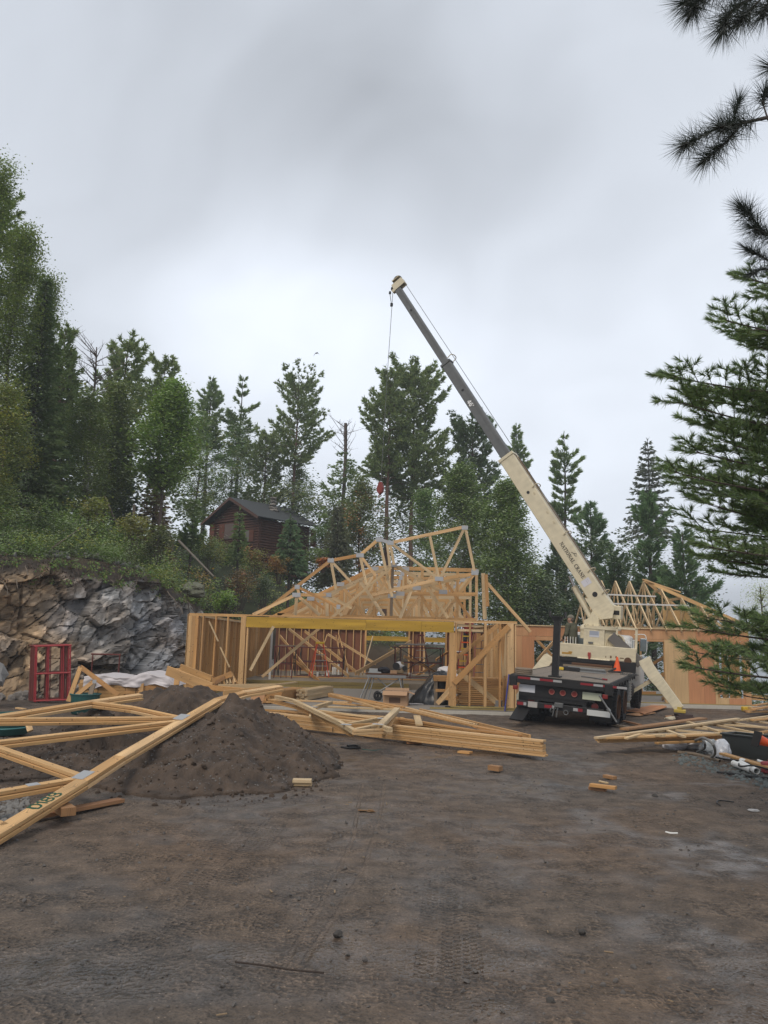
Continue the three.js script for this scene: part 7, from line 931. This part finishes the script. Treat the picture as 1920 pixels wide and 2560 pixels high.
{ // black plastic sheet thrown over material, white bag on it, sawhorse bench
  const drape = (w, h, d, k, fn) => { const g = new THREE.SphereGeometry(1, 64, 40); const P = g.attributes.position; for (let i = 0; i < P.count; i++) { let x = P.getX(i), y = P.getY(i), z = P.getZ(i); const f = 1 + .22 * fbm(x * 1.6 + k, y * 1.6, z * 1.6, 3) - .1 * Math.abs(noise(x * 4 + k, y * 2.2, z * 4)); [x, y, z] = fn(x * f, y * f, z * f); P.setXYZ(i, x * w, Math.max(0, y * h), z * d); } g.computeVertexNormals(); return g; };
  const p = atD(1083, 1741, 25.8).setY(SL); const t = thing('black_tarp', 'black plastic sheet draped over a heap on the slab beside the wooden bench', 'tarpaulin', p); mesh('sheet', drape(.78, 1.02, .6, 3, (x, y, z) => [x * (1 - .35 * Math.max(0, y)) + .32 * Math.max(0, y), y, z]), TARPB, t);
  const q = atD(1125, 1690, 26.3); const w = thing('white_bag', 'big white bag lying on top of the black plastic sheet', 'bag', V(q.x, SL + .82, q.z)); mesh('bag', drape(.42, .3, .3, 8, (x, y, z) => [x, y * .9 - x * .45 + .2, z]), TARPW, w);
  const b = atD(1108, 1741, 25.2).setY(SL); const bn = thing('wooden_bench', 'rough wooden bench frame half covered by the black sheet', 'bench', b); for (const [n, g] of [['top_board', bx(0, .82, 0, .62, .17, .3)], ['leg', bx(-.24, .37, .08, .1, .74, .05)], ['leg', bx(.2, .37, .08, .1, .74, .05)], ['leg', bx(-.24, .37, -.12, .1, .74, .05)], ['rail', bx(0, .45, .1, .5, .09, .04)], ['brace', bx(0, 0, 0, .62, .1, .04).rotateZ(.62).translate(.02, .2, .14)]]) mesh(n, g, n === 'leg' ? GREYWOOD : n === 'brace' ? GREYWOOD : WOOD[5], bn);
  const rd = thing('tamper', 'black footed rod standing between the bench and the garage door post', 'tool', atD(1126, 1757, 24.3).setY(SL)); mesh('rod', mg([rodGeo(V(0, 0, 0), V(.02, .75, 0), .012), bx(-.03, .02, 0, .25, .04, .2, .01)]), BLACK, rd);
  const lev = atD(1262, 1765, 23.6).setY(SL); const l2 = thing('blue_level', 'long blue pole leaning inside the garage corner post', 'pole', lev); mesh('pole', rodGeo(V(0, 0, 0), V(.14, 1.05, -.12), .02, .02, 8), std(.05, .06, .30, { roughness: .4 }), l2);
  const bk = thing('grey_bucket', 'grey bucket at the foot of the garage corner post', 'bucket', atD(1246, 1765, 24.2).setY(SL)); mesh('pail', new THREE.CylinderGeometry(.13, .11, .26, 18).translate(0, .13, 0), std(.2, .2, .2), bk);
  const ws = thing('white_sheet', 'flat white plastic scrap on the slab at the foot of the black sheet', 'plastic sheet', atD(1038, 1741, 25.2).setY(SL + .01)); mesh('sheet', bx(0, .01, 0, .45, .012, .3, .004).rotateY(.4), TARPW, ws);
}
// pipe stubs rising from the slab
{ let first = null; for (const [u, v0, v1, r] of [[773, 1684, 1703, .045], [793, 1681, 1706, .045], [806, 1688, 1703, .045], [819, 1680, 1701, .075], [832, 1668, 1686, .045], [837, 1671, 1688, .075], [846, 1661, 1687, .04], [868, 1669, 1687, .04], [1004, 1688, 1704, .045], [1025, 1685, 1706, .075], [700, 1690, 1703, .06], [727, 1676, 1702, .045], [673, 1680, 1712, .05]]) { const y = v1 > 1700 ? SL : .35, p = atY(u, v1, y), h = (v1 - v0) / FOC * -p.z; const o = thing('pipe_stub', r > .06 ? 'thick capped white pipe stub standing up out of the garage floor' : 'thin white plastic pipe stub standing up out of the garage floor', 'pipe', p, r > .06 ? 'thick capped pipe stubs in the garage floor' : 'thin pipe stubs in the garage floor'); mesh('pipe', new THREE.CylinderGeometry(r, r, h, 16).translate(0, h / 2, 0), PVC, o); if (r > .06) mesh('cap', new THREE.CylinderGeometry(r * 1.15, r * 1.15, .09, 16).translate(0, h, 0), PVC, o); } }
// lumber bundles
{
  const bundle = (label, a, b, cols, rows, w, t, m, gap = .004) => { const P = thing('lumber_bundle', label, 'lumber', a.clone().lerp(b, .5).setY(Math.min(a.y, b.y))); const d = b.clone().sub(a).normalize(), s = V(-d.z, 0, d.x); if (s.z > 0) s.negate(); for (let r = 0; r < rows; r++) for (let c = 0; c < cols; c++) { const o = s.clone().multiplyScalar(c * (w + gap)).add(V(0, r * (t + gap) + t / 2, 0)); const j = rr(-.08, .08); board(P, 'board', a.clone().add(o).addScaledVector(d, j), b.clone().add(o).addScaledVector(d, j), w, t, pick(m), s); } return P; };
  bundle('bundle of pale studs on the slab, farther of the two, ends toward the pipe stubs', atD(765, 1737, 25.4).setY(SL + .03), atD(830, 1722, 28).setY(SL + .03), 4, 5, .09, .06, PALE); bundle('bundle of orange-ended boards on the slab, nearer of the two', atD(672, 1743, 23.9).setY(SL + .03), atD(765, 1730, 26.6).setY(SL + .03), 5, 5, .11, .06, WARM);
  bundle('big lumber stack marked with green paint behind the garage front studs', atD(1146, 1762, 24.9).setY(SL + .05), atD(1252, 1764, 24.9).setY(SL + .05), 4, 14, .14, .048, WARM, .012);
  bundle('loose pale board across the top of the nearer lumber bundle', atD(650, 1722, 25).setY(SL + .42), atD(740, 1703, 28).setY(SL + .42), 1, 1, .1, .04, PALE);
  const lean = (label, u0, v0, u1, v1, d0, d1, w, m, up) => { const A = atD(u0, v0, d0), B2 = atD(u1, v1, d1); const o = thing('loose_board', label, 'board', A.clone().lerp(B2, .5).setY(Math.min(A.y, B2.y))); board(o, 'plank', A, B2, w, .04, m, up || V(0, 1, 0), true); return o; };
  lean('wide yellow plank sloping down behind the soil heap beside the tarp', 417, 1676, 530, 1720, 20.3, 19.6, .24, WOOD[1]); lean('wide orange plank sloping just above the yellow one', 450, 1672, 528, 1702, 21, 20.4, .26, WARM[1]); lean('short upright board between tarp and sloping planks', 441, 1713, 446, 1671, 20.8, 21, .14, WARM[1], V(1, 0, 0)); lean('long thin board lying flat behind the soil heap top', 545, 1716, 690, 1714, 19.2, 19.4, .1, PALE[1]); lean('long yellowish board under the thin board behind the heap', 515, 1718, 640, 1730, 19, 18.4, .12, WOOD[5]); lean('pale board crossing low behind the end of the big flat truss', 560, 1735, 650, 1726, 18.2, 18.6, .16, WOOD[1]);
  lean('board under the tarp end, angled toward the house', 465, 1716, 520, 1708, 20.6, 20.8, .16, WOOD[3]); lean('brown flat board on the slab beside the nearer bundle', 630, 1724, 705, 1736, 22.4, 22, .16, WARM[2]);
  const cr = thing('wooden_crate', 'tilted open wooden crate lying by the foot of the garage front wall', 'crate', atD(568, 1712, 22.2).setY(.1)); const cb = (n, u0, v0, u1, v1, w, m) => board(cr, n, atD(u0, v0, 22.2), atD(u1, v1, 22), w, .03, m, UP); cb('side_board', 525, 1706, 580, 1684, .15, WARM[0]); cb('side_board', 530, 1712, 562, 1694, .1, DAMP[1]); cb('side_board', 578, 1682, 594, 1710, .05, WARM[1]); cb('slat', 562, 1692, 568, 1712, .12, PALE[0]); cb('slat', 570, 1690, 576, 1712, .14, PALE[1]); cb('slat', 578, 1690, 586, 1710, .16, WOOD[2]);
  const fp = atD(642, 1705, 22.8); const fy = thing('plywood_sheet', 'orange plywood piece leaning on the garage door post', 'plywood sheet', V(fp.x, .13, fp.z)); mesh('sheet', bx(0, .2, 0, .36, .46, .015).rotateX(-.25).rotateZ(-.2).translate(.0, .05, 0), PLY[1], fy);
  const gb = thing('grey_crate', 'small grey plastic crate by the foot of the garage wall', 'crate', atD(602, 1712, 22.6).setY(.1)); mesh('box', mg([bx(0, .13, 0, .26, .02, .2), bx(0, .12, .1, .26, .24, .015), bx(-.12, .12, 0, .015, .24, .2), bx(.12, .12, 0, .015, .24, .2)]), std(.2, .21, .23), gb);
}
{ // tarp-covered lumber stack with an A-shaped offcut leaning on it
  const a = atD(196, 1757, 21.4).setY(.06), b = atD(432, 1757, 21.4).setY(.06); const P = thing('lumber_stack', 'strapped stack of sheet lumber under a white wrapper at the foot of the rock face', 'lumber', a.clone().lerp(b, .5)); const L = b.x - a.x;
  for (let i = 0; i < 9; i++) mesh('board', bx(-L / 4 + rr(-.02, .02), .04 + i * .085, -.5, L / 2 - .02, .08, 1.2), pick([WOOD[5], WOOD[1], WARM[1]]), P), mesh('board', bx(L / 4 - .05 + rr(-.02, .02), .04 + i * .085, -.5, L / 2 - .1, .08, 1.2), pick([WARM[0], DAMP[1], WARM[2]]), P); mesh('strap', mg([bx(-.72, .38, .106, .014, .76, .006), bx(.28, .38, .106, .014, .76, .006)]), BLACK, P); mesh('post', bx(.42, .4, .13, .13, .8, .05), WOOD[1], P);
  const nx = 90, nz = 34, p = [], idx = [], uv = []; for (let j = 0; j <= nz; j++) for (let i = 0; i <= nx; i++) { const u = i / nx, v = j / nz; let x = lerp(-L / 2 + .15, L / 2 + .12, u), y = .86 + .17 * Math.exp(-((u - .62) ** 2) / .02) + .05 * Math.sin(u * 9) + .05 * fbm(u * 7, v * 3, 3, 3), z = .16 - v * 1.5; if (v < .38) { const k = (.38 - v) / .38; z = .16 + .05 * Math.sin(u * 21 + k * 3) * k + .03 * noise(u * 14, k * 4, 2); y -= k * (.30 + .10 * noise(u * 5, 1, 4) + .06 * Math.sin(u * 13)); } if (u > .92) y -= (u - .92) * 2.6; p.push(x, y, z); uv.push(u, v); }
  for (let j = 0; j < nz; j++) for (let i = 0; i < nx; i++) { const A = j * (nx + 1) + i, B2 = A + 1, C = A + nx + 1, D = C + 1; idx.push(A, B2, D, A, D, C); } const g = new THREE.BufferGeometry(); g.setAttribute('position', new THREE.Float32BufferAttribute(p, 3)); g.setAttribute('uv', new THREE.Float32BufferAttribute(uv, 2)); g.setIndex(idx); g.computeVertexNormals();
  const wr = textTex(1024, 512, (x, W, H) => { x.fillStyle = '#c9c3c4'; x.fillRect(0, 0, W, H); x.fillStyle = '#27428f'; x.beginPath(); x.moveTo(790, 330); x.lineTo(905, 290); x.lineTo(935, 350); x.lineTo(870, 400); x.lineTo(800, 400); x.fill(); x.fillStyle = '#2c2f38'; x.beginPath(); x.ellipse(948, 340, 15, 18, 0, 0, 7); x.fill(); x.fillRect(975, 330, 10, 44); x.fillRect(962, 344, 34, 9); }); wr.flipY = false; const tp = thing('tarpaulin', 'creased white lumber wrapper with a blue printed patch draped over the lumber stack', 'tarpaulin', P.position.clone()); mesh('sheet', g, new THREE.MeshStandardMaterial({ map: wr, roughness: .5, side: THREE.DoubleSide }), tp);
  const A0 = thing('truss_offcut', 'A-shaped truss offcut leaning on the wrapped lumber stack', 'truss offcut', atD(210, 1755, 20.6).setY(.05)); const tb = (n, u0, v0, u1, v1, m) => board(A0, n, atD(u0, v0, 20.8), atD(u1, v1, 20.6), .115, .04, m, V(1, .2, 0)); tb('chord', 202, 1667, 171, 1754, WOOD[1]); tb('chord', 201, 1667, 296, 1738, WARM[2]); tb('web', 236, 1702, 180, 1748, WOOD[3]); tb('web', 236, 1702, 224, 1744, GREYWOOD); { const q = atD(236, 1704, 20.5).sub(A0.position); mesh('gusset_plate', bx(q.x, q.y, q.z, .1, .09, .004), PLATE, A0); }
  const tub = (label, u, v, r, h, tilt) => { const p = atY(u, v, 0); const o = thing('teal_tub', label, 'tub', V(p.x, 0, p.z)); o.rotation.z = tilt; mesh('barrel', new THREE.LatheGeometry([[0, .02], [r * .88, .02], [r, h * .96], [r * 1.07, h * .97], [r * 1.07, h * 1.03], [r * .97, h * 1.03], [r * .86, .05], [0, .05]].map(q => new THREE.Vector2(q[0], q[1])), 36), TEAL, o); mesh('hoop', new THREE.TorusGeometry(r * .94, .018, 6, 36).rotateX(1.571).translate(0, h * .35, 0), std(.06, .2, .2, { roughness: .5 }), o); };
  tub('dark teal plastic tub standing behind the flat truss by the soil heap', 210, 1785, .36, .5, 0); tub('teal plastic tub at the picture edge under the flat truss webs', 22, 1838, .38, .42, .04);
  const wb = thing('wood_block', 'upright pale stake end beside the teal tub at the picture edge', 'wood block', atY(72, 1832, 0)); board(wb, 'stake', atD(76, 1828, 14.6), atD(66, 1795, 14.8), .1, .04, WOOD[2], V(1, 0, 0), true);
  const rk = thing('rock_slab', 'pale split rock slab at the picture edge beside the scaffold frames', 'rock', atD(12, 1700, 22).setY(.2)); mesh('rock', stoneGeo(.55, 1.4, .4, 1).rotateZ(-.5).translate(-.4, .9, .4), STONEL, rk);
}
// splinters and offcuts trodden into the mud
{ const g = []; for (let i = 0; i < 110; i++) { const d = 4.5 + Math.pow(rnd(), .8) * 17, x = rr(-.5, .5) * d; const q = new THREE.BoxGeometry(.012 + .06 * rnd() ** 2, .005, rr(.005, .012)); q.rotateY(rnd() * 6.3); q.rotateX(rr(-.2, .2)); q.translate(x, groundAt(x, d) + .012, -d); g.push(q); } stuff('debris', mg(g), std(.27, .19, .11, { roughness: .8 }), 'small pale splinters of wood trodden into the mud', 'wood chips'); }
// a bird over the trees
{ const p = atD(792, 884, 62); const o = thing('bird', 'dark bird gliding in the grey sky above the pines', 'bird', p); const s = new Tri(64); const W = (x0, y0, x1, y1, w0, w1) => { s.t(x0, y0, -w0, x0, y0, w0, x1, y1, w1, .04, .045, .05); s.t(x0, y0, -w0, x1, y1, w1, x1, y1, -w1, .04, .045, .05); }; W(0, .06, -.12, .02, .1, .09); W(-.12, .02, -.27, -.24, .09, .02); W(0, .06, .13, .02, .1, .08); W(.13, .02, .23, -.17, .08, .02); mesh('wings', s.geo(), LEAF, o); mesh('body', new THREE.SphereGeometry(.06, 12, 8).scale(1, .8, 2.6).rotateY(.6).translate(0, .05, 0), std(.04, .045, .05), o); }
renderer.render(scene, camera);
